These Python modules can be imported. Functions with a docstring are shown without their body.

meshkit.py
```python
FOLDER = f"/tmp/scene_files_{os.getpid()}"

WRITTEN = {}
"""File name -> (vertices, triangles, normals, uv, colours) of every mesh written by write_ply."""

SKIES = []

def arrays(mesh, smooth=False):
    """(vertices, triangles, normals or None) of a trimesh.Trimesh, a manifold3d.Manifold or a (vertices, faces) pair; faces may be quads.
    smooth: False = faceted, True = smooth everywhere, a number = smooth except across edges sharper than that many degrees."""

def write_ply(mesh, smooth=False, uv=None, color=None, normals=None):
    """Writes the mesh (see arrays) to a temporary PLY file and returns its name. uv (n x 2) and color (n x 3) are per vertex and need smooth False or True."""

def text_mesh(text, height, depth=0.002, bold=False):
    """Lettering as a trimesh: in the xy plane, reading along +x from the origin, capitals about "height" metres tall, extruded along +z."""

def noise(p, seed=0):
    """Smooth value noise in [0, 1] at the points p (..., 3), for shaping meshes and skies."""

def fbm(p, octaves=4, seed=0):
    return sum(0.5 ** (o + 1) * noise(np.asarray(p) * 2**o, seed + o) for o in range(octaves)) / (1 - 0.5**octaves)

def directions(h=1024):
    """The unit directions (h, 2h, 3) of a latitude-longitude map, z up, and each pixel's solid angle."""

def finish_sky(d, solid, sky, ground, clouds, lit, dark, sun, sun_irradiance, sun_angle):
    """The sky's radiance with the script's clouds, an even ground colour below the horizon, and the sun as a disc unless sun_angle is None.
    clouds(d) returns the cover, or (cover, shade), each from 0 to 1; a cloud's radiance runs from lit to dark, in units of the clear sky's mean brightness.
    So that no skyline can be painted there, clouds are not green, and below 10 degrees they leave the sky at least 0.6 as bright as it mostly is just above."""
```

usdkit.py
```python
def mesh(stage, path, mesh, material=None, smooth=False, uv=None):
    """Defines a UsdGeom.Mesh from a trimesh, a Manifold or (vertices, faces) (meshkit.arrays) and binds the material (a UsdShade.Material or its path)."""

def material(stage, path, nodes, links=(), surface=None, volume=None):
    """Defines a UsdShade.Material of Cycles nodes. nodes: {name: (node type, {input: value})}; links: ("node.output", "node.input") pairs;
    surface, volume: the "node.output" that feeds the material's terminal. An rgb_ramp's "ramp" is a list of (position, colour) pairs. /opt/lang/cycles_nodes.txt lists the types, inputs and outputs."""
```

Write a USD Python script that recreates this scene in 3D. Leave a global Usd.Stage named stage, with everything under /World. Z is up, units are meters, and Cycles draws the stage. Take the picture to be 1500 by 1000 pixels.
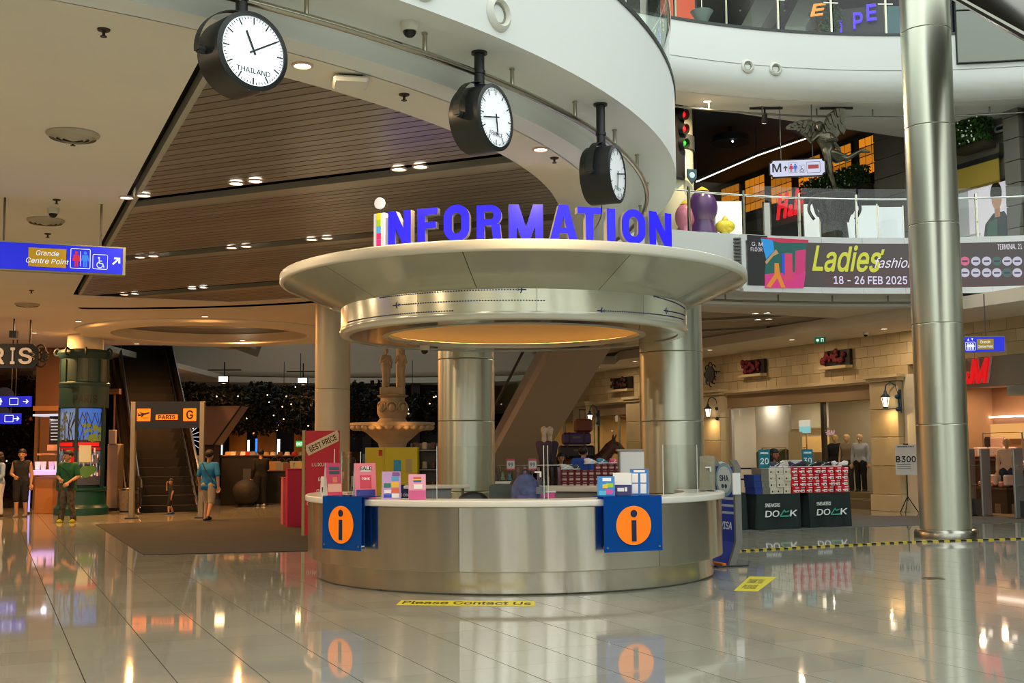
import math, random
import numpy as np, trimesh, manifold3d as m3
import shapely.geometry as sg, shapely.affinity as sa, shapely.ops as so
import usdkit, meshkit
from pxr import Usd, UsdGeom, UsdLux, UsdShade, Gf, Sdf

stage = Usd.Stage.CreateInMemory()
UsdGeom.SetStageUpAxis(stage, 'Z')
UsdGeom.SetStageMetersPerUnit(stage, 1.0)
UsdGeom.Xform.Define(stage, '/World')
UsdGeom.Scope.Define(stage, '/World/Looks')
rng = random.Random(7)
nrg = np.random.default_rng(7)
pi = math.pi

# ---------------------------------------------------------------- camera, sky, exposure
FPX, PITCH, ROLL, EYE = 1714.5, .0924, -.0072, 1.644
cP, sP, cR, sR = math.cos(PITCH), math.sin(PITCH), math.cos(ROLL), math.sin(ROLL)
cam = UsdGeom.Camera.Define(stage, '/World/camera')
_R, _U, _F = np.array([1, 0, 0.]), np.array([0, -sP, cP]), np.array([0, cP, sP])
_r, _u = cR * _R + sR * _U, -sR * _R + cR * _U
cam.AddTransformOp().Set(Gf.Matrix4d(*_r, 0, *_u, 0, *(-_F), 0, 0, 0, EYE, 1))
cam.CreateHorizontalApertureAttr(36.0)
cam.CreateFocalLengthAttr(FPX / 1500 * 36)
cam.CreateFStopAttr(0.0)
cam.CreateExposureAttr(0.1)
dome = UsdLux.DomeLight.Define(stage, '/World/sky')
dome.CreateIntensityAttr(.56)
dome.CreateColorAttr(Gf.Vec3f(.93, 1.0, .97))
sky_light = UsdLux.RectLight.Define(stage, '/World/skylight')      # daylight through the atrium's glass roof
sky_light.CreateWidthAttr(24); sky_light.CreateHeightAttr(26)
sky_light.CreateIntensityAttr(.42); sky_light.CreateColorAttr(Gf.Vec3f(.95, 1.0, .96))
sky_light.AddTranslateOp().Set((7.5, 11.5, 27.0))

def ray(px, py):
    x0, y0 = (px - 750) / FPX, (500 - py) / FPX
    x, y = cR * x0 - sR * y0, sR * x0 + cR * y0
    return np.array([x, cP - sP * y, sP + cP * y])
def atz(px, py, z=0.0):
    d = ray(px, py); p = d * ((z - EYE) / d[2]); p[2] += EYE; return p
def aty(px, py, y):
    d = ray(px, py); p = d * (y / d[1]); p[2] += EYE; return p

# ---------------------------------------------------------------- helpers: materials
def lin(c):
    if isinstance(c, str):
        c = [int(c[i:i + 2], 16) / 255 for i in (1, 3, 5)]
        return tuple(x / 12.92 if x <= .04045 else ((x + .055) / 1.055) ** 2.4 for x in c)
    return tuple(c)
_mats = {}
def P(color, rough=.5, metal=0., spec=.5, emit=None, es=0., noise=None, bump=None, aniso=0., coat=0., trans=0.):
    key = (color, rough, metal, spec, emit, es, noise, bump, aniso, coat, trans)
    if key in _mats: return _mats[key]
    c = lin(color)
    ins = dict(base_color=c, roughness=rough, metallic=metal, specular_ior_level=spec)
    if emit: ins.update(emission_color=lin(emit), emission_strength=es)
    if coat: ins.update(coat_weight=coat)
    if trans: ins.update(transmission_weight=trans)
    if aniso: ins.update(anisotropic=aniso, anisotropic_rotation=.25)
    nodes, links = {'p': ('principled_bsdf', ins)}, []
    if noise or bump: nodes['tc'] = ('texture_coordinate', {})
    if noise:                                                    # (scale or (x,y,z), amount)
        sc = noise[0] if isinstance(noise[0], tuple) else (noise[0],) * 3
        nodes['mp'] = ('mapping', {'scale': sc}); links.append(('tc.object', 'mp.vector'))
        nodes['n'] = ('noise_texture', {'scale': 1.0, 'detail': 4.0}); links.append(('mp.vector', 'n.vector'))
        k = noise[1]
        nodes['r'] = ('rgb_ramp', {'ramp': [(.3, tuple(x * (1 - k) for x in c)), (.7, tuple(min(1, x * (1 + k)) for x in c))]})
        links += [('n.fac', 'r.fac'), ('r.color', 'p.base_color')]
    if bump:
        bs = bump[0] if isinstance(bump[0], tuple) else (bump[0],) * 3
        nodes['bm'] = ('mapping', {'scale': bs}); links += [('tc.object', 'bm.vector'), ('bm.vector', 'bn.vector')]
        nodes['bn'] = ('noise_texture', {'scale': 1.0, 'detail': 2.0})
        nodes['b'] = ('bump', {'strength': float(bump[1]), 'distance': .01}); links += [('bn.fac', 'b.height'), ('b.normal', 'p.normal')]
    if aniso:
        nodes['t'] = ('tangent', {'direction_type': 'radial', 'axis': 'z'}); links.append(('t.tangent', 'p.tangent'))
    m = usdkit.material(stage, f'/World/Looks/material_{len(_mats):03d}', nodes, links, surface='p.BSDF')
    _mats[key] = m
    return m
def glass(tint=(1, 1, 1), ior=1.5, rough=0.):
    key = ('glass', tint, ior, rough)
    if key not in _mats:
        _mats[key] = usdkit.material(stage, f'/World/Looks/material_{len(_mats):03d}', {
            't': ('transparent_bsdf', {'color': tint}), 'g': ('glossy_bsdf', {'color': (1, 1, 1), 'roughness': rough}),
            'f': ('fresnel', {'IOR': ior}), 'gm': ('geometry', {}), 'o': ('math', {'math_type': 'subtract', 'value1': 1.0}), 'x': ('math', {'math_type': 'multiply'}), 'm': ('mix_closure', {})},
            [('gm.backfacing', 'o.value2'), ('o.value', 'x.value1'), ('f.fac', 'x.value2'), ('x.value', 'm.fac'), ('t.BSDF', 'm.closure1'), ('g.BSDF', 'm.closure2')], surface='m.closure')
    return _mats[key]
def E(color, s=1.0):                                              # a lit print, lamp or screen
    return P('#101010', .4, emit=color, es=s)

# ---------------------------------------------------------------- helpers: shapes
class MB:
    def __init__(s): s.l = []
    def add(s, m):
        s.l.append(m); return s
    def box(s, c, d, rz=0, rx=0, ry=0, b=0):
        if b:
            h = np.array(d) / 2; pts = []
            for sx in (-1, 1):
                for sy in (-1, 1):
                    for sz in (-1, 1):
                        for k in range(3):
                            q = np.array([sx, sy, sz]) * (h - b); q[k] = (sx, sy, sz)[k] * h[k]; pts.append(q)
            m = trimesh.convex.convex_hull(np.array(pts))
        else: m = trimesh.creation.box(d)
        for a, ax in ((rx, [1, 0, 0]), (ry, [0, 1, 0]), (rz, [0, 0, 1])):
            if a: m.apply_transform(trimesh.transformations.rotation_matrix(a, ax))
        m.apply_translation(c); s.l.append(m); return s
    def cyl(s, p, r, h, n=24, r2=None):                          # upright, from p up
        return s.lathe([(0, 0), (r, 0), (r if r2 is None else r2, h), (0, h)], p, n)
    def lathe(s, prof, p=(0, 0, 0), n=32):
        pr = np.array(prof, float); a = np.linspace(0, 2 * pi, n, endpoint=False); k = len(pr)
        v = np.stack([pr[None, :, 0] * np.cos(a)[:, None], pr[None, :, 0] * np.sin(a)[:, None], np.repeat(pr[None, :, 1], n, 0)], -1).reshape(-1, 3)
        f = []
        for i in range(n):
            j = (i + 1) % n
            for q in range(k - 1):
                A, Bq, C, D = i * k + q, j * k + q, j * k + q + 1, i * k + q + 1
                if pr[q, 0] > 1e-9: f.append((A, Bq, C))
                if pr[q + 1, 0] > 1e-9: f.append((A, C, D))
        m = trimesh.Trimesh(v, f, process=True)
        if m.volume < 0: m.invert()
        m.apply_translation(p); s.l.append(m); return s
    def sph(s, p, r, sc=(1, 1, 1), n=2):
        m = trimesh.creation.icosphere(n, r); m.apply_scale(sc); m.apply_translation(p); s.l.append(m); return s
    def tube(s, pts, r, n=8, closed=False):
        p = np.array(pts, float); t = np.gradient(p, axis=0)
        if closed: t = np.roll(p, -1, 0) - np.roll(p, 1, 0)
        t /= np.linalg.norm(t, axis=1, keepdims=True) + 1e-12
        ref = np.array([0, 0, 1.]) if np.abs(t[:, 2]).max() < .95 else (np.array([1., 0, 0]) if np.abs(t[:, 0]).max() < .95 else np.array([.3, .9, .3]))
        a = np.cross(t, ref); a /= np.linalg.norm(a, axis=1, keepdims=True) + 1e-12
        b = np.cross(t, a); an = np.arange(n) * 2 * pi / n
        rr = np.broadcast_to(r, (len(p),))
        v = (p[:, None] + rr[:, None, None] * (np.cos(an)[None, :, None] * a[:, None] + np.sin(an)[None, :, None] * b[:, None])).reshape(-1, 3)
        f = []; L = len(p)
        for i in range(L if closed else L - 1):
            i2 = (i + 1) % L
            for j in range(n):
                j2 = (j + 1) % n
                f += [(i * n + j, i * n + j2, i2 * n + j2), (i * n + j, i2 * n + j2, i2 * n + j)]
        if not closed:
            v = np.vstack([v, p[:1], p[-1:]])
            for j in range(n):
                f += [(L * n, (j + 1) % n, j), (L * n + 1, (L - 1) * n + j, (L - 1) * n + (j + 1) % n)]
        m = trimesh.Trimesh(v, f, process=False)
        if m.volume < 0: m.invert()
        s.l.append(m); return s
    def ext(s, poly, z0, z1):                                     # a shapely polygon, extruded upwards
        for g in getattr(poly, 'geoms', [poly]):
            if g.is_empty or g.geom_type != 'Polygon' or g.area < 1e-6: continue
            m = trimesh.creation.extrude_polygon(g, z1 - z0, engine='earcut'); m.apply_translation((0, 0, z0)); s.l.append(m)
        return s
    def face(s, poly, y=0, d=.004):                               # a shapely polygon drawn in the xz plane, facing -y
        for g in getattr(poly, 'geoms', [poly]):
            if g.is_empty or g.geom_type != 'Polygon': continue
            m = trimesh.creation.extrude_polygon(g, d, engine='earcut'); s.l.append(upright(m, y))
        return s
    def rev(s, prof, a0, a1, c=(0, 0), n=None):                   # closed profile (r,z) swept from angle a0 to a1
        pr = np.array(prof, float); k = len(pr); n = n or max(2, int(abs(a1 - a0) / .05) + 1)
        full = abs(abs(a1 - a0) - 2 * pi) < 1e-6
        a = np.linspace(a0, a1, n, endpoint=not full)
        v = np.stack([c[0] + pr[None, :, 0] * np.cos(a)[:, None], c[1] + pr[None, :, 0] * np.sin(a)[:, None], np.repeat(pr[None, :, 1], n, 0)], -1).reshape(-1, 3)
        f = []
        for i in range(n if full else n - 1):
            j = (i + 1) % n
            for q in range(k):
                q2 = (q + 1) % k
                f += [(i * k + q, j * k + q, j * k + q2), (i * k + q, j * k + q2, i * k + q2)]
        if not full:
            tri = trimesh.creation.triangulate_polygon(sg.Polygon(pr), engine='earcut')
            tv, tf = tri
            idx = [int(np.argmin(((pr - q) ** 2).sum(1))) for q in tv]
            for t in tf:
                t = [idx[x] for x in t]
                f += [t, [(n - 1) * k + x for x in t[::-1]]]
        m = trimesh.Trimesh(v, f, process=False); trimesh.repair.fix_normals(m)
        s.l.append(m); return s
    def mesh(s): return trimesh.util.concatenate(s.l) if len(s.l) > 1 else s.l[0]
    def move(s, t=(0, 0, 0), rz=0, rx=0, ry=0):
        for m in s.l:
            for a, ax in ((rx, [1, 0, 0]), (ry, [0, 1, 0]), (rz, [0, 0, 1])):
                if a: m.apply_transform(trimesh.transformations.rotation_matrix(a, ax))
            m.apply_translation(t)
        return s
def upright(m, y=0):                                              # from the xy plane to the xz plane, facing -y
    v = np.array(m.vertices); m.vertices = np.stack([v[:, 0], y - v[:, 2], v[:, 1]], -1); return m
_txt = {}
def T(text, h, w=None, d=.004, bold=True, y=0, at=(0, 0), slant=0., center=True):
    key = (text, bold)
    if key not in _txt: _txt[key] = meshkit.text_mesh(text, 1.0, 1.0, bold)
    m = _txt[key].copy(); v = np.array(m.vertices); lo, hi = v.min(0), v.max(0)
    v[:, 0] -= (lo[0] + hi[0]) / 2 if center else lo[0]
    v[:, 1] -= lo[1] if not any(c in text for c in 'gjpqy,') else 0
    hh = (hi[1] - lo[1]); 
    v[:, 1] *= h / (hh if text.upper() == text else 1.0)
    v[:, 0] *= (w / (hi[0] - lo[0])) if w else h
    v[:, 0] += slant * v[:, 1]; v[:, 2] *= d
    m.vertices = v; m = upright(m, y); m.apply_translation((at[0], 0, at[1])); return m
def circle(x, z, r, n=32): return sg.Point(x, z).buffer(r, quad_segs=n // 4)
def rect(x0, z0, x1, z1, r=0):
    b = sg.box(x0 + r, z0 + r, x1 - r, z1 - r); return b.buffer(r, quad_segs=4) if r else b
def poly(*pts): return sg.Polygon(pts)

# ---------------------------------------------------------------- helpers: prims
_names = {}
def uniq(parent, name):
    k = _names.get((parent, name), 0); _names[(parent, name)] = k + 1
    return f'{parent}/{name}' + (f'_{k:03d}' if k else '')
def tagp(path, label=None, cat=None, group=None, kind=None):
    p = stage.GetPrimAtPath(path)
    for k, v in (('label', label), ('category', cat), ('group', group), ('kind', kind)):
        if v: p.SetCustomDataByKey(k, v)
    return path
def thing(name, label, cat, loc=(0, 0, 0), rz=0., group=None, kind=None):
    path = uniq('/World', name); x = UsdGeom.Xform.Define(stage, path)
    x.AddTranslateOp().Set(Gf.Vec3d(*map(float, loc))); x.AddRotateZOp().Set(math.degrees(rz))
    return tagp(path, label, cat, group, kind)
CARRIERS = {'dial': ('minute_marks', 'hour_hand', 'minute_hand', 'country_name'), 'ribbon': ('ribbon_lettering',), 'front_sheet': ('orange_disc', 'letter', 'standoff'),
            'face': ('lettering', 'arrow', 'symbol_frame', 'woman_symbol', 'man_symbol', 'wheelchair_symbol', 'red_print', 'gold_panel', 'lift_symbol', 'symbols', 'badge', 'print_line'),
            'panel': ('gold_panel', 'lettering', 'symbol_frame', 'woman_symbol', 'man_symbol', 'wheelchair_symbol', 'arrow', 'crest', 'symbols', 'ribbon'),
            'board': ('orange_panel', 'plane_symbol', 'lettering', 'letter', 'gold_flourish', 'baht_sign', 'print_line'), 'display': ('scan_lines', 'lettering', 'logo_disc', 'logo_mark', 'dark_art', 'teal_art', 'blue_art', 'red_art', 'pink_art', 'orange_art'),
            'cloth': ('white_lettering', 'green_shoe_mark'), 'front_leaf': ('print', 'base_strip', 'panel', 'lettering'), 'card': ('lettering', 'border_print', 'print_line'), 'body': ('eyes', 'mouth'), 'stem': ('stripe',), 'bowl': ('bowl_lobe',), 'pedestal': ('mask',), 'head': ('head_rib', 'letter', 'number_lettering', 'scroll')}
CARRY = {}
for _c, _l in CARRIERS.items():
    for _n in _l: CARRY.setdefault(_n, []).append(_c)
def part(parent, name, mesh, m, label=None, smooth=35, kind=None):
    if isinstance(mesh, MB): mesh = mesh.mesh()
    if parent.count('/') == 2:                                    # prints, hands and ribs belong to the part that carries them
        for c in CARRY.get(name, ()):
            if c != name and stage.GetPrimAtPath(f'{parent}/{c}'): parent = f'{parent}/{c}'; break
    path = uniq(parent, name); usdkit.mesh(stage, path, mesh, m, smooth=smooth)
    return tagp(path, label, kind=kind)
def solo(name, label, cat, mesh, m, loc=(0, 0, 0), rz=0., group=None, kind=None, smooth=35):
    if isinstance(mesh, MB): mesh = mesh.mesh()
    path = uniq('/World', name); x = usdkit.mesh(stage, path, mesh, m, smooth=smooth)
    x.AddTranslateOp().Set(Gf.Vec3d(*map(float, loc))); x.AddRotateZOp().Set(math.degrees(rz))
    return tagp(path, label, cat, group, kind)
def copy(src, loc, rz=0., label=None, group=None, inst=True):
    name = src.split('/')[-1]
    name = name[:-4] if name[-4] == '_' and name[-3:].isdigit() else name
    path = uniq('/World', name); x = UsdGeom.Xform.Define(stage, path); p = x.GetPrim()
    p.GetReferences().AddInternalReference(src)
    p.GetAttribute('xformOp:translate').Set(Gf.Vec3d(*map(float, loc))); p.GetAttribute('xformOp:rotateZ').Set(math.degrees(rz))
    if inst: p.SetInstanceable(True)
    was = stage.GetPrimAtPath(src).GetCustomData()
    return tagp(path, label or was['label'], was['category'], group or was.get('group'))
def struct(name, label=None):
    path = uniq('/World', name); UsdGeom.Xform.Define(stage, path); return tagp(path, label, kind='structure')
def disk(parent, loc, r, inten, color, down=True, rot=None):
    inten *= 4; r /= 2
    L = UsdLux.DiskLight.Define(stage, uniq(parent, 'lamp_light')); L.CreateRadiusAttr(r); L.CreateIntensityAttr(inten); L.CreateColorAttr(Gf.Vec3f(*color))
    L.AddTranslateOp().Set(Gf.Vec3d(*map(float, loc)))
    if rot: L.AddRotateXYZOp().Set(Gf.Vec3f(*rot))
    return L

# ---------------------------------------------------------------- the building's own directions
YAW = .4207
u1 = np.array([-math.sin(YAW), math.cos(YAW)])                    # deep and to the left: tile rows, shop fronts
u2 = np.array([math.cos(YAW), math.sin(YAW)])
WROT = math.atan2(-u1[1], -u1[0])                                 # shop fronts: local x runs along -u1, local y into the shop
W0 = np.array([6.4, 38.5])
def W(s, d=0., z=0.): q = W0 - u1 * s + u2 * d; return (q[0], q[1], z)
def wpx(px, py, d=0.):                                            # (s, z) on the shop-front plane set back by d
    r = ray(px, py); b = W0 + u2 * d; t = (b @ u2) / (r[:2] @ u2); q = r * t; return float((q[:2] - W0) @ (-u1)), float(q[2] + EYE)
LC, LR = np.array([-8.36, 16.19]), 10.58                          # left balcony: a convex curve
RC, RR = np.array([8.8, 12.4]), 13.0                              # right balconies: a concave curve
KC = np.array([.0245, 16.157])                                    # information kiosk
ZC = 4.85                                                         # ground-floor ceiling
def bend(m, c, R, a0, inside):                                    # wraps a flat piece (x along, y depth, z up) on a round wall
    if isinstance(m, MB): m = m.mesh()
    m = m.copy(); v = np.array(m.vertices)
    a = a0 - v[:, 0] / R if inside else a0 + v[:, 0] / R
    r = R + v[:, 1] if inside else R - v[:, 1]
    m.vertices = np.stack([c[0] + r * np.cos(a), c[1] + r * np.sin(a), v[:, 2]], -1); return m
def fine(m, step):                                                # cut long triangles so that they can be bent
    if isinstance(m, MB): m = m.mesh()
    v, f = trimesh.remesh.subdivide_to_size(m.vertices, m.faces, step); return trimesh.Trimesh(v, f, process=False)
def cpx(px, py, c, R, far=True):                                  # where a pixel's ray meets an upright round wall: angle, z
    r = ray(px, py); a = r[0] ** 2 + r[1] ** 2; b = -2 * (r[0] * c[0] + r[1] * c[1]); k = c[0] ** 2 + c[1] ** 2 - R * R
    D = math.sqrt(max(b * b - 4 * a * k, 0)); t = (-b + D) / (2 * a) if far else (-b - D) / (2 * a)
    return math.atan2(r[1] * t - c[1], r[0] * t - c[0]), float(r[2] * t + EYE)

# ---------------------------------------------------------------- palette
cream = P('#e4dcca', .7, noise=(.6, .03)); white_paint = P('#e4e8e4', .55, noise=(.3, .02)); off_white = P('#dfe0d8', .35)
white_gloss = P('#e9e8e0', .25); black = P('#17181a', .45); black_metal = P('#1d2120', .4, spec=.5); dark_metal = P('#2b302f', .35)
steel = P('#c3bfae', .2, 1.0, noise=((.3, .3, 3), .04)); brushed = P('#e4dfd2', .2, 1.0, noise=((3, 3, .15), .05), aniso=.75, bump=((2.6, 2.6, .04), .9))
column_metal = P('#d8dac8', .34, 1.0, aniso=.6); chrome = P('#d8d8d6', .1, 1.0); grout = P('#37332b', .8); clear = glass((.96, .985, .97)); acrylic = glass((.97, .985, .98), 1.45)
green_glass = glass((.86, .93, .89)); white_p = P('#f2f2f2', .4); blue_sign = P('#1420c8', .4, emit='#1624d8', es=.55)

# ---------------------------------------------------------------- the structure: floor
us = np.array([.9095, -.4158]); ns = np.array([-.4158, -.9095])   # direction of the ceiling slats, and across them
TILE, O1, O2 = .6, .699, .54
fl = struct('floor')
part(fl, 'screed', MB().box((0, 24, -.09), (90, 80, .16)), grout)
tile_m = [P(c, .045, noise=((.8, .8, 1), .025)) for c in ('#98998d', '#95968a', '#9b9c90')]
cells = []
for i in range(-75, 76):
    for k in range(-50, 120):
        cc = u2 * (O1 + TILE * (i + .5)) + u1 * (O2 + TILE * (k + .5))
        if -30 < cc[0] < 32 and -11 < cc[1] < 60:
            size = 0.
            if cc[1] > 3:
                d = np.array([cc[0], cc[1], -EYE]); F = cP * d[1] + sP * d[2]; x = 750 + FPX * d[0] / F; y = 500 - FPX * (-sP * d[1] + cP * d[2]) / F
                if -40 < x < 1540 and y < 1040 and np.hypot(*(cc - KC)) > 2.4: size = 1 / d[1] ** 3
            cells.append((size, cc))
cells.sort(key=lambda t: -t[0])
_tb = trimesh.creation.box((TILE - .009, TILE - .0035, .03)); _tb.apply_transform(trimesh.transformations.rotation_matrix(YAW, [0, 0, 1])); _tb.apply_translation((0, 0, -.015))
tv, tf = np.array(_tb.vertices), np.array(_tb.faces)
for n, (sz, cc) in enumerate(cells[:300]):
    part(fl, 'tile', (tv + [cc[0], cc[1], nrg.uniform(-.0004, 0)], tf), tile_m[rng.randrange(3)], smooth=False)
rest = np.array([c for _, c in cells[300:]])
vv = (tv[None] + np.concatenate([rest, np.zeros((len(rest), 1))], 1)[:, None]).reshape(-1, 3)
ff = (tf[None] + (np.arange(len(rest)) * 8)[:, None, None]).reshape(-1, 3)
part(fl, 'tile_field', (vv, ff), tile_m[0], smooth=False, kind='stuff')

# ---------------------------------------------------------------- ceilings and slabs
disc = lambda c, r: sg.Point(*c).buffer(r, quad_segs=48)
atrium = (disc(RC, RR + .9).union(sg.box(-9, -11, 32, 14))).difference(disc(LC, 9.61))
cA, cB_ = atz(290, 92, ZC)[:2], atz(107, 432, ZC)[:2]
ln = (cB_ - cA) / np.hypot(*(cB_ - cA)); rt = np.array([ln[1], -ln[0]])
slat_zone = sg.Polygon([cA - ln * 2, cB_, cB_ + u2 * 22, cB_ + u2 * 22 - ln * 22, cA - ln * 2 + rt * .01]).intersection(disc(LC, 9.04))
wdir = -u1
def wl(s, d): return tuple(W0 + wdir * s + u2 * d)
under = sg.Polygon([wl(-7.5, -2.3), wl(9.4, -2.3), wl(9.4, -12), wl(-7.5, -12)])
slat_right = under.difference(disc(RC, RR + 1.35)).difference(disc(LC, 11.5)).intersection(sg.box(2.6, 20, 30, 60))
ring_c = (-8.1, 31.3)
well = sg.box(-12.8, 34.9, .9, 54).union(sg.box(.8, 34.0, 3.6, 41))
border = sg.Polygon([wl(-24, -2.3), wl(17, -2.3), wl(17, 8), wl(-24, 8)]).difference(well)
base_area = sg.box(-30, -11, 32, 61)
ceil = base_area.difference(atrium).difference(slat_zone).difference(slat_right).difference(disc(ring_c, 2.55)).difference(well)
ce = struct('ceiling')
part(ce, 'plaster', MB().ext(ceil.difference(border), ZC, ZC + .2), cream)
part(ce, 'border_strip', MB().ext(border.difference(sg.box(-30, 50, 32, 61)), 4.62, 4.9), cream)
part(ce, 'recess_dome', MB().lathe([(2.55, 0), (2.62, 0), (2.62, .42), (0, .42), (0, .36), (2.5, .36)], (*ring_c, ZC), 64), P('#b9b2a6', .7))
part(ce, 'recess_ring', MB().rev([(2.55, ZC - .07), (2.62, ZC - .1), (3.3, ZC - .1), (3.42, ZC - .02), (3.42, ZC + .02), (2.55, ZC + .02)], 0, 2 * pi, ring_c, 72), cream)
part(ce, 'slat_recess', MB().ext(slat_zone.buffer(.05), ZC + .2, ZC + .3).ext(slat_zone.buffer(.06).difference(slat_zone.buffer(-.005)), ZC + .012, ZC + .25), P('#15120f', .8))
part(ce, 'slat_recess', MB().ext(slat_right.buffer(.05), ZC + .2, ZC + .3), P('#15120f', .8))
slat_m = [P(c, .38, .35) for c in ('#8b8173', '#857b6d', '#91877a')]
def slats(zone, w0, w1, gaps, pitch, z):
    w = w0
    while w > w1:
        g = next((g for g in gaps if g[0] > w - pitch / 2 > g[1]), None)
        if g: 
            st = ns * g[1]
            band = sg.Polygon([st + us * a + ns * b for a, b in ((-40, 0), (40, 0), (40, -.26), (-40, -.26))]).intersection(zone)
            if band.area > .05: part(ce, 'slat_panel_edge', MB().ext(band, z - .02, z + .06), P('#9b9484', .4, .2))
            w = g[1] - .27; continue
        st = ns * w
        band = sg.Polygon([st + us * a + ns * b for a, b in ((-40, 0), (40, 0), (40, -(pitch - .022)), (-40, -(pitch - .022)))]).intersection(zone)
        if band.area > .02: part(ce, 'slat', MB().ext(band, z, z + .02), slat_m[rng.randrange(3)], smooth=False)
        w -= pitch
zin = slat_zone.intersection(sg.Polygon([cA - ln * 3 + rt * .16, cB_ + ln * 2 + rt * .16, cB_ + ln * 2 + rt * 30, cA - ln * 3 + rt * 30]))
slats(zin, -7.3, -24.5, [(-11.3, -11.68), (-14.6, -14.95), (-18.15, -18.5), (-21.6, -21.95)], .17, ZC + .015)
part(ce, 'slat_edge_trim', MB().ext(slat_zone.difference(zin).intersection(sg.Polygon([cA - ln * 3 + rt * .1, cB_ + ln * 2 + rt * .1, cB_ + ln * 2 + rt * .17, cA - ln * 3 + rt * .17])), ZC + .005, ZC + .12), P('#aaa592', .5))
slats(slat_right, 40, -60, [(-28.6, -29.0), (-31.3, -31.7), (-34, -34.4), (-25.6, -26.0)], .3, ZC + .06)

# ---------------------------------------------------------------- left balcony: white curved fascia
bl = struct('balcony')
A0, A1 = -3.3, 1.7
part(bl, 'fascia', MB().rev([(LR, 6.16), (LR, 5.1), (10.02, 5.1), (9.95, 5.08), (9.905, 5.03), (9.89, 4.96), (9.89, ZC), (9.6, ZC), (9.6, 6.16)], A0, A1, LC, 160), white_paint, smooth=40)
part(bl, 'edge_rail', MB().rev([(LR + .015, 6.2), (LR + .015, 6.15), (LR - .12, 6.15), (LR - .12, 6.2)], A0, A1, LC, 160), black_metal)
for k in range(24):
    a = A0 + (A1 - A0) * k / 24; b = A0 + (A1 - A0) * (k + 1) / 24 - .004
    if -1.6 < a < .9: part(bl, 'glass_pane', MB().rev([(LR - .06, 7.3), (LR - .06, 6.19), (LR - .048, 6.19), (LR - .048, 7.3)], a, b, LC, 8), green_glass)
part(bl, 'handrail', MB().tube([(LC[0] + (LR - .05) * math.cos(a), LC[1] + (LR - .05) * math.sin(a), 7.2) for a in np.linspace(-1.6, 1, 60)], .025), chrome)
part(bl, 'upper_slab', MB().ext(disc(LC, 10.58).union(sg.box(-30, -11, -9, 34)), 9.4, 10.9), white_paint)
part(bl, 'walkway', MB().ext(disc(LC, 9.7).union(sg.box(-30, -11, -9, 30)), 5.9, 6.1), P('#8d8a80', .5))

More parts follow.
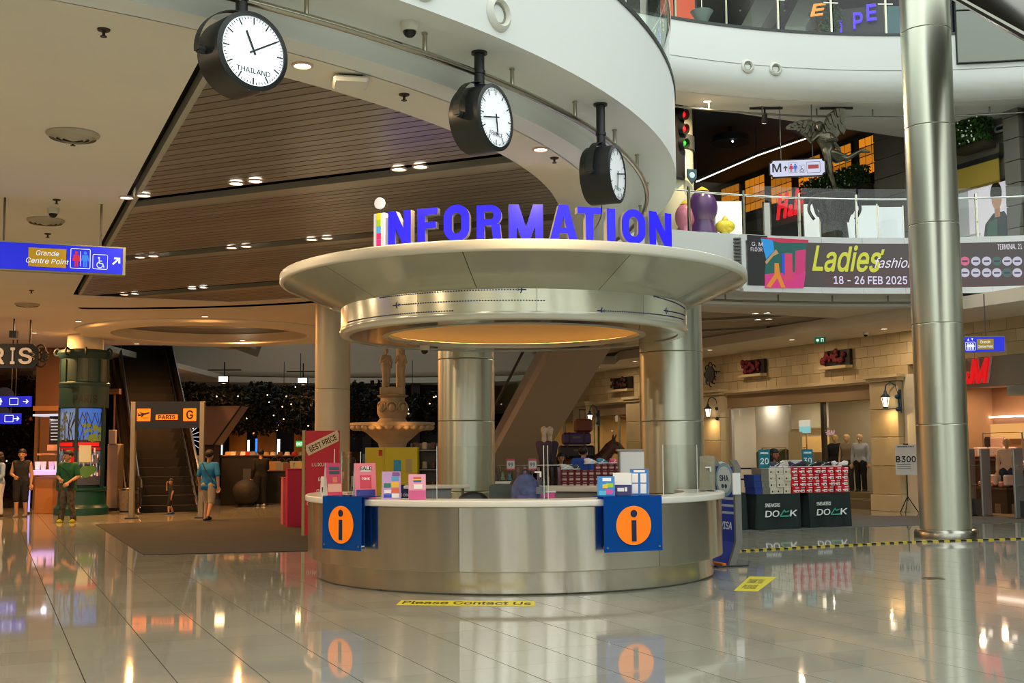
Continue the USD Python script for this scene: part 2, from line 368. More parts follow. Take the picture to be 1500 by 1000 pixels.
# right balconies: concave curve, two floors
def outside(a): q = RC + RR * np.array([math.cos(a), math.sin(a)]); return np.hypot(*(q - LC)) > 10.75
B1 = max(a for a in np.linspace(1.5, 3.2, 400) if outside(a)); B0 = .35
br = struct('balcony')
part(br, 'fascia', MB().rev([(RR, 6.22), (RR, 5.0), (RR + .82, 5.0), (RR + .9, 4.96), (RR + .92, ZC - .03), (RR + 1.35, ZC - .03), (RR + 1.35, 6.1), (RR + .3, 6.22)], B0, B1, RC, 120), white_paint, smooth=40)
n = 19
for k in range(n):
    a = B0 + (B1 - B0) * k / n; b = B0 + (B1 - B0) * (k + 1) / n - .003
    part(br, 'glass_pane', MB().rev([(RR + .06, 7.32), (RR + .06, 6.2), (RR + .072, 6.2), (RR + .072, 7.32)], a, b, RC, 8), clear)
    q = RC + (RR + .1) * np.array([math.cos(a), math.sin(a)])
    part(br, 'post', MB().box((q[0], q[1], 6.7), (.05, .05, 1.0), rz=a).cyl((q[0], q[1], 6.55), .03, .03, 8).cyl((q[0], q[1], 7.05), .03, .03, 8), steel)
part(br, 'handrail', MB().tube([(RC[0] + (RR + .1) * math.cos(a), RC[1] + (RR + .1) * math.sin(a), 7.1) for a in np.linspace(B0, B1, 90)], .022), chrome)
part(br, 'walkway', MB().ext(sg.box(-9, 10, 32, 61).difference(disc(RC, RR + .3)).difference(disc(LC, 10.6)).difference(well), 5.95, 6.1), P('#8d8a80', .4))
# upper floor
bu = struct('balcony')
part(bu, 'fascia', MB().rev([(RR, 10.8), (RR, 9.98), (RR + .02, 9.75), (RR + .12, 9.55), (RR + .32, 9.43), (RR + .6, 9.4), (RR + .7, 9.5), (RR + .7, 10.75)], B0, B1 + .1, RC, 120), white_paint, smooth=60)
part(bu, 'fascia_joint', MB().rev([(RR - .004, 9.995), (RR - .004, 9.98), (RR + .01, 9.98), (RR + .01, 9.995)], B0, B1 + .1, RC, 120), P('#8a8d88', .6))
part(bu, 'edge_strip', MB().rev([(RR - .02, 10.84), (RR - .02, 10.78), (RR + .2, 10.78), (RR + .2, 10.84)], B0, B1 + .1, RC, 120), P('#3d4240', .4))
n = 21
for k in range(n):
    a = B0 + (B1 + .1 - B0) * k / n; b = B0 + (B1 + .1 - B0) * (k + 1) / n - .003
    part(bu, 'glass_pane', MB().rev([(RR + .06, 12.0), (RR + .06, 10.8), (RR + .072, 10.8), (RR + .072, 12.0)], a, b, RC, 8), clear)
    q = RC + (RR + .1) * np.array([math.cos(a), math.sin(a)])
    part(bu, 'post', MB().box((q[0], q[1], 11.3), (.05, .05, 1.1), rz=a).box((q[0], q[1], 11.55), (.04, .34, .03), rz=a), steel)
part(bu, 'handrail', MB().tube([(RC[0] + (RR + .1) * math.cos(a), RC[1] + (RR + .1) * math.sin(a), 11.68) for a in np.linspace(B0, B1 + .1, 90)], .022), chrome)
e1, e2 = atz(1020, 157, 9.4)[:2], atz(1335, 203, 9.4)[:2]; ed = (e2 - e1) / np.hypot(*(e2 - e1)); en = np.array([-ed[1], ed[0]])
soff = sg.Polygon([e1 - ed * 14, e2 + ed * 8, e2 + ed * 8 - en * 14, e1 - ed * 14 - en * 14]).difference(disc(RC, RR + .5)).intersection(sg.box(-4, 14, 32, 60)).difference(disc(LC, 10.6))
part(bu, 'soffit', MB().ext(soff, 9.4, 9.52), P('#cfcfc6', .6))
upper_area = sg.box(-30, 10, 32, 61).difference(sg.box(-10, 38, -2, 51)).difference(disc(RC, RR + .7)).difference(disc(LC, 10.5))
part(bu, 'riser', MB().ext(soff.buffer(.02).difference(soff.buffer(-.1)).difference(disc(RC, RR + .75)), 9.5, 10.4), P('#1c1d1e', .7))
part(bu, 'dark_ceiling', MB().ext(upper_area, 10.3, 10.42), P('#3a3e44', .7))
part(bu, 'slab', MB().ext(upper_area, 10.45, 10.8), P('#5b5a57', .6))
part(bu, 'top_ceiling', MB().ext(upper_area.union(sg.box(-30, -11, -9, 10)), 14.6, 14.8), P('#2c2b2b', .7))

# ---------------------------------------------------------------- walls
wr = struct('wall_right')
stone = [P(c, .7, noise=(2.5, .05)) for c in ('#cdbd97', '#c8b791', '#d1c29e', '#c4b48c')]
stone_d = [P(c, .7, noise=(2.5, .05)) for c in ('#7d7a70', '#777469', '#838076')]
joint = P('#a8956e', .8)
def put(mb): return mb.move((W0[0], W0[1], 0), rz=WROT)
part(wr, 'backing', put(MB().box((-9.5, .3, 4.0), (19, .3, 1.3)).box((4, .3, 4.0), (8.4, .3, 1.3)).box((13, .3, 4.2), (8, .3, 1.1))), joint)
cz = [(3.46, 3.75), (3.76, 4.05), (4.06, 4.34), (4.35, 4.63)]
for c, (za, zb) in enumerate(cz):
    s = -13.2 - (c % 2) * .26
    while s < 16.5:
        wd = .5
        if not (za < 3.76 and s > 9.0): part(wr, 'stone_block', put(MB().box((s + wd / 2, .06, (za + zb) / 2), (wd - .012, .2, zb - za + .002))), stone[rng.randrange(4)], smooth=False)
        s += wd
part(wr, 'cornice', put(MB().box((-2.4, -.08, 3.43), (23, .22, .09)).box((-2.4, -.04, 3.36), (23, .16, .06))), stone[2])
for ps, pw in ((-8.6, 1.1), (-4.4, 1.0), (.5, 1.25), (8.62, 1.05), (15.4, 1.0)):
    for k, (za, zb) in enumerate(((0, .42), (.43, 1.16), (1.17, 1.9), (1.91, 2.62), (2.63, 3.34))):
        part(wr, 'pilaster_block', put(MB().box((ps, -.1, (za + zb) / 2), (pw + (.1 if k == 0 else 0), .36 + (.08 if k == 0 else 0), zb - za), b=.012)), stone[rng.randrange(4)], smooth=False)
    part(wr, 'pilaster_capital', put(MB().box((ps, -.12, 3.40), (pw + .12, .44, .1)).box((ps, -.14, 3.48), (pw + .24, .52, .07))), stone[2])
part(wr, 'shop_header', put(MB().box((4.65, .12, 3.16), (7.1, .2, .46)).box((-2, .12, 3.16), (4, .2, .46)).box((-6.4, .12, 3.16), (3.4, .2, .46)).box((-11, .12, 3.1), (3.8, .2, .56))), P('#a08a6c', .6))
part(wr, 'shop_header', put(MB().box((12.4, .1, 3.42), (5.4, .24, .72))), P('#8e8a83', .5))
part(wr, 'trim', put(MB().box((9.38, .05, 1.75), (.42, .3, 3.5))), P('#d9d5c4', .5))
part(wr, 'sill', put(MB().box((4.6, .1, .12), (6.9, .4, .24)).box((-2, .1, .12), (4, .4, .24)).box((-6.3, .1, .12), (3.4, .4, .24)).box((-11, .1, .12), (3.8, .4, .24))), P('#6f6552', .5))
# upper-floor front, dark stone
part(wr, 'upper_backing', put(MB().box((3, .5, 8.2), (34, .3, 4.3))), P('#4c4a44', .8))
for c in range(8):
    za = 6.12 + c * .52
    for s0, s1 in ((8.5, 9.6), (12.85, 13.3)):
        part(wr, 'stone_block', put(MB().box(((s0 + s1) / 2, .1, za + .25), (s1 - s0, .6, .5))), stone_d[rng.randrange(3)], smooth=False)
for c in range(4):
    s = 9.6
    while s < 12.4:
        part(wr, 'stone_block', put(MB().box((s + .38, .24, 8.25 + c * .52), (.75, .24, .5))), stone_d[rng.randrange(3)], smooth=False); s += .76
part(wr, 'upper_column', put(MB().box((13.9, -.1, 8.2), (.4, .5, 4.2)).box((14.8, .1, 8.2), (1.2, .5, 4.2))), P('#6e6c60', .6))
part(wr, 'lintel', put(MB().box((11.1, .12, 8.62), (2.9, .3, .3)).box((4.2, .2, 8.5), (8.4, .4, .4))), P('#6b675a', .7))

wa = struct('wall_left'); part(wa, 'plaster', MB().box((-21, 24, 2.5), (.3, 76, 5)), P('#9a7448', .7))
for k in range(12): part(wa, 'pier', MB().box((-20.7, -8 + k * 5.2, 2.4), (.6, 1.3, 4.8)), P(('#c0965c', '#6a4a30')[k % 2], .6))
wf = struct('wall_far'); part(wf, 'plaster', MB().box((0, 60.5, 5), (70, .3, 10)), P('#2b241e', .8))
part(wf, 'plaster', MB().box((31, 25, 7.5), (.3, 74, 15)).box((-30, 25, 7.5), (.3, 74, 15)), P('#8f8c84', .7))
wb = struct('wall_rear')                                           # the entrance side behind the viewer: glazed bays between piers
for k in range(11):
    x = -27 + k * 5.6
    part(wb, 'pier', MB().box((x, -11.5, 7), (1.3 + (k % 3) * .5, .8, 14)), P(('#b08a58', '#8d6a44', '#c8a878') [k % 3] if x < -5 else ('#b9a88a', '#8d8676', '#d6d2c4')[k % 3], .6))
    part(wb, 'shopfront', MB().box((x + 2.8, -11.8, 1.4 + (k % 2) * .8), (4.4, .3, 2.8 + (k % 2) * 1.6)), P(('#6d5a44', '#3c3832', '#94805f', '#544f48')[k % 4], .5))
    part(wb, 'spandrel', MB().box((x + 2.8, -11.5, 5.6), (4.4, .5, .5)), white_paint)

# far well: the grey curved balcony beyond the opening
bf = struct('balcony')
part(bf, 'fascia', MB().rev([(16, 7.6), (16, 5.25), (16.1, 5.08), (16.4, 5.0), (17, 5.0), (17, 7.6)], .55, 2.6, (-5.5, 37.6), 60), P('#c8b9a2', .6), smooth=60)
part(bf, 'lower_edge', MB().rev([(15.4, 4.95), (15.4, 4.7), (17, 4.6), (17, 4.95)], .55, 2.6, (-5.5, 37.6), 60), P('#cfc6b4', .6))
part(bf, 'stair_soffit', MB().box((-10.8, 41.5, 5.9), (3.2, 3, .5), ry=.35).box((-9.7, 40.2, 5.45), (1.2, 2.5, .35)), P('#a8a295', .6))

# ---------------------------------------------------------------- figures: one continuous body, clothes and hair as children
def hull(pts):                                                    # [(point, radius)]
    return m3.Manifold.batch_hull([m3.Manifold.sphere(float(r), 14).translate([float(x) for x in p]) for p, r in pts])
def union(l): return m3.Manifold.batch_boolean(l, m3.OpType.Add)
def tri(man, H, refine=.02, it=4):
    if refine: man = man.refine_to_length(refine)
    m = man.to_mesh(); t = trimesh.Trimesh(m.vert_properties[:, :3], m.tri_verts, process=True)
    if it: trimesh.smoothing.filter_taubin(t, iterations=it)
    t.apply_scale(H); return t
JT = dict(hipL=(.05, 0, .52), hipR=(-.05, 0, .52), kL=(.055, -.012, .285), kR=(-.055, -.012, .285), aL=(.057, .012, .045), aR=(-.057, .012, .045),
          waist=(0, 0, .61), chest=(0, 0, .73), neck=(0, .005, .825), head=(0, -.012, .925), sL=(.108, 0, .795), sR=(-.108, 0, .795),
          eL=(.138, .012, .635), eR=(-.138, .012, .635), wL=(.145, -.03, .49), wR=(-.145, -.03, .49))
def figure(parent, H, pose=None, skin='#b98a68', shirt=None, sleeve=.55, trousers=None, leg=1., shoes=None, hair=None, hair_len=0., turn=0., female=False,
           extra=(), body_mat=None, face=True, rough=.6, fine_=.02, cap=None, shirt_len=0.):
    J = {k: np.array(v, float) for k, v in JT.items()}
    for k, v in (pose or {}).items(): J[k] = np.array(v, float)
    f = .9 if female else 1.
    arm = lambda S: [hull([(J['s' + S], .036 * f), (J['e' + S], .027 * f)]), hull([(J['e' + S], .027 * f), (J['w' + S], .018 * f)])]
    def foot(S, g=0.):
        a = J['a' + S]; d = np.array([a[0] * .1, -1, 0]); d /= np.linalg.norm(d)
        if 'toe' + S in J: d = J['toe' + S] - a; d[2] = 0; d /= np.linalg.norm(d)
        return hull([(a + [0, 0, -.01], .023 + g), (a - d * .022 + [0, 0, -.026], .02 + g), (a + d * .085 + [0, 0, -.03], .016 + g), (a + d * .05 + [.01, 0, -.028], .018 + g)])
    legs = lambda S, g=0., part_=1.: [hull([(J['hip' + S], .06 + g), (J['k' + S], .037 + g)])] + ([hull([(J['k' + S], .037 + g), (J['k' + S] + (J['a' + S] - J['k' + S]) * part_, .037 + (.022 - .037) * part_ * (1 if g == 0 else .5) + g)])] if part_ > 0 else [])
    torso = lambda g=0.: [hull([(J['hipL'] + [.01, 0, .015], .058 + g), (J['hipR'] + [-.01, 0, .015], .058 + g), (J['waist'] + [.035, 0, 0], .05 + g), (J['waist'] - [.035, 0, 0], .05 + g)]),
                          hull([(J['waist'] + [.035, 0, 0], .05 + g), (J['waist'] - [.035, 0, 0], .05 + g), (J['chest'] + [.055 * f, 0, 0], .058 + g), (J['chest'] - [.055 * f, 0, 0], .058 + g)]),
                          hull([(J['chest'] + [.055 * f, 0, 0], .058 + g), (J['chest'] - [.055 * f, 0, 0], .058 + g), (J['sL'] * .9 + J['neck'] * .1, .034 + g), (J['sR'] * .9 + J['neck'] * .1, .034 + g), (J['neck'] - [0, 0, .03], .03 + g)])]
    hd = J['head']; ct, st = math.cos(turn), math.sin(turn)
    def hp(x, y, z): return hd + np.array([x * ct - y * st, x * st + y * ct, z])
    headm = union([hull([(hp(0, .012, .018), .054), (hp(0, .0, .0), .05), (hp(0, -.022, -.03), .034), (hp(0, -.03, -.045), .022), (hp(0, -.012, .025), .05)]),
                   hull([(hp(0, -.062, -.002), .006), (hp(0, -.068, -.018), .01)]), hull([(hp(.052, .006, .004), .01), (hp(.052, .008, -.018), .008)]), hull([(hp(-.052, .006, .004), .01), (hp(-.052, .008, -.018), .008)])])
    def hand(S):
        w = J['w' + S]; dr = w - J['e' + S]; dr /= np.linalg.norm(dr); side = np.cross(dr, [0, -1, 0]); side /= np.linalg.norm(side) + 1e-9; nrm = np.cross(side, dr)
        sg_ = 1 if S == 'L' else -1; o = [hull([(w, .016), (w + dr * .05 + side * .017, .0095), (w + dr * .05 - side * .017, .0095)])]
        for q, (off, ln_) in enumerate(((-.02, .034), (-.007, .042), (.007, .04), (.02, .03))):
            b0 = w + dr * .05 + side * off; b1 = b0 + dr * ln_ * .6 - nrm * .006; b2 = b1 + dr * ln_ * .4 - nrm * .014
            o += [hull([(b0, .0068), (b1, .0062)]), hull([(b1, .0062), (b2, .005)])]
        t0 = w + dr * .015 + side * .014 * -sg_; t1 = t0 + dr * .022 - side * .016 * sg_; o += [hull([(t0, .008), (t1, .0065)]), hull([(t1, .0065), (t1 + dr * .02 - nrm * .006, .0055)])]
        return o
    body = union(torso() + arm('L') + arm('R') + legs('L') + legs('R') + [foot('L'), foot('R'), hull([(J['neck'] - [0, 0, .02], .03), (hd + [0, .01, -.04], .028)]), headm] + hand('L') + hand('R'))
    part(parent, 'body', tri(body, H, fine_), body_mat or P(skin, rough), smooth=60)
    if shirt:
        l = torso(.008)
        if sleeve > 0:
            for S in 'LR':
                a, b = J['s' + S], J['e' + S]
                if sleeve <= 1: l.append(hull([(a, .044 * f), (a + (b - a) * sleeve, .037)]))
                else: l += [hull([(a, .044 * f), (b, .035)]), hull([(b, .035), (b + (J['w' + S] - b) * .92, .026)])]
        if shirt_len: l.append(hull([(J['hipL'] + [.012, 0, -shirt_len], .066), (J['hipR'] + [-.012, 0, -shirt_len], .066), (J['waist'], .06)]))
        part(parent, 'shirt', tri(union(l), H, fine_), P(shirt, .8), smooth=60)
    if trousers:
        l = [hull([(J['hipL'] + [.008, 0, .03], .062), (J['hipR'] + [-.008, 0, .03], .062), (J['hipL'], .062), (J['hipR'], .062)])]
        for S in 'LR': l += legs(S, .012, leg)
        part(parent, 'trousers', tri(union(l), H, fine_), trousers if not isinstance(trousers, str) else P(trousers, .85), smooth=60)
    if shoes:
        for S in 'LR': part(parent, 'shoe', tri(foot(S, .006), H, fine_, 2), P(shoes, .5), smooth=60)
    if hair:
        c0 = hull([(hp(0, .018, .03), .06), (hp(0, -.004, .03), .058)])
        cut = m3.Manifold.cube([.3, .3, .3], True).rotate([0, 0, math.degrees(turn)]).translate([float(x) for x in hp(0, -.165, -.125)])
        low = m3.Manifold.cube([.3, .3, .3], True).translate([float(x) for x in hp(0, 0, -.175)])
        h_ = (c0 - cut) - low
        if hair_len: h_ = union([h_, hull([(hp(.035, .03, 0), .04), (hp(-.035, .03, 0), .04), (hp(.03, .045, -hair_len), .03), (hp(-.03, .045, -hair_len), .03)])])
        part(parent, 'hair', tri(h_, H, fine_, 2), P(hair, .6), smooth=60)
    if cap:
        c0 = hull([(hp(0, .014, .034), .062), (hp(0, -.004, .034), .06)]) - m3.Manifold.cube([.4, .4, .2], True).translate([float(x) for x in hp(0, 0, -.072)])
        part(parent, 'cap', tri(union([c0, hull([(hp(.03, -.06, .03), .008), (hp(-.03, -.06, .03), .008), (hp(0, -.11, .022), .01)])]), H, fine_, 1), P(cap, .7), smooth=60)
    if face:
        e = MB()
        for sx in (-1, 1): e.sph(hp(sx * .021, -.054, .004) * H, .0065 * H, n=1)
        part(parent, 'eyes', e, P('#1b1512', .3))
        part(parent, 'mouth', MB().box(hp(0, -.053, -.034) * H, (.026 * H, .008 * H, .006 * H), rz=turn), P('#7c4238', .6))
    return J

# ---------------------------------------------------------------- columns
def column(name, label, x, y, r, z1, joints, m, base=True):
    c = thing(name, label, 'column', (x, y, 0))
    zs = [0.] + joints + [z1]
    for a, b in zip(zs[:-1], zs[1:]):
        part(c, 'cladding', MB().lathe([(0, a + .004), (r - .006, a + .004), (r, a + .012), (r, b - .012), (r - .006, b - .004), (0, b - .004)], n=64), m, smooth=30)
    part(c, 'core', MB().cyl((0, 0, 0), r - .012, z1, 48), P('#6e6b60', .6))
    if base: part(c, 'base_ring', MB().lathe([(0, 0), (r + .1, 0), (r + .1, .1), (r + .07, .15), (r + .005, .17), (0, .17)], n=64), P('#b9b6aa', .25, 1.0))
    return c
q = atz(1384, 790); dcol = q[:2] + [0.19, .45]
column('column', 'tall brushed metal column beside the sneaker tables, running up past both balconies', dcol[0], dcol[1], .455, 14.6, [2.05, 3.9, 5.75, 7.6, 9.45, 11.3, 13.1], column_metal)
for nm, px, w, Y, js, lab in (('A', 683, 83, 18.9, [1.0, 2.11, 3.1], 'brushed metal column rising inside the kiosk behind the counter'), ('B', 984, 92, 17.45, [1.0, 2.05, 3.07], 'wide olive grey metal column at the right end of the kiosk counter')):
    p = aty(px, 600, Y); column('column', lab, p[0], Y, w / 2 * Y / FPX, 3.93, js, column_metal, base=False)
p = aty(487, 600, 24.3)
column('column', 'matt cream column behind the red price stand, left of the fountain', p[0], 24.3, 25.5 * 24.3 / FPX, ZC, [2.92], P('#d6c9ab', .45, .25), base=False)
p = aty(986, 200, 27.2); column('column', 'pale cream column on the upper floor carrying the traffic lights', p[0], 27.2, .46, 4.3, [], P('#dcdcc2', .5), base=False)
UsdGeom.Xformable(stage.GetPrimAtPath('/World/column_004')).GetOrderedXformOps()[0].Set(Gf.Vec3d(p[0], 27.2, 6.1))
uc = (p[0], 27.2)
part('/World/column_004', 'collar', MB().lathe([(.462, 0), (.5, 0), (.5, .34), (.462, .34)], (0, 0, aty(1000, 217, 26.8)[2] - 6.1), 32), P('#5a5e62', .4))

# ---------------------------------------------------------------- the information kiosk: counter
def ang(px, R): return cpx(px, 760, KC, R, far=False)[0]
RT, RBODY, RPL, ZT = 2.831, 2.79, 2.667, 1.075
ct = thing('information_counter', 'round brushed steel information counter with a white top in the middle of the hall', 'counter', (*KC, 0))
a0, a1 = -3.42, .2
def ring(prof, a, b): return MB().rev(prof, a, b)
cuts = sorted([a0, ang(672, RBODY), ang(965, RBODY), a1] + [ang(672, RBODY) - .84])
for x, y in zip(cuts[:-1], cuts[1:]):
    part(ct, 'steel_panel', ring([(RBODY, .992), (RBODY, .275), (RBODY - .03, .262), (RBODY - .06, .262), (RBODY - .06, .992)], x + .0012, y - .0012), brushed, smooth=50)
    x2, y2 = x + .015, y + .03
    part(ct, 'plinth_panel', ring([(RPL, .275), (RPL, .02), (RPL - .03, .0), (RPL - .05, .0), (RPL - .05, .275)], max(x2, a0) + .0012, min(y2, a1) - .0012), brushed, smooth=50)
top_prof = [(RT, ZT - .012), (RT, ZT - .066), (RT - .012, ZT - .078), (2.3, ZT - .078), (2.29, ZT - .066), (2.29, ZT - .012), (2.3, ZT), (RT - .012, ZT)]
part(ct, 'worktop', ring(top_prof, a0, a1), white_gloss, smooth=50)
part(ct, 'worktop', ring(top_prof, .92, 1.5), white_gloss, smooth=50)
part(ct, 'inner_wall', ring([(2.45, 1.0), (2.45, 0), (2.4, 0), (2.4, 1.0)], a0, a1), P('#8f8f8c', .5), smooth=50)
part(ct, 'inner_wall', ring([(2.75, 1.0), (2.75, 0), (2.4, 0), (2.4, 1.0)], .92, 1.5), P('#8f8f8c', .5), smooth=50)
part(ct, 'end_panel', MB().box((RBODY * math.cos(a1) - .2, RBODY * math.sin(a1), .5), (.42, .03, 1.0), rz=a1), brushed)

# canopy
cn = thing('kiosk_canopy', 'round cream canopy with a sloping rim over the information counter', 'canopy', (*KC, 3.19))
Z = lambda z: z - 3.19
RIM, RB = 3.195, 2.377
panel_m = P('#b4b5a2', .14, .2, .6)
rb = [ang(662, 2.8) - 2 * .62, ang(662, 2.8) - .62, ang(662, 2.8), ang(836, 2.8), ang(965, 2.8)]
step = .62
ang_list = [rb[2] + (rb[3] - rb[2]) * k for k in range(-5, 8)]
full0 = ang_list[0]; nseg = 10
for k in range(nseg):
    x, y = full0 + 2 * pi * k / nseg, full0 + 2 * pi * (k + 1) / nseg
    part(cn, 'sloping_panel', MB().rev([(3.16, Z(3.885)), (2.37, Z(3.55)), (2.37, Z(3.60)), (3.13, Z(3.93))], x + .0018, y - .0018), panel_m, smooth=50)
    part(cn, 'band_panel', MB().rev([(RB, Z(3.57)), (RB, Z(3.27)), (RB - .03, Z(3.27)), (RB - .03, Z(3.57))], x + .3 + .001, y + .3 - .001), P('#d9d8c0', .2, .5), smooth=50)
part(cn, 'rim', MB().rev([(RIM, Z(3.99)), (RIM - .016, Z(4.006)), (2.9, Z(4.006)), (2.9, Z(3.94)), (3.1, Z(3.9)), (3.15, Z(3.872)), (RIM - .02, Z(3.878)), (RIM, Z(3.9))], 0, 2 * pi, n=160), P('#d9d8ca', .3), smooth=50)
part(cn, 'top_plate', MB().cyl((0, 0, Z(3.93)), 2.95, .04, 96), off_white)
part(cn, 'lower_lip', MB().rev([(RB + .006, Z(3.285)), (RB + .012, Z(3.25)), (RB, Z(3.205)), (RB - .03, Z(3.19)), (RB - .12, Z(3.19)), (RB - .12, Z(3.285))], 0, 2 * pi, n=128), P('#d6d5c6', .18, .3), smooth=60)
part(cn, 'mirror_soffit', MB().rev([(RB - .11, Z(3.205)), (1.8, Z(3.205)), (1.8, Z(3.23)), (RB - .11, Z(3.23))], 0, 2 * pi, n=128), P('#aba99c', .1, .95), smooth=40)
part(cn, 'opening_ring', MB().rev([(1.82, Z(3.2)), (1.74, Z(3.195)), (1.73, Z(3.22)), (1.73, Z(3.26)), (1.82, Z(3.26))], 0, 2 * pi, n=128), P('#c9c7b8', .25, .4), smooth=60)
part(cn, 'lamp_strip', MB().rev([(1.86, Z(3.262)), (1.80, Z(3.262)), (1.80, Z(3.275)), (1.86, Z(3.275))], 0, 2 * pi, n=96), E('#ffb968', 3.2))
part(cn, 'inner_drum', MB().rev([(1.98, Z(3.25)), (1.98, Z(3.9)), (1.95, Z(3.9)), (1.95, Z(3.25))], 0, 2 * pi, n=96).cyl((0, 0, Z(3.88)), 1.97, .03, 64), P('#d8c49a', .6))
nav = P('#27376e', .5)
def path_print(p0, p1, plane_at):
    m = MB(); t0, z0 = cpx(*p0, KC, RB, False); t1, z1 = cpx(*p1, KC, RB, False); k = max(6, int(abs(t1 - t0) * RB / .034))
    for i in range(k):
        t = i / (k - 1); a = t0 + (t1 - t0) * t; z = z0 + (z1 - z0) * t
        m.box(((RB + .003) * math.cos(a), (RB + .003) * math.sin(a), Z(z)), (.006, .019, .013), rz=a)
    if plane_at is not None:
        a, z, d = (t0, z0, -1) if plane_at == 0 else (t1, z1, 1)
        g = so.unary_union([poly((-.06, -.008), (.055, -.01), (.075, 0), (.055, .01), (-.06, .008)), poly((.012, 0), (-.02, .055), (-.035, .055), (-.015, 0), (-.035, -.055), (-.02, -.055)), poly((-.05, 0), (-.065, .024), (-.075, .024), (-.066, 0), (-.075, -.024), (-.065, -.024))])
        m.add(bend(MB().face(sa.scale(g, d * .75, .75, origin=(0, 0)), 0, .004).move((0, -.001, Z(z))), (0, 0), RB, a, False))
    return m
for a, b, pl in (((557, 436), (765, 424), 1), ((580, 447), (797, 440), 0), ((510, 472), (663, 455), None), ((880, 455), (1001, 468), 0), ((975, 455), (1003, 462), 0), ((958, 434), (1003, 452), None)):
    part(cn, 'flight_path_print', path_print(a, b, pl), nav)
part(cn, 'seam_bracket', MB().box((1.2, -1.9, Z(3.2)), (.2, .03, .015)), chrome)

# sign letters standing on the rim
def glyph(ch, w, h, t):
    rr = lambda x0, z0, x1, z1: sg.box(x0, z0, x1, z1)
    x = w / 2
    if ch == 'I': g = rr(-x, 0, x, h)
    elif ch == 'T': g = rr(-x, h - t * .85, x, h).union(rr(-t / 2, 0, t / 2, h))
    elif ch == 'F': g = so.unary_union([rr(-x, 0, -x + t, h), rr(-x, h - t * .85, x, h), rr(-x, h * .42, x * .85, h * .42 + t * .8)])
    elif ch == 'N': g = so.unary_union([rr(-x, 0, -x + t, h), rr(x - t, 0, x, h), poly((-x, h), (-x + t * 1.1, h), (x, 0), (x - t * 1.1, 0))])
    elif ch == 'M': g = so.unary_union([rr(-x, 0, -x + t, h), rr(x - t, 0, x, h), poly((-x, h), (-x + t * 1.25, h), (t * .5, 0), (-t * .5, 0)), poly((x, h), (x - t * 1.25, h), (-t * .5, 0), (t * .5, 0))])
    elif ch == 'A': g = so.unary_union([poly((-x, 0), (-x + t * 1.05, 0), (t * .3, h), (-t * .6, h)), poly((x, 0), (x - t * 1.05, 0), (-t * .3, h), (t * .6, h)), rr(-x * .55, h * .2, x * .55, h * .2 + t * .7)])
    elif ch == 'O':
        top = sa.translate(sa.scale(circle(0, 0, 1, 48), x, x * 1.0), 0, h - x); bot = sa.translate(sa.scale(circle(0, 0, 1, 48), x, x), 0, x)
        xi = x - t; ti = sa.translate(sa.scale(circle(0, 0, 1, 40), xi, xi * 1.1), 0, h - x); bi = sa.translate(sa.scale(circle(0, 0, 1, 40), xi, xi * 1.1), 0, x)
        g = so.unary_union([top, bot, rr(-x, x, x, h - x)]).difference(so.unary_union([ti, bi, rr(-xi, x, xi, h - x)]))
    elif ch == 'R':
        bowl = so.unary_union([rr(-x, h * .42, x - h * .29, h), sa.translate(circle(0, 0, h * .29, 40), x - h * .29, h * .71)]); hole = so.unary_union([rr(-x + t, h * .42 + t * .8, x - h * .29, h - t * .8), sa.translate(sa.scale(circle(0, 0, 1, 32), h * .29 - t, h * .29 - t * .8), x - h * .29, h * .71)])
        g = so.unary_union([rr(-x, 0, -x + t, h), bowl.difference(hole), poly((x - t * 1.35, h * .46), (x - t * .2, h * .46), (x, 0), (x - t * 1.05, 0))])
    return g.buffer(.004).buffer(-.004)
word = [('N', 569, 602, 303.5, 355), ('F', 612, 641, 299, 351), ('O', 650, 688, 295, 350), ('R', 698, 735, 294.5, 347), ('M', 745, 796, 294, 347), ('A', 805, 846, 295, 348), ('T', 846, 881, 297.5, 348.5), ('I', 889, 901, 300, 350.5), ('O', 911, 945, 302, 354), ('N', 951, 983, 308, 359.5)]
blue_face = P('#1512a0', .35, emit='#2a20f0', es=.9)
lt_side = P('#b9b7ab', .4)
names_ = {'N': ('first', 'last'), 'O': ('first', 'second')}
seen_ = {}
RLET = 3.1
for ch, xa, xb, yt, yb in word:
    xm = (xa + xb) / 2; a, _ = cpx(xm, 340, KC, RLET, False); k = seen_.get(ch, 0); seen_[ch] = k + 1
    pos = KC + RLET * np.array([math.cos(a), math.sin(a)]); dist = pos[1]
    rz = a + pi / 2; w = (xb - xa) * dist / FPX / max(.7, math.cos(rz + math.atan2(pos[0], pos[1]))); hgt = (yb - yt) * dist / FPX
    t = thing('sign_letter', f'blue glowing letter {ch} on the canopy rim' + (f', {names_[ch][k]} {ch} of the word' if ch in names_ else ''), 'sign letter', (*pos, 4.006), rz, 'glowing blue letters on the canopy')
    gl = glyph(ch, w, hgt, hgt * .225 if ch != 'I' else w); part(t, 'case', MB().face(gl, .085, .085), lt_side)
    part(t, 'face', MB().face(gl, -.001, .012), blue_face)
a, _ = cpx(556, 340, KC, RLET, False); pos = KC + RLET * np.array([math.cos(a), math.sin(a)]); rz = a + pi / 2
t = thing('sign_letter', 'white letter i with a white ball and rainbow stripes, first on the canopy rim', 'sign letter', (*pos, 4.006), rz, 'glowing blue letters on the canopy')
part(t, 'stem', MB().box((0, .06, .2), (.155, .15, .4), b=.006), P('#e6e8ea', .35, emit='#e8eef4', es=.25))
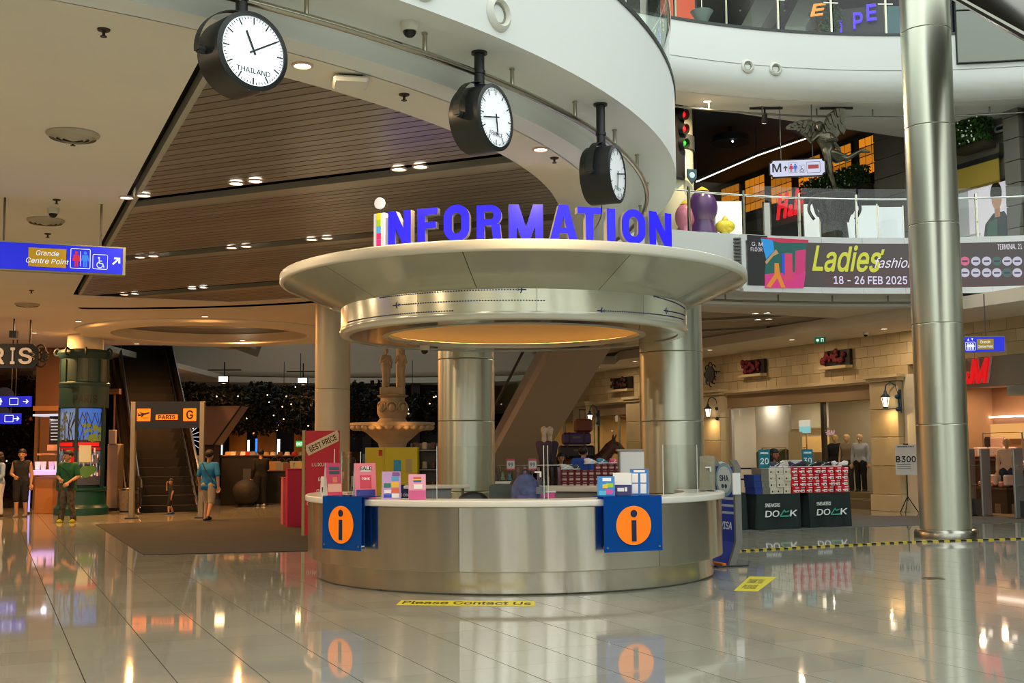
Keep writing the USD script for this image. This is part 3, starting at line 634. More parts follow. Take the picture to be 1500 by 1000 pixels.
for k, (c, z0, z1) in enumerate((('#e81f8a', .0, .09), ('#d8206a', .09, .165), ('#48a8e8', .165, .245), ('#9ac81c', .245, .325), ('#d8d018', .325, .4))):
    part(t, 'stripe', MB().box((.0, -.017, (z0 + z1) / 2), (.062, .006, z1 - z0 - .002)), P(c, .4, emit=c, es=.45))
part(t, 'dot', MB().lathe([(0, 0), (.06, 0), (.068, .01), (.068, .045), (.06, .055), (0, .055)], n=32).move((0, 0, 0), rx=pi / 2).move((0, .03, .52)), P('#e4e8ee', .3, emit='#dfe6f0', es=.35))
part(t, 'dot_bracket', MB().cyl((0, .05, .39), .012, .1, 10).box((.05, .05, .5), (.06, .03, .03)), dark_metal)

# blue acrylic "i" signs hung on the counter
def i_sign(px, lab, rzoff, w=.66, hgt=.62):
    a = ang(px, RT); pos = KC + (RT + .02) * np.array([math.cos(a), math.sin(a)]); rz = a + pi / 2 + rzoff
    t = thing('information_sign', lab, 'sign', (*pos, ZT + .005), rz, None)
    ba = usdkit.material(stage, '/World/Looks/blue_acrylic', {'t': ('transparent_bsdf', {'color': lin('#1a78d0')}), 'd': ('principled_bsdf', {'base_color': lin('#1272dc'), 'roughness': .08, 'specular_ior_level': .6}), 'm': ('mix_closure', {'fac': .4})}, [('t.BSDF', 'm.closure1'), ('d.BSDF', 'm.closure2')], surface='m.closure') if not stage.GetPrimAtPath('/World/Looks/blue_acrylic') else UsdShade.Material.Get(stage, '/World/Looks/blue_acrylic')
    part(t, 'front_sheet', MB().box((0, -.09, -hgt / 2 + .02), (w, .008, hgt)), ba)
    part(t, 'top_sheet', MB().box((0, .06, .026), (w, .3, .008)), ba)
    part(t, 'back_sheet', MB().box((-.04 if rzoff >= 0 else .04, .0, -hgt / 2 + .03), (w * .98, .006, hgt * .96)), ba)
    zc = -hgt / 2 + .005
    part(t, 'orange_disc', MB().face(circle(0, zc, .222, 64), -.1, .006), P('#ff8210', .4, emit='#ff7a08', es=.25))
    part(t, 'letter', MB().face(circle(0, zc + .135, .042), -.107, .004).face(rect(-.03, zc - .18, .03, zc + .06), -.107, .004), P('#14284e', .4))
    for sx in (-1, 1): part(t, 'standoff', MB().lathe([(0, 0), (.012, 0), (.012, .09), (0, .09)], n=12).move(rx=pi / 2).move((sx * (w / 2 - .04), -.012, -hgt + .07)), chrome)
    return t
i_sign(511, 'blue acrylic sign with an orange information disc at the left end of the counter', .06, .7)
i_sign(921, 'blue acrylic sign with an orange information disc at the right side of the counter', -.12, .74)

# ---------------------------------------------------------------- clocks, rail, balcony fittings
RLR = 10.2
rl = thing('hanging_rail', 'curved steel tube rail hung under the near white balcony beside the clocks', 'rail', (0, 0, 0))
part(rl, 'tube', MB().tube([(LC[0] + RLR * math.cos(a), LC[1] + RLR * math.sin(a), 4.92) for a in np.linspace(-2.3, 1.1, 120)], .03, 12), P('#b9b3a2', .25, 1.0), smooth=60)
for k in range(-5, 16):
    px = [449, 622, 750, 842, 900, 933, 948]
    if 0 <= k < 7:
        a, _ = (cpx(px[k], [0, 48, 101, 148, 190, 228, 262][k], LC, RLR, False) if k else (-1.02, 0))
    else: a = -1.02 - .14 * abs(k) if k < 0 else -.0 + .14 * (k - 6)
    if k == 0: a = cpx(449, 10, LC, RLR, False)[0]
    if k == 6: last = a
    if k > 6: a = last + .14 * (k - 6)
    part(rl, 'hanger', MB().cyl((LC[0] + RLR * math.cos(a), LC[1] + RLR * math.sin(a), 4.94), .02, .16, 12).cyl((LC[0] + RLR * math.cos(a), LC[1] + RLR * math.sin(a), 5.085), .026, .012, 12), P('#b9b3a2', .25, 1.0))
def clock(px, py, hpx, yaw, lab, name, hr, mn, dial=.55):
    R_ = .29
    Y = 2 * R_ * FPX / hpx; p = aty(px, py, Y)
    t = thing('hanging_clock', lab, 'clock', p, yaw, None)
    # drum axis along local -y (the dial looks there)
    dep = .3
    def lz(prof, n=64): return MB().lathe(prof, n=n).move(rx=pi / 2)
    part(t, 'drum', lz([(0, -dep), (R_ - .015, -dep), (R_, -dep + .02), (R_, -.01), (R_, .0), (R_ - .035, .012), (R_ - .035, -.02), (0, -.02)]), black_metal, smooth=40)
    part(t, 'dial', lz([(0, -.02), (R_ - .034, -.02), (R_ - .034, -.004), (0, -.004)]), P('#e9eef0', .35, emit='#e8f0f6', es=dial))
    m = MB()
    for k in range(60):
        a_ = k * pi / 30; L = .05 if k % 5 == 0 else .018; wd = .009 if k % 5 == 0 else .004; r0 = R_ - .045 - L
        g = sa.rotate(rect(-wd / 2, r0, wd / 2, r0 + L), -math.degrees(a_), origin=(0, 0)); m.face(g, -.005, .002)
    part(t, 'minute_marks', m, P('#2a2d30', .5))
    h1 = sa.rotate(rect(-.008, -.03, .008, .15), -(hr % 12 + mn / 60) * 30, origin=(0, 0)); h2 = sa.rotate(rect(-.006, -.04, .006, .215), -mn * 6, origin=(0, 0))
    part(t, 'hour_hand', MB().face(h1, -.008, .003), P('#22262a', .5)); part(t, 'minute_hand', MB().face(h2, -.012, .003), P('#22262a', .5))
    part(t, 'country_name', T(name, .036, .036 * len(name) * .95, .002, bold=False, y=-.006, at=(0, -.165)), P('#3c4246', .5))
    part(t, 'cover_glass', lz([(0, .004), (R_ - .036, .004), (R_ - .036, .008), (0, .008)]), glass((1, 1, 1), 1.22))
    arc = [(( R_ + .07) * math.cos(x), dep * .55, (R_ + .04) * math.sin(x)) for x in np.linspace(-.1, pi + .1, 28)]
    yk = MB()
    for q0, q1 in zip(arc[:-1], arc[1:]):
        yk.add(trimesh.convex.convex_hull(np.array([[q[0] * k, q[1] + o, q[2] * k] for q in (q0, q1) for k in (.985, 1.0) for o in (-.035, .035)])))
    part(t, 'yoke', yk, black_metal)
    for sx in (-1, 1): part(t, 'pivot_bolt', MB().lathe([(0, 0), (.03, 0), (.03, .05), (0, .05)], n=16).move(ry=pi / 2 * 1).move((sx * (R_ + .035) - .025, dep * .55, -.02)), dark_metal)
    top = 5.1 - p[2]
    part(t, 'hanging_post', MB().cyl((0, dep * .55, R_ + .02), .045, top - R_ - .02, 20).cyl((0, dep * .55, R_ + .12), .053, .03, 20).cyl((0, dep * .55, top - .02), .07, .02, 20), black_metal)
    return t
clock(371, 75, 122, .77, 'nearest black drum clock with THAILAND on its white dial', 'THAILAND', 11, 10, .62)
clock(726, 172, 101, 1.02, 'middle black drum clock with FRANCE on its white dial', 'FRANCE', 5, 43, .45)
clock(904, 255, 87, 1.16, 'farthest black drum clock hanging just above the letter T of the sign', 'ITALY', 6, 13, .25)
def nozzle(pos, nrm_ang, r, lab):
    t = thing('air_nozzle', lab, 'air nozzle', pos, nrm_ang + pi / 2, 'round air nozzles in the white balcony fronts')
    lz = lambda prof: MB().lathe(prof, n=40).move(rx=pi / 2)
    part(t, 'flange', lz([(r * .55, 0), (r, 0), (r, .008), (r * .9, .03), (r * .72, .045), (r * .6, .02), (r * .55, -.05)]), P('#dcdcd0', .4), smooth=50)
    part(t, 'throat', lz([(r * .57, -.1), (r * .57, .01), (r * .5, .01), (r * .46, -.06), (0, -.09), (0, -.1)]), P('#8d8d7c', .4), smooth=50)
    part(t, 'duct', lz([(0, -.088), (r * .3, -.07), (r * .34, -.03), (r * .3, -.03), (0, -.06)]), P('#3e3e36', .6), smooth=50)
a, z = cpx(730, 20, LC, LR, False); nozzle((LC[0] + LR * math.cos(a), LC[1] + LR * math.sin(a), z), a, .155, 'cream air nozzle fully in view on the near balcony front')
a2 = a - .085; nozzle((LC[0] + LR * math.cos(a2), LC[1] + LR * math.sin(a2), z), a2, .155, 'cream air nozzle cut by the top of the view on the near balcony front')
for x, y, l in ((1095, 97, 'left one of the pair of air nozzles on the upper curved balcony'), (1136, 101, 'right one of the pair of air nozzles on the upper curved balcony')):
    a, z = cpx(x, y, RC, RR); nozzle((RC[0] + (RR - .01) * math.cos(a), RC[1] + (RR - .01) * math.sin(a), z), a + pi, .15, l)

# ---------------------------------------------------------------- things in the ceiling
def sprinkler(p, lab):
    t = thing('sprinkler_head', lab, 'sprinkler', p, 0, 'sprinkler heads in the plaster ceiling')
    part(t, 'escutcheon', MB().lathe([(0, 0), (.05, 0), (.045, -.012), (.02, -.02), (0, -.02)], n=20), P('#4b4436', .4, .6))
    part(t, 'nozzle', MB().cyl((0, 0, -.055), .012, .04, 10).cyl((0, 0, -.06), .026, .006, 14), P('#3a342a', .4, .6))
for (x, y), l in zip(((152, 43), (107, 205), (83, 292), (70, 342), (46, 425), (592, 138), (812, 231)), ('nearest to the left balcony edge', 'just below the large air diffuser', 'above the dome camera', 'above the blue hanging sign', 'far back above the dark PARIS board', 'between the first and second clock', 'right of the middle clock')):
    sprinkler(atz(x, y, ZC), 'small brass sprinkler head ' + l)
def diffuser(p, r, lab):
    t = thing('air_diffuser', lab, 'air vent', p, 0, 'round ceiling air diffusers')
    for k, (ra, rb_) in enumerate(((1, .86), (.8, .62), (.56, .4), (.34, .0))):
        part(t, 'cone', MB().rev([(r * ra, -.012 - .012 * k), (r * max(rb_, .01), -.05 - .01 * k), (r * max(rb_, .01), -.041 - .01 * k), (r * ra, -.004 - .012 * k)], 0, 2 * pi, n=40), P('#b6aa92', .5), smooth=50)
    part(t, 'throat', MB().cyl((0, 0, -.006), r * .86, .005, 32), P('#2b261f', .7))
for x, y, r, l in ((107, 196, .26, 'large round cream air diffuser at upper left'), (67, 322, .25, 'round cream air diffuser beside the dome camera'), (40, 445, .26, 'small looking round air diffuser far down the left ceiling')):
    diffuser(atz(x, y, ZC), r, l)
def domecam(p, lab):
    t = thing('dome_camera', lab, 'security camera', p, 0, 'dome security cameras')
    part(t, 'housing', MB().lathe([(0, 0), (.075, 0), (.075, -.03), (.068, -.075), (0, -.075)], n=28), P('#d9d6c6', .4)); part(t, 'dome', MB().sph((0, 0, -.072), .055), P('#0c0d10', .08), smooth=60)
for p, l in ((atz(78, 305, ZC), 'white dome camera on the left ceiling above the blue sign'), (atz(600, 33, 5.1), 'white dome camera under the near balcony between two clocks'), (aty(622, 506, 17.3), 'white dome camera under the back of the kiosk canopy'), (atz(1268, 486, 4.62), 'dark dome camera on the right ceiling border')):
    domecam(p, l)
def downlight(p, r, es, lab, double=False, group='recessed ceiling lamps', light=0., col='#fff1dc', tone='#ffd9a6'):
    t = thing('downlight', lab, 'ceiling lamp', p, math.atan2(us[1], us[0]), group)
    for dx in ((-.14, .14) if double else (0,)):
        part(t, 'trim_ring', MB().lathe([(r, 0), (r * 1.3, 0), (r * 1.3, -.012), (r * 1.05, -.016), (r, 0)], (dx, 0, 0), 28), P('#d7b6a2', .4))
        part(t, 'lamp', MB().cyl((dx, 0, -.006), r, .004, 24), E(col, es))
    if light: disk(t, (0, 0, -.03), .12, light, lin(tone))
for (x, y), l in (((443, 95), 'near the first clock'), ((792, 218), 'right of the middle clock')): downlight(atz(x, y, ZC), .07, 5, 'pink rimmed round ceiling lamp ' + l, light=300)
for (x, y), l in zip(((198, 287), (360, 266), (215, 375), (350, 361), (190, 430), (290, 421), (468, 349), (600, 245)), ('at the left end of the first dark slot', 'in the middle of the first dark slot', 'at the left end of the second dark slot', 'second along the second dark slot', 'at the left end of the third dark slot', 'second along the third dark slot', 'third along the second dark slot, by the i of the sign', 'behind the middle clock in the first dark slot')):
    downlight(atz(x, y, ZC), .075, 6, 'twin ceiling lamp ' + l, True, light=170, tone='#ffd9ae')
for k, (x, y) in enumerate(((115, 470), (300, 463), (200, 503), (355, 498), (50, 487))):
    downlight(atz(x, y, ZC), .08, 5, 'round lamp in the far left ceiling, ' + ('left of the round recess', 'in front of the round recess', 'right of the green column top', 'right behind the round recess', 'above the dark PARIS board')[k], light=1500, tone='#ffae62')
for k, (x, y) in enumerate(((1118, 467), (1098, 489), (1330, 460), (1115, 458))): downlight(atz(x, y, ZC + (.06 if k < 2 else 0)), .08, 6, 'twin lamp in the slatted ceiling below the screen, ' + ('front slot', 'rear slot', 'beside the metal column', 'near the balcony edge')[k], True, light=72)
for k, (x, y) in enumerate(((876, 537), (930, 529), (1040, 512), (1295, 481), (1160, 497))): downlight(atz(x, y, 4.62), .08, 5, 'small lamp in the ceiling border, ' + ('far behind the escalator', 'behind the wide column', 'left of the first red flower sign', 'near the tall column', 'over the first red flower sign')[k], light=170, tone='#ffd9ae')
downlight(atz(1036, 148, 9.4), .09, 5, 'round lamp under the upper balcony near the traffic lights', light=900)
for k, (x, y) in enumerate(((-6.6, 8.6), (-7.6, 12.4), (-10.6, 16.6), (-11.2, 9.4), (-12.6, 20.5), (-13.8, 25.5))):  # unseen lamps, added to brighten the ceiling and floor at left
    downlight((x, y, ZC), .08, 5, 'added round ceiling lamp left of the view, ' + ('first', 'second', 'third', 'fourth', 'fifth', 'sixth')[k] + ' from the viewer', light=840, tone='#ffdfba')
t = thing('wireless_box', 'flat white square box on the ceiling between the first two clocks', 'wireless router', atz(513, 114, ZC), .2)
part(t, 'box', MB().box((0, 0, -.045), (.3, .3, .05), b=.02), P('#e3dfd2', .4)); part(t, 'plate', MB().box((0, 0, -.01), (.2, .2, .02)), dark_metal)

# ---------------------------------------------------------------- on the counter
def on_top(px, r): a = ang(px, RT); a = cpx(px, 722, KC, r, False)[0]; return KC + r * np.array([math.cos(a), math.sin(a)]), a + pi / 2
def tent(px, w, h, lab, cols, yaw=0., r=2.62, name='table_tent', cat='table card', slab=None):
    p, rz = on_top(px, r)
    t = thing(name, lab, cat, (*p, ZT), yaw, None)
    lean = h * .2; tl = math.atan2(lean, h)
    for sgn, nm in ((1, 'front_leaf'), (-1, 'back_leaf')):
        part(t, nm, MB().box((0, 0, h / 2), (w, .004, h)).move(rx=-sgn * tl).move((0, -sgn * lean, 0)), white_p)
    for k, (nm, c, x0, z0, x1, z1) in enumerate(cols):
        part(t, nm, MB().face(rect(x0 * w, z0 * h, x1 * w, z1 * h, .002), -.0025 - .001 * k, .002).move(rx=-tl).move((0, -lean, 0)), P(c, .4))
    for nm, tx, hh, c, x, z in slab or ():
        part(t, nm, T(tx, hh, None, .002, y=-.009, at=(x * w, z * h)).apply_transform(trimesh.transformations.rotation_matrix(-tl, [1, 0, 0])).apply_translation((0, -lean, 0)), P(c, .4))
    return t
tent(487, .2, .43, 'dark and pink price tents standing at the left end of the counter', [('print', '#d6416c', -.5, 0, .5, 1), ('panel', '#2c4f5c', -.3, .66, .4, .76), ('panel', '#355a6a', -.3, .79, .4, .88), ('panel', '#f0b8a8', -.46, .14, .46, .38), ('panel', '#e08a5a', -.1, .42, .2, .58)], .55)
tent(470, .13, .24, 'small cream card with a black pen picture at the left end of the counter', [('print', '#f0d9bb', -.48, .1, .48, .98), ('panel', '#221c18', -.48, .1, .48, .4), ('panel', '#1b1b1b', -.15, .55, .2, .85)], .4, 2.56)
tent(534, .26, .43, 'tall pink table tent with a blue foot, third from the left on the counter', [('print', '#ee7f94', -.5, 0, .5, 1), ('panel', '#f4f0ee', -.22, .76, .28, .91), ('panel', '#e03a5c', -.26, .28, .28, .66), ('panel', '#2b2fa0', -.44, .03, .44, .25)], .33, slab=[('lettering', 'PINK', .03, '#ffffff', .02, .52), ('lettering', 'SALE', .045, '#30303a', .03, .8)])
tent(573, .22, .33, 'purple table tent covered in small coloured tiles on the counter', [('print', '#c9a2e0', -.5, 0, .5, 1), ('panel', '#4fa8e0', .0, .66, .4, .82), ('panel', '#1f7a62', -.42, .42, -.04, .58), ('panel', '#f0c020', .0, .42, .4, .62), ('panel', '#e8622a', .0, .24, .4, .4), ('panel', '#2348c0', -.44, .06, -.02, .18), ('panel', '#f5f5f5', .0, .05, .4, .2), ('panel', '#8a4a9a', .05, .84, .45, .97), ('panel', '#f0f0f8', -.42, .22, -.04, .34)], .22)
tent(611, .2, .3, 'pink card with a rainbow flag and cats standing right of the purple tent', [('print', '#efa8c6', -.5, 0, .5, 1), ('panel', '#e4403c', -.22, .82, .24, .88), ('panel', '#f0c83c', -.22, .76, .24, .82), ('panel', '#3a62c0', -.22, .68, .24, .76), ('panel', '#faf3f2', -.2, .42, .3, .6), ('panel', '#d65a98', -.5, 0, .5, .36)], .1)
tent(888, .2, .26, 'blue table tent with yellow and pink bubbles at the right of the counter', [('print', '#2f8fe0', -.5, 0, .5, 1), ('panel', '#a8d830', 0, .5, .42, .68), ('panel', '#f0d020', -.2, .46, .1, .64), ('panel', '#e05ab0', -.05, .2, .4, .4), ('panel', '#5ac8e8', -.4, .14, 0, .34), ('panel', '#ffffff', -.2, .78, .3, .92)], -.12)
tent(912, .22, .3, 'white and purple camera notice card on an orange base on the counter', [('print', '#f2f2ee', -.5, .5, .5, 1), ('panel', '#38306e', -.5, .1, .5, .52), ('panel', '#f4f4f4', -.26, .26, .1, .4), ('panel', '#f4f4f4', .14, .26, .26, .42), ('base_strip', '#e8981c', -.5, 0, .5, .11)], -.16)
tent(937, .22, .34, 'blue framed card with four white squares standing on the counter', [('print', '#2a7ccc', -.5, 0, .5, 1), ('panel', '#f4f6f8', -.38, .52, -.06, .84), ('panel', '#f4f6f8', .06, .52, .38, .84), ('panel', '#f4f6f8', -.38, .14, -.06, .48), ('panel', '#f4f6f8', .06, .14, .38, .48), ('panel', '#f4f6f8', -.3, .88, .3, .96)], -.16)
def screen(pxa, pxb, r, h, lab):
    pa, _ = on_top(pxa, r); pb, _ = on_top(pxb, r); m = (pa + pb) / 2; d = pb - pa; L = np.hypot(*d); rz = math.atan2(d[1], d[0])
    t = thing('acrylic_screen', lab, 'counter screen', (*m, ZT), rz, None)
    part(t, 'sheet', MB().box((0, 0, h / 2), (L, .008, h)), acrylic)
    for sx in (-1, 1): part(t, 'edge', MB().box((sx * L / 2, 0, h / 2), (.007, .012, h)), P('#cfdad6', .15))
    for sx in (-.35, .35): part(t, 'foot', MB().box((sx * L, 0, .006), (.03, .2, .012)), acrylic)
screen(640, 797, 2.45, .62, 'large clear acrylic screen in the middle of the counter')
screen(797, 803, 2.5, .62, 'narrow clear acrylic fin beside the large middle screen')
screen(972, 1022, 2.5, .62, 'clear acrylic screen at the right side of the counter')
screen(468, 482, 2.45, .6, 'tall narrow acrylic fin at the left end of the counter')
screen(486, 528, 2.35, .56, 'greenish acrylic screen behind the leaflet tents')
p, rz = on_top(1038, 2.6)
t = thing('leaflet_holder', 'clear acrylic leaflet holder with grey papers at the right end of the counter', 'leaflet holder', (*p, ZT), -.5)
part(t, 'papers', MB().box((0, .02, .24), (.2, .05, .46), rx=-.12), P('#a09a86', .7)); part(t, 'shell', MB().box((0, -.04, .2), (.24, .006, .4), rx=-.12).box((0, .08, .25), (.24, .006, .5), rx=-.12).box((0, .02, .005), (.24, .16, .01)), acrylic)
p, rz = on_top(1055, 2.65)
t = thing('bottle', 'clear pump bottle at the far right end of the counter', 'bottle', (*p, ZT)); part(t, 'body', MB().lathe([(0, 0), (.05, 0), (.05, .2), (.02, .26), (0, .26)], n=20), acrylic); part(t, 'pump', MB().cyl((0, 0, .26), .012, .06, 10).box((-.03, 0, .32), (.08, .02, .015)), white_p)
p, rz = on_top(792, 2.42)
t = thing('hand_gel_bottle', 'clear hand gel bottle with a white pump beside the acrylic fin', 'bottle', (*p, ZT)); part(t, 'body', MB().lathe([(0, 0), (.055, 0), (.055, .2), (.02, .25), (0, .25)], n=20), glass((.8, .86, .9), 1.4)); part(t, 'pump', MB().cyl((0, 0, .25), .012, .06, 10).box((-.03, 0, .31), (.08, .02, .015)), white_p); part(t, 'label_patch', MB().lathe([(.056, .06), (.056, .14), (.055, .14), (.055, .06)], n=20), P('#5a6068', .5))
# behind the counter
t = thing('monitor', 'dark grey back of a computer monitor inside the kiosk', 'monitor', (*aty(749, 727, 15.6)[:2], .78))
part(t, 'screen_back', MB().box((0, 0, .24), (.58, .05, .34), b=.015), P('#56615c', .25)); part(t, 'stand', MB().box((0, .06, .05), (.06, .04, .2)).box((0, .06, .005), (.24, .18, .01)), black)
t = thing('printer', 'tall white box standing on the inner desk behind the camera notice', 'printer', (*aty(925, 705, 16.1)[:2], .77))
part(t, 'cabinet', MB().box((0, 0, .42), (.33, .25, .84), b=.01), P('#f2f4f6', .4)); part(t, 'lid', MB().box((-.02, 0, .86), (.36, .26, .03), b=.008), P('#a8a6a0', .3)); part(t, 'side_trim', MB().box((-.168, -.01, .42), (.012, .26, .84)), P('#8f9290', .3))
t = thing('inner_desk', 'white topped desk inside the kiosk ring', 'desk', (0.02, 16.0, 0))
part(t, 'desktop', MB().rev([(2.28, .76), (2.28, .72), (1.75, .72), (1.75, .76)], -2.9, -.25, (0, .157)), white_gloss)
part(t, 'cabinet', MB().rev([(2.25, .72), (2.25, .05), (2.15, .05), (2.15, .72)], -2.9, -.25, (0, .157)), P('#8a8f92', .5))
t = thing('side_desk', 'raised white desk with a grey cabinet beside the kiosk column', 'desk', (*aty(640, 712, 17.2)[:2], 0), .06)
part(t, 'desktop', MB().box((0, 0, 1.12), (.95, .5, .045), b=.008), white_gloss); part(t, 'cabinet', MB().box((-.1, .02, .55), (.62, .42, 1.1)), P('#8b9196', .5)); part(t, 'leg', MB().box((.38, .15, .55), (.04, .04, 1.1)), steel)
t = thing('office_chair', 'black office chair back showing over the counter', 'chair', (*aty(693, 722, 15.7)[:2], 0), .2)
part(t, 'backrest', MB().sph((0, 0, .95), .2, (1.1, .3, .75), 2), black, smooth=60); part(t, 'seat', MB().box((0, -.2, .5), (.46, .44, .07), b=.03), black); part(t, 'gas_lift', MB().cyl((0, -.2, .08), .03, .4, 12), dark_metal)
for k in range(5): part(t, 'foot', MB().box((.15 * math.cos(k * 1.257), -.2 + .15 * math.sin(k * 1.257), .06), (.3, .04, .03), rz=k * 1.257), black)
t = thing('box', 'pink storage box with a white lid inside the kiosk', 'box', (*aty(797, 720, 15.3)[:2], .98)); part(t, 'body', MB().box((0, 0, .06), (.28, .2, .11), b=.01), P('#e05aa0', .5)); part(t, 'lid', MB().box((0, 0, .125), (.3, .22, .02)), white_p)
t = thing('person', 'person at a desk inside the kiosk, only dark hair showing', 'person', (*aty(757, 710, 15.9)[:2], -.36), 0)
figure(t, 1.6, dict(kL=(.09, -.24, .5), kR=(-.09, -.24, .5), aL=(.09, -.22, .25), aR=(-.09, -.22, .25)), shirt='#3c4a6a', trousers='#22252c', shoes='#141414', hair='#2a1a12', female=True, hair_len=.05)
t = thing('backpack', 'blue and purple patterned backpack behind the acrylic screen', 'backpack', (*aty(770, 722, 15.2)[:2], .77)); part(t, 'body', MB().sph((0, 0, .3), .2, (.95, .6, 1.35), 3), P('#4e5a86', .7, noise=(9, .5)), smooth=60); part(t, 'pocket', MB().box((0, -.1, .2), (.24, .08, .2), b=.03), P('#5a5590', .7)); part(t, 'handle', MB().tube([(.05 * math.cos(x), 0, .56 + .06 * math.sin(x)) for x in np.linspace(0, pi, 10)], .01), P('#30344a', .7))

# ---------------------------------------------------------------- on the floor
def floor_sheet(name, lab, cat, pts, m, d=.006):
    return solo(name, lab, cat, MB().ext(sg.Polygon(pts), 0, d), m)
mat_m = P('#30312f', .95, noise=((1.2, 9, 1), .25), bump=(160, .5))
floor_sheet('carpet_mat', 'large dark grey entrance carpet on the floor left of the kiosk', 'carpet', [atz(140, 768)[:2], atz(210, 813)[:2], atz(456, 807)[:2], atz(450, 772)[:2], atz(416, 757)[:2]], mat_m, .01)
floor_sheet('carpet_mat', 'dark grey carpet under the black sneaker tables', 'carpet', [atz(1048, 779)[:2], atz(1345, 769)[:2], atz(1520, 764)[:2], atz(1520, 757)[:2], atz(1345, 756)[:2], atz(1240, 755)[:2], atz(1050, 756)[:2]], P('#5b5c5a', .95, noise=(8, .15)), .01)
def sticker(lab, pts, lines):
    c = np.mean([p[:2] for p in pts], 0); t = thing('floor_sticker', lab, 'sticker', (*c, 0.0), 0)
    part(t, 'sheet', MB().ext(sg.Polygon([p[:2] - c for p in pts]), 0.0005, .002), P('#c9c012', .5)); x = np.array(pts[1][:2]) - pts[0][:2]; y = np.array(pts[3][:2]) - pts[0][:2]
    for tx, a, b, hf in lines:
        m = T(tx, 1.0, 1.0, .001, center=False); v = np.array(m.vertices); n = np.stack([v[:, 0], v[:, 2]], 1); n[:, 1] /= max(1.0, n[:, 1].max())
        q = (pts[0][:2] - c)[None] + x[None] * (a + (b - a) * n[:, :1]) + y[None] * (hf[0] + (hf[1] - hf[0]) * n[:, 1:]); m.vertices = np.concatenate([q, .0022 + v[:, 1:2] * -1], 1)
        if m.volume < 0: m.invert()
        part(t, 'lettering', m, P('#151505', .6))
sticker('long yellow floor sticker reading Please Contact in front of the counter', [atz(580, 886), atz(783, 888), atz(783, 880.5), atz(588, 879)], [('Please Contact Us', .03, .97, (.25, .85))])
sticker('slanted yellow floor sticker right of the kiosk', [atz(1075, 865), atz(1110, 866), atz(1138, 845), atz(1098, 844)], [('THANK YOU', .15, .85, (.5, .8)), ('PLEASE', .2, .8, (.15, .4))])
t = thing('floor_socket', 'small round black socket lid set in the floor', 'floor socket', atz(1367, 847)); part(t, 'lid', MB().cyl((0, 0, 0), .13, .004, 28), P('#151515', .4)); part(t, 'rim', MB().rev([(.13, .005), (.145, .004), (.145, 0), (.13, 0)], 0, 2 * pi, n=28), steel)
t = thing('cable_cover', 'black and yellow striped cable cover lying across the floor', 'cable cover', (0, 0, 0)); cps = [atz(1072, 808)[:2], atz(1200, 801)[:2], atz(1340, 794)[:2], atz(1510, 789)[:2]]
L = np.concatenate([np.linspace(a, b, 22)[:-1] for a, b in zip(cps[:-1], cps[1:])] + [[cps[-1]]])
for i in range(len(L) - 1):
    c = (L[i] + L[i + 1]) / 2; d = L[i + 1] - L[i]; part(t, ('black_band', 'yellow_band')[i % 2], MB().box((c[0], c[1], .012), (np.hypot(*d), .07, .024), rz=math.atan2(d[1], d[0])), P(('#16160f', '#cdb51e')[i % 2], .5))

# price stand, pink plinths
pa, pb = atz(443, 772)[:2], atz(500, 775)[:2]
rz = .1; w = .66
t = thing('price_stand', 'tall red BEST PRICE banner stand behind the left end of the counter', 'banner stand', (*aty(472, 700, 22.6)[:2], 0), rz)
hst = 1.98; part(t, 'panel', MB().box((0, 0, hst / 2 + .06), (w, .05, hst)), P('#d3122e', .4)); part(t, 'frame', MB().box((-w / 2 - .02, .01, hst / 2 + .06), (.07, .07, hst + .02)), P('#b8a06a', .5)); part(t, 'foot', MB().box((0, 0, .03), (.5, .4, .06), b=.01), white_p)
part(t, 'ribbon', MB().face(sa.rotate(rect(-.34, -.1, .36, .1), 26, origin=(0, 0)).intersection(sg.box(-.31, -.4, .31, .4)), -.027, .003).move((0, 0, 1.8)), P('#e9d9b8', .5))
m = T('BEST PRICE', .11, .56, .003, y=-.03); m.apply_translation((0, 0, -.055)); m.apply_transform(trimesh.transformations.rotation_matrix(-.45, [0, 1, 0])); m.apply_translation((.01, 0, 1.8)); part(t, 'ribbon_lettering', m, P('#4a1010', .5))
for tx, z in (('LUXURY', 1.36), ('BY', 1.08), ('GET', .86), ('THE', .74), ('GUARANTEE', .62)): part(t, 'lettering', T(tx, .065, None, .003, y=-.027, at=(-.02, z)), P('#f3e6e0', .5))
for px, w_, h_, c, l in ((425, .38, 1.05, '#c9606c', 'lower'), (436, .5, 1.25, '#b01848', 'taller'),):
    q = atz(px, 768 + (px - 425) * .3); t = thing('display_plinth', f'{l} pink display plinth left of the red price stand', 'plinth', (q[0], q[1], 0), .3); part(t, 'body', MB().box((0, 0, h_ / 2), (w_, .4, h_), b=.01), P(c, .5)); part(t, 'cap', MB().box((0, 0, h_ + .01), (w_ + .02, .42, .02)), P(c, .3))

# payment standee beside the counter
q = atz(1060, 829)
t = thing('standee', 'tall blue standee with a round SHA badge and bent grey edge right of the counter', 'standee', (q[0] - .0, q[1] + .16, 0), -1.2)
prof = [(-.05, .02), (.05, .02), (.17, .32), (.17, 1.38), (.11, 1.48), (.0, 1.48), (.07, 1.38), (.07, .34)]
side = sg.Polygon(prof)
def flank(x0, thick, pg=side):
    m = trimesh.creation.extrude_polygon(pg, thick, engine='earcut'); v = np.array(m.vertices); m.vertices = np.stack([x0 + v[:, 2], v[:, 0], v[:, 1]], -1); trimesh.repair.fix_normals(m); return m
part(t, 'side_edge', flank(.24, .05), P('#8e8c86', .35, .4)); part(t, 'side_edge', flank(-.29, .05), P('#8e8c86', .35, .4))
part(t, 'face', MB().box((0, .1, .86), (.5, .03, 1.06)).box((0, .04, .17), (.5, .03, .34), rx=-.36), P('#1a36b8', .35))
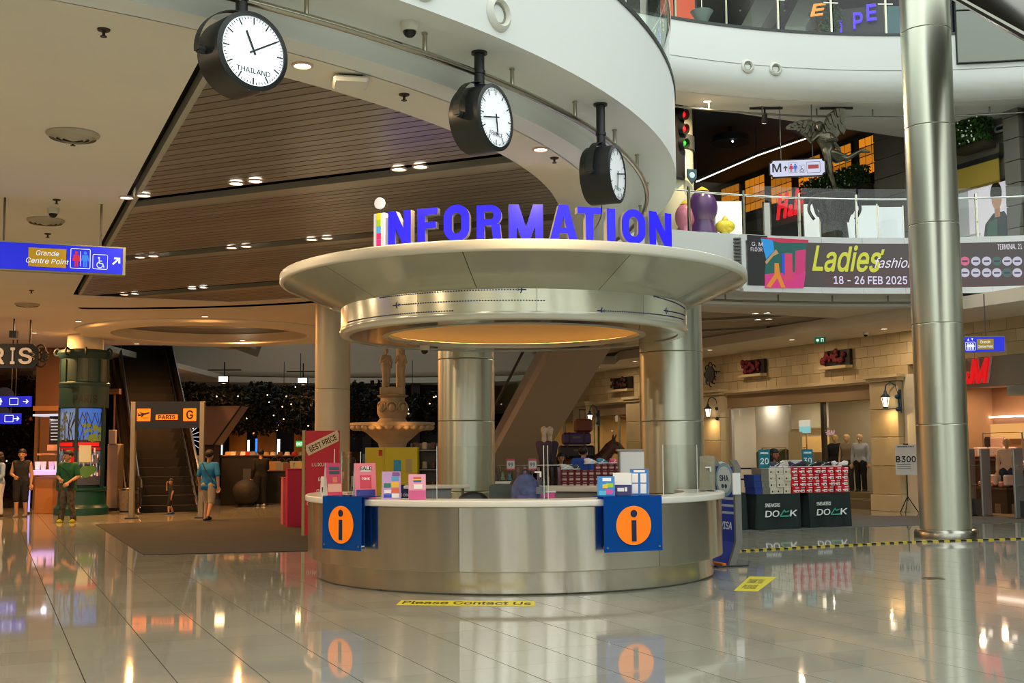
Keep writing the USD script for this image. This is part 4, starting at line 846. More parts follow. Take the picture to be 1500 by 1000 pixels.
part(t, 'badge', MB().face(circle(0, 1.2, .24, 48), .084, .006), P('#8fb6d2', .4)); part(t, 'badge_inner', MB().face(circle(0, 1.2, .19, 48), .077, .004), P('#d7e6ee', .4))
part(t, 'badge_lettering', T('SHA', .085, .24, .003, y=.072, at=(0, 1.18)), P('#1d3f6e', .5)); part(t, 'badge_mark', MB().face(circle(-.04, 1.11, .03).union(circle(.045, 1.11, .03)), .072, .003), P('#1d3f6e', .5))
for z in (.92, .82, .72): part(t, 'print_line', MB().face(rect(-.2, z, .22, z + .035), .084, .002), P('#c9d4f0', .4))
part(t, 'lettering', T('VISA', .11, .32, .003, y=.083, at=(0, .5), slant=.2), P('#f4f6ff', .4)); part(t, 'foot', MB().box((0, .0, .012), (.62, .5, .02)), P('#34343a', .5)); part(t, 'orange_foot', MB().box((-.05, -.12, .03), (.66, .07, .05), b=.01), P('#e8780c', .45)); part(t, 'leaflet_pocket', MB().box((.31, .08, 1.15), (.03, .12, .3)), white_p)

# ---------------------------------------------------------------- sneaker tables
ta, tb = atz(1110, 777)[:2], atz(1250, 771)[:2]; td = (tb - ta) / np.hypot(*(tb - ta)); TR = math.atan2(td[1], td[0]); TL = np.hypot(*(tb - ta))
TH = float(aty(1180, 722, ((ta + tb) / 2)[1] + .02)[2]); tn = np.array([-td[1], td[0]])
def tab(s, d): q = ta + td * s + tn * d; return (q[0], q[1])
def draped(w, d, h, seed):
    n = 44; a = np.linspace(0, 1, n, endpoint=False); per = 2 * (w + d); pts = []
    for k in range(n * 4):
        t_ = k / (n * 4) * per
        if t_ < w: q, nn = (-w / 2 + t_, -d / 2), (0, -1)
        elif t_ < w + d: q, nn = (w / 2, -d / 2 + t_ - w), (1, 0)
        elif t_ < 2 * w + d: q, nn = (w / 2 - (t_ - w - d), d / 2), (0, 1)
        else: q, nn = (-w / 2, d / 2 - (t_ - 2 * w - d)), (-1, 0)
        pts.append((q, nn, t_))
    V = []; lv = np.linspace(1, 0, 9)
    for z in lv:
        for q, nn, t_ in pts:
            o = (1 - z) * (.03 + .028 * math.sin(t_ * 9 + seed) + .015 * math.sin(t_ * 21 + seed * 2)); V.append((q[0] + nn[0] * o, q[1] + nn[1] * o, .012 + z * (h - .012)))
    m = n * 4; Fc = []
    for i in range(len(lv) - 1):
        for k in range(m): a_, b_ = i * m + k, i * m + (k + 1) % m; Fc += [(a_, a_ + m, b_ + m), (a_, b_ + m, b_)]
    V.append((0, 0, h)); c = len(V) - 1
    for k in range(m): Fc.append((c, k, (k + 1) % m))
    return trimesh.Trimesh(V, Fc, process=False)
cloth = P('#1d2b29', .85, bump=(60, .15))
half = TL / 2
def logo(w):
    z = TH * .5; out = [('white_lettering', MB().add(T('SNEAKERS', .075, .37, .004, y=-.0, at=(-.2, z + .1), slant=.08)), '#eef2f2'), ('white_lettering', MB().add(T('D', .13, .16, .004, at=(-.31, z - .1), slant=.15)).add(T('O', .13, .17, .004, at=(-.13, z - .1), slant=.15)).add(T('K', .13, .17, .004, at=(.31, z - .1), slant=.15)), '#eef2f2')]
    shoe = sg.LineString([(.0, 0), (.2, 0), (.235, .03)]).buffer(.014, cap_style=2).union(sg.LineString([(.2, .1), (.12, .08), (.09, .12), (.0, .02), (-.015, 0), (.02, 0)]).buffer(.012))
    return out + [('green_shoe_mark', MB().face(sa.translate(shoe, .0, z - .09), 0, .004), '#3fae95')]
for k in range(2):
    s = half * (k + .5) - (.04 if k == 0 else -.04); c = tab(s, .4)
    t = thing('display_table', ('left' if k == 0 else 'right') + ' black cloth table reading SNEAKERS DOCK under the shoe boxes', 'table', (*c, 0), TR)
    part(t, 'table_top', MB().box((0, 0, TH - .04), (half - .16, .66, .03)), P('#8a8378', .6)); part(t, 'cloth', draped(half - .13, .72, TH, k * 2.3), cloth, smooth=60)
    for sx in (-1, 1):
        for sy in (-1, 1): part(t, 'leg', MB().cyl((sx * (half / 2 - .14), sy * .28, 0), .018, TH - .05, 10), steel)
    for nm, mb, c_ in logo(half): part(t, nm, mb.move((0, -.36 - .052, 0)), P(c_, .6))
t = thing('display_table', 'black cloth side table behind the blue standee', 'table', (*tab(-.42, .75), 0), TR); part(t, 'table_top', MB().box((0, 0, TH - .04), (.6, 1.0, .03)), P('#8a8378', .6)); part(t, 'cloth', draped(.62, 1.1, TH, 4), cloth, smooth=60); part(t, 'leg', MB().cyl((0, 0, 0), .02, TH - .05), steel)
# boxes: one of each kind, then copies
BW, BD, BH = (TL + .02) / 13.2, .33, float(aty(1180, 685, ta[1] + .1)[2] - TH) / 4
def shoebox(name, lab, c, marks, w, pos):
    t = thing(name, lab, 'shoe box', (*pos, 0), TR, None)
    part(t, 'body', MB().box((0, 0, BH * .34), (w - .006, BD, BH * .66)), P(c, .6)); part(t, 'lid', MB().box((0, 0, BH * .82), (w - .002, BD + .008, BH * .33)), P(c, .55))
    for nm, c_, g, y in marks: part(t, nm, MB().face(g, -BD / 2 - y, .002), P(c_, .5))
    return t
w_ = BW - .01
red_marks = [('sticker', '#f2ecea', rect(-.02, BH * .12, w_ * .42, BH * .55), .001), ('swoosh_print', '#fbfbfb', poly((-w_ * .4, BH * .36), (-w_ * .05, BH * .2), (w_ * .02, BH * .32), (-w_ * .3, BH * .5)), .001), ('lid_print', '#f6e9e9', rect(-w_ * .1, BH * .74, w_ * .44, BH * .92), .005), ('barcode', '#33282a', rect(w_ * .1, BH * .2, w_ * .3, BH * .34), .003)]
cream_marks = [('dot', '#1c1c1c', circle(-w_ * .18, BH * .36, .018, 16), .001), ('label_print', '#cfc6ae', rect(w_ * .05, BH * .2, w_ * .42, BH * .5), .001)]
order = ['bottom', 'second', 'third', 'top']; nth = ['first', 'second', 'third', 'fourth', 'fifth', 'sixth', 'seventh', 'eighth']
kinds = [('blue', '#1f3c8c', [], 1, 3), ('grey', '#77756a', [], 1, 4), ('cream', '#ddd6c2', cream_marks, 3, 4), ('red', '#d8142c', red_marks, 8, 4)]
col = 0; protos = {}
for nm, c, marks, cols, rows in kinds:
    for i in range(cols):
        for j in range(rows):
            s = BW * (col + .55) - .04 + (.012 if (j + i) % 3 == 0 else 0); pos = (*tab(s, .2 + .012 * ((i * 3 + j * 5) % 4)), TH + j * BH); lab = f'{nm} shoe box, {order[j]} of the stack' + (f' in the {nth[i]} {nm} column from the left' if cols > 1 else f' left of the {"grey" if nm == "blue" else "cream"} boxes')
            if nm not in protos: protos[nm] = shoebox('shoe_box', lab, c, marks, w_, pos[:2]); stage.GetPrimAtPath(protos[nm]).GetAttribute('xformOp:translate').Set(Gf.Vec3d(*map(float, pos))); tagp(protos[nm], group=f'{nm} shoe boxes on the sneaker tables')
            else: copy(protos[nm], pos, TR, lab)
        col += 1
for k in range(3):
    t = thing('cardboard_box', f'brown cardboard box on the side table, {("bottom", "middle", "top")[k]} of three', 'box', (*tab(-.45, .6), TH + k * .19), TR); part(t, 'carton', MB().box((0, 0, .093), (.42, .5, .185), b=.004), P('#b08a5c', .8)); part(t, 'tape', MB().box((0, -.251, .1), (.05, .002, .16)), P('#c9ab7e', .5))
def shoe(name, lab, c, sole, pos, rz, acc='#e8e8e8', group=None):
    t = thing(name, lab, 'shoe', pos, rz, group)
    up = hull([((.0, 0, .05), .035), ((-.1, 0, .055), .036), ((-.12, 0, .09), .03), ((-.05, 0, .1), .03)]); fr = hull([((.0, 0, .05), .035), ((.12, 0, .035), .03), ((.02, .01, .07), .03), ((-.04, 0, .09), .03)])
    part(t, 'upper', tri(union([up, fr]), 1, .015, 3), P(c, .6), smooth=60); part(t, 'sole', MB().box((0, 0, .014), (.29, .09, .028), b=.012), P(sole, .6)); part(t, 'stripe', MB().box((-.02, -.04, .055), (.09, .006, .016), ry=-.4), P(acc, .5)); part(t, 'laces', MB().box((.04, 0, .088), (.07, .035, .012), ry=.45), P(acc, .6))
    return t
zt = TH + 4 * BH
for k, (s, d, c, so_, ac) in enumerate(((1.2, .2, '#3a3c48', '#c8c8c8', '#e0e0e0'), (1.5, .18, '#c8b8b4', '#e8e8e8', '#5a4a4a'), (1.9, .2, '#30343c', '#9a9aa0', '#6a6ab0'), (2.3, .22, '#22242a', '#b8b8c0', '#7070d0'), (2.75, .2, '#3a4a4c', '#d0d0d0', '#a0e0d0'), (3.05, .18, '#16181c', '#e8e8e8', '#f0f0f0'), (3.4, .2, '#1c2026', '#d8e0e0', '#c0d8d8'), (3.75, .22, '#14161a', '#e8e8e8', '#ffffff'), (4.0, .18, '#dadada', '#f0f0f0', '#202020'), (4.3, .2, '#e4e0d8', '#1a1a1e', '#303030'))):
    s = s / 4.45 * TL
    shoe('sneaker', f'{("dark grey", "pale mauve", "slate", "black and violet", "grey green", "black, white soled", "blue black", "black and white", "white", "white, black soled")[k]} sneaker on the shoe boxes, {("first", "second", "third", "fourth", "fifth", "sixth", "seventh", "eighth", "ninth", "tenth")[k]} from the left', c, so_, (*tab(s, d), zt), TR + (k % 3 - 1) * .2 + (pi if k % 2 else 0), ac, 'sneakers lined up on the shoe boxes')
t = thing('shoe_rack', 'dark stepped rack of shoes behind the boxes', 'rack', (*tab(TL * .5, 1.3), 0), TR)
for k in range(2): part(t, 'shelf', MB().box((0, -.15 + .3 * k, zt - .25 + .22 * k), (TL * .96, .32, .03)), P('#2a2624', .6))
for sx in (-1, 1): part(t, 'side_panel', MB().box((sx * TL * .48, 0, zt / 2), (.03, .6, zt + .1)), P('#2a2624', .6))
zs = zt - .015; zs2 = zt
for k, (s, c, l) in enumerate(((.1, '#e0305a', 'pink'), (.4, '#bcd8c4', 'mint'), (2.35, '#3a48b8', 'blue'), (2.55, '#4a5ac8', 'bright blue'), (3.35, '#e8f4ea', 'white'))): shoe('sneaker', f'{l} sneaker standing high on the rear rack', c, '#f0f0f0', (*tab(s / 4.45 * TL, 1.45), zs2), TR + .2, '#ffffff')
for s, l in ((.95, 'left'), (2.98, 'right')):
    t = thing('price_card', f'{l} teal discount card standing among the sneakers', 'sign', (*tab(s / 4.45 * TL, .42), zt - .02), TR); part(t, 'card', MB().box((0, 0, .2), (.28, .012, .38)), P('#1d7a8c', .4)); part(t, 'lettering', T('20' if l == 'left' else '30', .13, None, .003, y=-.007, at=(0, .09)), P('#f2f6f6', .4)); part(t, 'print_line', MB().face(rect(-.1, .3, .1, .34), -.007, .002), P('#cfe4e8', .4)); part(t, 'foot', MB().box((0, .02, .01), (.2, .1, .02)), dark_metal)
t = thing('box', 'white box lying on the rack beside the mannequins', 'box', (*tab(3.9 / 4.45 * TL, 1.45), zt + .0), TR); part(t, 'carton', MB().box((0, 0, .06), (.5, .3, .12)), P('#e2e4e4', .5)); part(t, 'lid', MB().box((0, 0, .125), (.51, .31, .02)), P('#eef0f0', .5))
t = thing('bag', 'white paper bag printed NATURAL behind the counter end', 'bag', (*tab(-1.02, .3), TH), TR); part(t, 'body', MB().box((0, 0, .4), (.5, .14, .42), b=.01), P('#e8eaea', .5)); part(t, 'lettering', T('NATURAL', .1, .44, .003, y=-.072, at=(0, .36), slant=.15), P('#33363a', .5)); part(t, 'stand', MB().box((0, 0, .1), (.3, .12, .2)), P('#5a5a58', .6))
t = thing('person', 'woman with long black hair standing behind the sneaker tables', 'person', (*aty(1134, 690, 26.1)[:2], 0), TR + .3)
figure(t, 1.62, shirt='#17181c', sleeve=.6, trousers='#1c1e26', shoes='#222222', hair='#120e0c', hair_len=.16, female=True, skin='#a8694c')

# ---------------------------------------------------------------- hanging signs
def person_icon(x, z, h, woman=False):
    g = circle(x, z + h * .9, h * .1, 16)
    b = poly((x - h * .13, z + h * .77), (x + h * .13, z + h * .77), (x + h * (.24 if woman else .13), z + h * .36), (x - h * (.24 if woman else .13), z + h * .36))
    arms = sg.LineString([(x - h * .2, z + h * .42), (x - h * .14, z + h * .74), (x + h * .14, z + h * .74), (x + h * .2, z + h * .42)]).buffer(h * .035)
    return so.unary_union([g, b, arms, rect(x - h * .11, z, x - h * .02, z + h * .42), rect(x + h * .02, z, x + h * .11, z + h * .42)])
def frame_icon(x0, z0, x1, z1, wd): return rect(x0, z0, x1, z1, .02).difference(rect(x0 + wd, z0 + wd, x1 - wd, z1 - wd, .012))
def chair_icon(x, z, h):
    return so.unary_union([circle(x - h * .02, z + h * .9, h * .09, 16), sg.LineString([(x, z + h * .76), (x + .02 * h, z + h * .42), (x + h * .28, z + h * .42), (x + h * .4, z + h * .1)]).buffer(h * .045), sg.LineString([(x, z + h * .62), (x + h * .22, z + h * .62)]).buffer(h * .04),
                           sg.Point(x + h * .06, z + h * .28).buffer(h * .28).difference(sg.Point(x + h * .06, z + h * .28).buffer(h * .2)).difference(poly((x + .06 * h, z + .28 * h), (x + h, z + h * .5), (x + h, z + h), (x, z + h)))])
def arrow_icon(x, z, s, deg): return sa.translate(sa.rotate(so.unary_union([rect(-s * .5, -s * .09, s * .3, s * .09), poly((s * .5, 0), (s * .1, s * .42), (-.06 * s, s * .3), (s * .22, 0), (-.06 * s, -s * .3), (s * .1, -s * .42))]), deg, origin=(0, 0)), x, z)
pr_, pl_ = aty(184, 383, 15.0), aty(-8, 371, 14.4)
d = (pr_ - pl_)[:2]; rz = math.atan2(d[1], d[0]); L = np.hypot(*d)
t = thing('hanging_sign', 'blue hanging sign with gold panel reading Grande Centre Point and restroom symbols', 'sign', (*pr_[:2], pr_[2]), rz)
Hh = .37
part(t, 'box', MB().box((-1.3, .06, 0), (2.6, .12, Hh), b=.005), P('#8d8f70', .4)); part(t, 'panel', MB().box((-1.31, -.003, 0), (2.55, .01, Hh - .035)), blue_sign)
s_ = L / 192
X = lambda px: (px - 184) * s_
gold = P('#a88a18', .4, emit='#a5871a', es=.25); wht = E('#f0f4ff', .95)
part(t, 'gold_panel', MB().face(rect(X(40), -.125, X(95), .115), -.0085, .003), gold)
part(t, 'lettering', T('Grande', .062, .27, .003, bold=False, y=-.012, at=(X(67), .02), slant=.2), wht); part(t, 'lettering', T('Centre Point', .062, .5, .003, bold=False, y=-.012, at=(X(67), -.08), slant=.2), wht)
part(t, 'symbol_frame', MB().face(frame_icon(X(101), -.125, X(131), .135, .009), -.0085, .003).face(frame_icon(X(134), -.12, X(157), .075, .008), -.0085, .003).face(rect(X(116) - .004, -.09, X(116) + .004, .1), -.0085, .003), wht)
part(t, 'woman_symbol', MB().face(person_icon(X(110), -.1, .2, True), -.0085, .003), E('#e02040', .9)); part(t, 'man_symbol', MB().face(person_icon(X(123), -.1, .2), -.0085, .003), E('#2f8cf0', .9))
part(t, 'wheelchair_symbol', MB().face(chair_icon(X(144), -.105, .15), -.0085, .003), E('#d8e8e0', .9)); part(t, 'arrow', MB().face(arrow_icon(X(170), 0, .13, 45), -.0085, .003), wht)
for px in (146, 4): x = X(px); part(t, 'rod', MB().cyl((x, .06, Hh / 2), .014, ZC - pr_[2] - Hh / 2, 10), P('#4e4a40', .4))
p = atz(30, 490, ZC); q = aty(30, 521, 28.0)
t = thing('hanging_sign', 'black ornate hanging board with cream letters PARIS, cut off by the frame', 'sign', (q[0], 28.0, q[2]), .05)
part(t, 'board', MB().face(rect(-1.9, -.29, .28, .29).union(poly((.28, -.29), (.42, -.16), (.42, .16), (.28, .29))), .1, .1), P('#0e1110', .5))
for ch, x in zip('PARIS', (-1.55, -1.05, -.55, -.2, .1)): part(t, 'letter', T(ch, .4, None if ch != 'I' else .1, .03, at=(x + .02, -.2)), P('#d8c0a0', .5, emit='#c8a888', es=.35))
sc = MB()
for sg_ in (-1, 1):
    sc.tube([(.45 + .12 * math.cos(a) * (1 - a / 12), .05, sg_ * (.16 + .12 * math.sin(a) * (1 - a / 12))) for a in np.linspace(-1.5, 5, 26)], .022, 6); sc.tube([(.52 + .1 * math.cos(a) * (1 - a / 9), .05, sg_ * (.07 + .07 * math.sin(a))) for a in np.linspace(-1.5, 4, 20)], .018, 6)
sc.face(poly((.5, -.08), (.66, 0), (.5, .08)), .07, .04); part(t, 'scrollwork', sc, P('#101312', .5)); part(t, 'gold_flourish', MB().tube([(.3 + .035 * math.sin(a * 2), -.01, -.1 + .2 * a / 6) for a in np.linspace(0, 6, 30)], .009, 6), P('#b8a070', .5))
part(t, 'rod', MB().cyl((.2, .05, .29), .02, ZC - q[2] - .29, 8).cyl((-1.2, .05, .29), .02, ZC - q[2] - .29, 8), black_metal); part(t, 'spotlight', MB().box((-.1, -.2, .5), (.16, .16, .16)).cyl((-.1, -.2, .55), .02, ZC - q[2] - .55, 8), black_metal)
for x, y, w, l in ((12, 588, 66, 'upper'), (5, 613, 50, 'lower')):
    q = aty(x, y, 33); t = thing('hanging_sign', f'{l} small blue direction sign with white symbols far down the left walkway', 'sign', q, .05); ww = w * 33 / FPX
    part(t, 'panel', MB().box((0, 0, 0), (ww, .1, .3)), blue_sign); part(t, 'crest', MB().face(sg.Point(-.1, .12).buffer(.28).intersection(sg.box(-1, .15, 1, 1)), .0, .05), P('#10204a', .5)); part(t, 'symbols', MB().face(so.unary_union([person_icon(-.4 * ww + .1, -.1, .2), person_icon(-.15 * ww, -.1, .2), frame_icon(.05, -.1, .3, .1, .02), arrow_icon(.4 * ww, 0, .16, 0)]), -.052, .004), wht); part(t, 'rod', MB().cyl((.2, 0, .15), .015, 4.7 - q[2], 8), black_metal)

# ---------------------------------------------------------------- green poster column
q = atz(122, 755); gx, gy, R = q[0] - .3, q[1] + .66, .62
t = thing('poster_column', 'dark green round advertising column reading PARIS with street posters', 'column', (gx, gy, 0))
grn = P('#04303a', .55); grn2 = P('#042832', .6); zt_ = 4.55
part(t, 'base', MB().lathe([(0, 0), (R + .08, 0), (R + .08, .18), (R + .02, .24), (R, .3), (R - .02, .62), (R + .03, .66), (R + .03, .72), (0, .72)], n=48), P('#0f4a44', .4), smooth=40)
part(t, 'drum', MB().lathe([(0, .72), (R - .05, .72), (R - .05, 2.9), (0, 2.9)], n=48), grn2)
part(t, 'head', MB().lathe([(0, 2.86), (R + .02, 2.86), (R + .02, 3.42), (R + .05, 3.46), (R + .05, 3.52), (R - .0, 3.56), (R - .0, 4.18), (R + .06, 4.24), (R + .1, 4.34), (R + .05, 4.42), (0, 4.5)], n=48), grn, smooth=40)
part(t, 'neck', MB().cyl((0, 0, 4.45), .47, ZC - 4.45, 40), cream)
for a in np.linspace(0, 2 * pi, 12, endpoint=False): part(t, 'head_rib', MB().box(((R + .012) * math.cos(a), (R + .012) * math.sin(a), 3.86), (.03, .04, .6), rz=a), grn2)
for a in (-2.9, -.2, -1.9, -1.2): part(t, 'scroll', MB().tube([((R + .1 + .07 * math.cos(b)) * math.cos(a), (R + .1 + .07 * math.cos(b)) * math.sin(a), 4.36 + .09 * math.sin(b)) for b in np.linspace(-2, 3.4, 16)], .03, 6), grn2)
def wrap(mb, R_, a): return bend(fine(mb, .12), (0, 0), R_, a, False)
for ch, x in zip('PARIS', (-.02, .13, .27, .38, .49)): part(t, 'letter', wrap(MB().add(T(ch, .22, .13 if ch != 'I' else .035, .006, at=(x + .02, 2.98))), R + .02, -pi / 2), P('#020a0e', .5))
part(t, 'number_lettering', wrap(MB().add(T('201', .12, .2, .006, at=(.0, 3.28))), R + .02, -pi / 2), P('#020a0e', .5))
for a in (-2.9, -1.5, -.3, 1.1): part(t, 'poster_post', MB().box(((R) * math.cos(a), (R) * math.sin(a), 1.8), (.06, .07, 2.2), rz=a), grn)
lit = lambda c, s=.6: P(c, .3, emit=c, es=s)
for nm, a_mid in (('left_poster', -2.18), ('right_poster', -.9)):
    hw = .42 if a_mid < -2 else .37
    part(t, nm, wrap(MB().face(rect(-hw, .8, hw, 2.84), 0, .004), R - .035, a_mid), lit('#24272a', .4))
    pieces = [('sky_print', '#2f62c8' if a_mid > -2 else '#5a7cae', rect(-hw, 2.0, hw, 2.84)), ('awning_print', '#b8201c', rect(-hw, 1.83, hw * .7, 1.93)), ('awning_print', '#8a1a1c', rect(-hw, 1.72, hw, 1.8)), ('street_print', '#4a4e54', rect(-hw, 1.35, hw, 1.7)), ('pavement_print', '#3a3432', rect(-hw, .8, hw, 1.2))]
    for c_, n_ in (('#c8b8a0', 16), ('#1c1a1c', 22), ('#8a4a3a', 10), ('#5a7a98', 8)):
        bits = MB()
        for _ in range(n_): x_, z_ = rng.uniform(-hw + .04, hw - .08), rng.uniform(1.0, 1.66); bits.face(rect(x_, z_, x_ + rng.uniform(.015, .06), z_ + rng.uniform(.04, .22)), -.0075, .002)
        part(t, 'street_print', wrap(bits, R - .035, a_mid), lit(c_, .45), kind='stuff')
    br_p = MB()
    for _ in range(14): x_ = rng.uniform(-hw + .08, hw - .08); br_p.face(sg.LineString([(x_, 1.95), (x_ + rng.uniform(-.08, .08), 2.3), (x_ + rng.uniform(-.22, .22), 2.72)]).intersection(sg.box(-hw, 1.9, hw, 2.8)).buffer(.009), -.0075, .002)
    part(t, 'branch_print', wrap(br_p, R - .035, a_mid), lit('#2a2420', .25), kind='stuff')
    tree_ = MB()
    for k in range(46): tree_.face(circle((rng.uniform(-hw + .05, hw * .2) if a_mid < -2 else rng.uniform(-hw * .5, hw - .05)), rng.uniform(1.98, 2.75) if a_mid < -2 else rng.uniform(1.98, 2.4), rng.uniform(.02, .06), 8), -.009, .002)
    for nm2, c, g in pieces: part(t, nm2, wrap(MB().face(g, -.0045, .002), R - .035, a_mid), lit(c, .55))
    part(t, 'tree_print', wrap(tree_, R - .035, a_mid), lit('#4d5230' if a_mid < -2 else '#5e7030', .4))
    if a_mid > -2:
        part(t, 'plant_print', wrap(MB().face(circle(-.1, 1.15, .16).union(circle(.05, 1.2, .12)), -.009, .002), R - .035, a_mid), lit('#4a6a2a', .4)); part(t, 'map_print', wrap(MB().face(rect(-.28, 1.4, .02, 1.85), -.009, .002), R - .035, a_mid), lit('#b0a880', .4))
    else: part(t, 'figure_print', wrap(MB().face(poly((.18, 1.1), (.38, 1.1), (.34, 1.65), (.28, 1.78), (.2, 1.6)), -.009, .002).face(rect(.14, .82, .36, 1.3, .06), -.012, .002), R - .035, a_mid), lit('#b01818', .5))

# ---------------------------------------------------------------- drinks stall, cabinets, bin
q = atz(68, 752)
t = thing('drinks_stall', 'small lit drinks stall with purple glowing counter edge left of the green column', 'stall', (q[0], q[1], 0), -.1)
part(t, 'base', MB().box((0, .3, .5), (.72, .6, 1.0), b=.01), P('#b07a48', .5)); part(t, 'counter', MB().box((0, .28, 1.12), (.95, .8, .14), b=.01), P('#cfc0e8', .3, emit='#c8a8ff', es=.8)); part(t, 'glow_post', MB().box((-.5, -.02, .65), (.04, .04, 1.2)), E('#b8a8ff', 1.0)); part(t, 'glass_case', MB().box((-.1, .3, 1.5), (.7, .5, .6)), clear)
for x in (-.45, .15): part(t, 'post', MB().box((x, .3, 1.85), (.04, .04, 1.7)), steel)
part(t, 'roof_frame', MB().box((-.12, .3, 2.7), (.72, .6, .06)), E('#e8e4f0', .8)); part(t, 'menu_board', MB().box((.22, .1, 2.3), (.5, .04, .8)), P('#211d1c', .5))
for k in range(7): part(t, 'menu_line', MB().box((.22, .075, 2.02 + k * .09), (.4, .006, .03)), E('#d8d4d0', .7))
part(t, 'rack', MB().box((-.1, .2, 1.62), (.5, .3, .05)).box((.1, .2, 1.8), (.35, .25, .16)), P('#d8a898', .5))
for k, (x, c) in enumerate(((-.35, '#e8e0f0'), (-.18, '#f0d0d8'), (.05, '#d8b8f0'), (.22, '#e8e4e0'))): part(t, 'cup', MB().lathe([(0, 0), (.06, 0), (.08, .22), (0, .22)], (x, .1, 1.2), 14), P(c, .3, emit=c, es=.3))
disk(t, (0, 0, 2.6), .15, 8, (1, .85, 1))
q = atz(163, 748)
t = thing('cabinet', 'tall narrow white cabinet standing right of the green column', 'cabinet', (q[0], q[1], 0)); part(t, 'body', MB().box((0, .25, .95), (.3, .5, 1.9), b=.01), P('#a89a88', .5)); part(t, 'gel_dispenser', MB().box((0, -.03, 2.1), (.2, .14, .4), b=.02), P('#c0b4ac', .4)); part(t, 'lamp_head', MB().box((.02, 0, 3.4), (.3, .2, .16)).cyl((.02, 0, 2.3), .03, 1.1, 8), P('#7a5a40', .4)); part(t, 'plinth', MB().box((0, .25, .04), (.34, .54, .08)), dark_metal)
q = atz(186, 749)
t = thing('litter_bin', 'grey marbled litter bin beside the gate sign', 'bin', (q[0], q[1], 0)); part(t, 'body', MB().lathe([(0, .03), (.2, .03), (.24, .62), (0, .62)], n=28), P('#8d8578', .5, noise=(14, .25))); part(t, 'rim', MB().lathe([(.25, .6), (.26, .64), (.22, .66), (.2, .62)], n=28), steel); part(t, 'foot_ring', MB().cyl((0, 0, 0), .2, .04), black)

# ---------------------------------------------------------------- gate sign and escalator
ga, gb = atz(195, 752)[:2], atz(300, 756)[:2]; gy = 29.6
xa, xb = aty(195, 650, gy)[0], aty(296, 650, gy)[0]; zt_ = aty(240, 588, gy)[2]; zb_ = aty(240, 627, gy)[2]
t = thing('gate_sign', 'airport style gate sign with orange squares reading PARIS and G on two posts', 'sign', ((xa + xb) / 2, gy, 0)); w = xb - xa; c = (zt_ + zb_) / 2
for sx in (-1, 1): part(t, 'post', MB().box((sx * w / 2, 0, zt_ / 2), (.12, .12, zt_), b=.01), P('#9b978a', .35, .6)); part(t, 'post_foot', MB().box((sx * w / 2, 0, .015), (.26, .26, .03)), dark_metal)
part(t, 'board', MB().box((0, 0, c), (w - .12, .1, zt_ - zb_)), P('#141c2e', .4)); hh = zt_ - zb_; org = P('#d8761a', .4, emit='#f07a10', es=.6); ink = P('#17120c', .5)
for x, w_s, h_s in ((-.6, .34, .32), (-.02, .56, .14), (.56, .33, .32)): part(t, 'orange_panel', MB().face(rect(x - w_s / 2, c - (.16 if w_s < .5 else .13), x + w_s / 2, c + (.16 if w_s < .5 else .01), .015), -.052, .004), org)
part(t, 'lettering', T('PARIS', .1, .42, .003, y=-.058, at=(-.02, c - .11)), ink); part(t, 'lettering', T('G', .22, .17, .003, y=-.058, at=(.56, c - .11)), ink)
pl = so.unary_union([sa.rotate(so.unary_union([sg.LineString([(-.13, 0), (.13, 0)]).buffer(.018), poly((.05, 0), (-.08, .07), (-.1, .06), (-.02, 0)), poly((-.12, 0), (-.15, .06), (-.13, .06), (-.09, 0)), poly((.04, 0), (-.06, -.06), (-.09, -.05), (-.03, 0))]), 14, origin=(0, 0)), rect(-.03, -.1, .12, -.088)])
part(t, 'plane_symbol', MB().face(sa.translate(pl, -.6, c + .02), -.058, .003), ink)
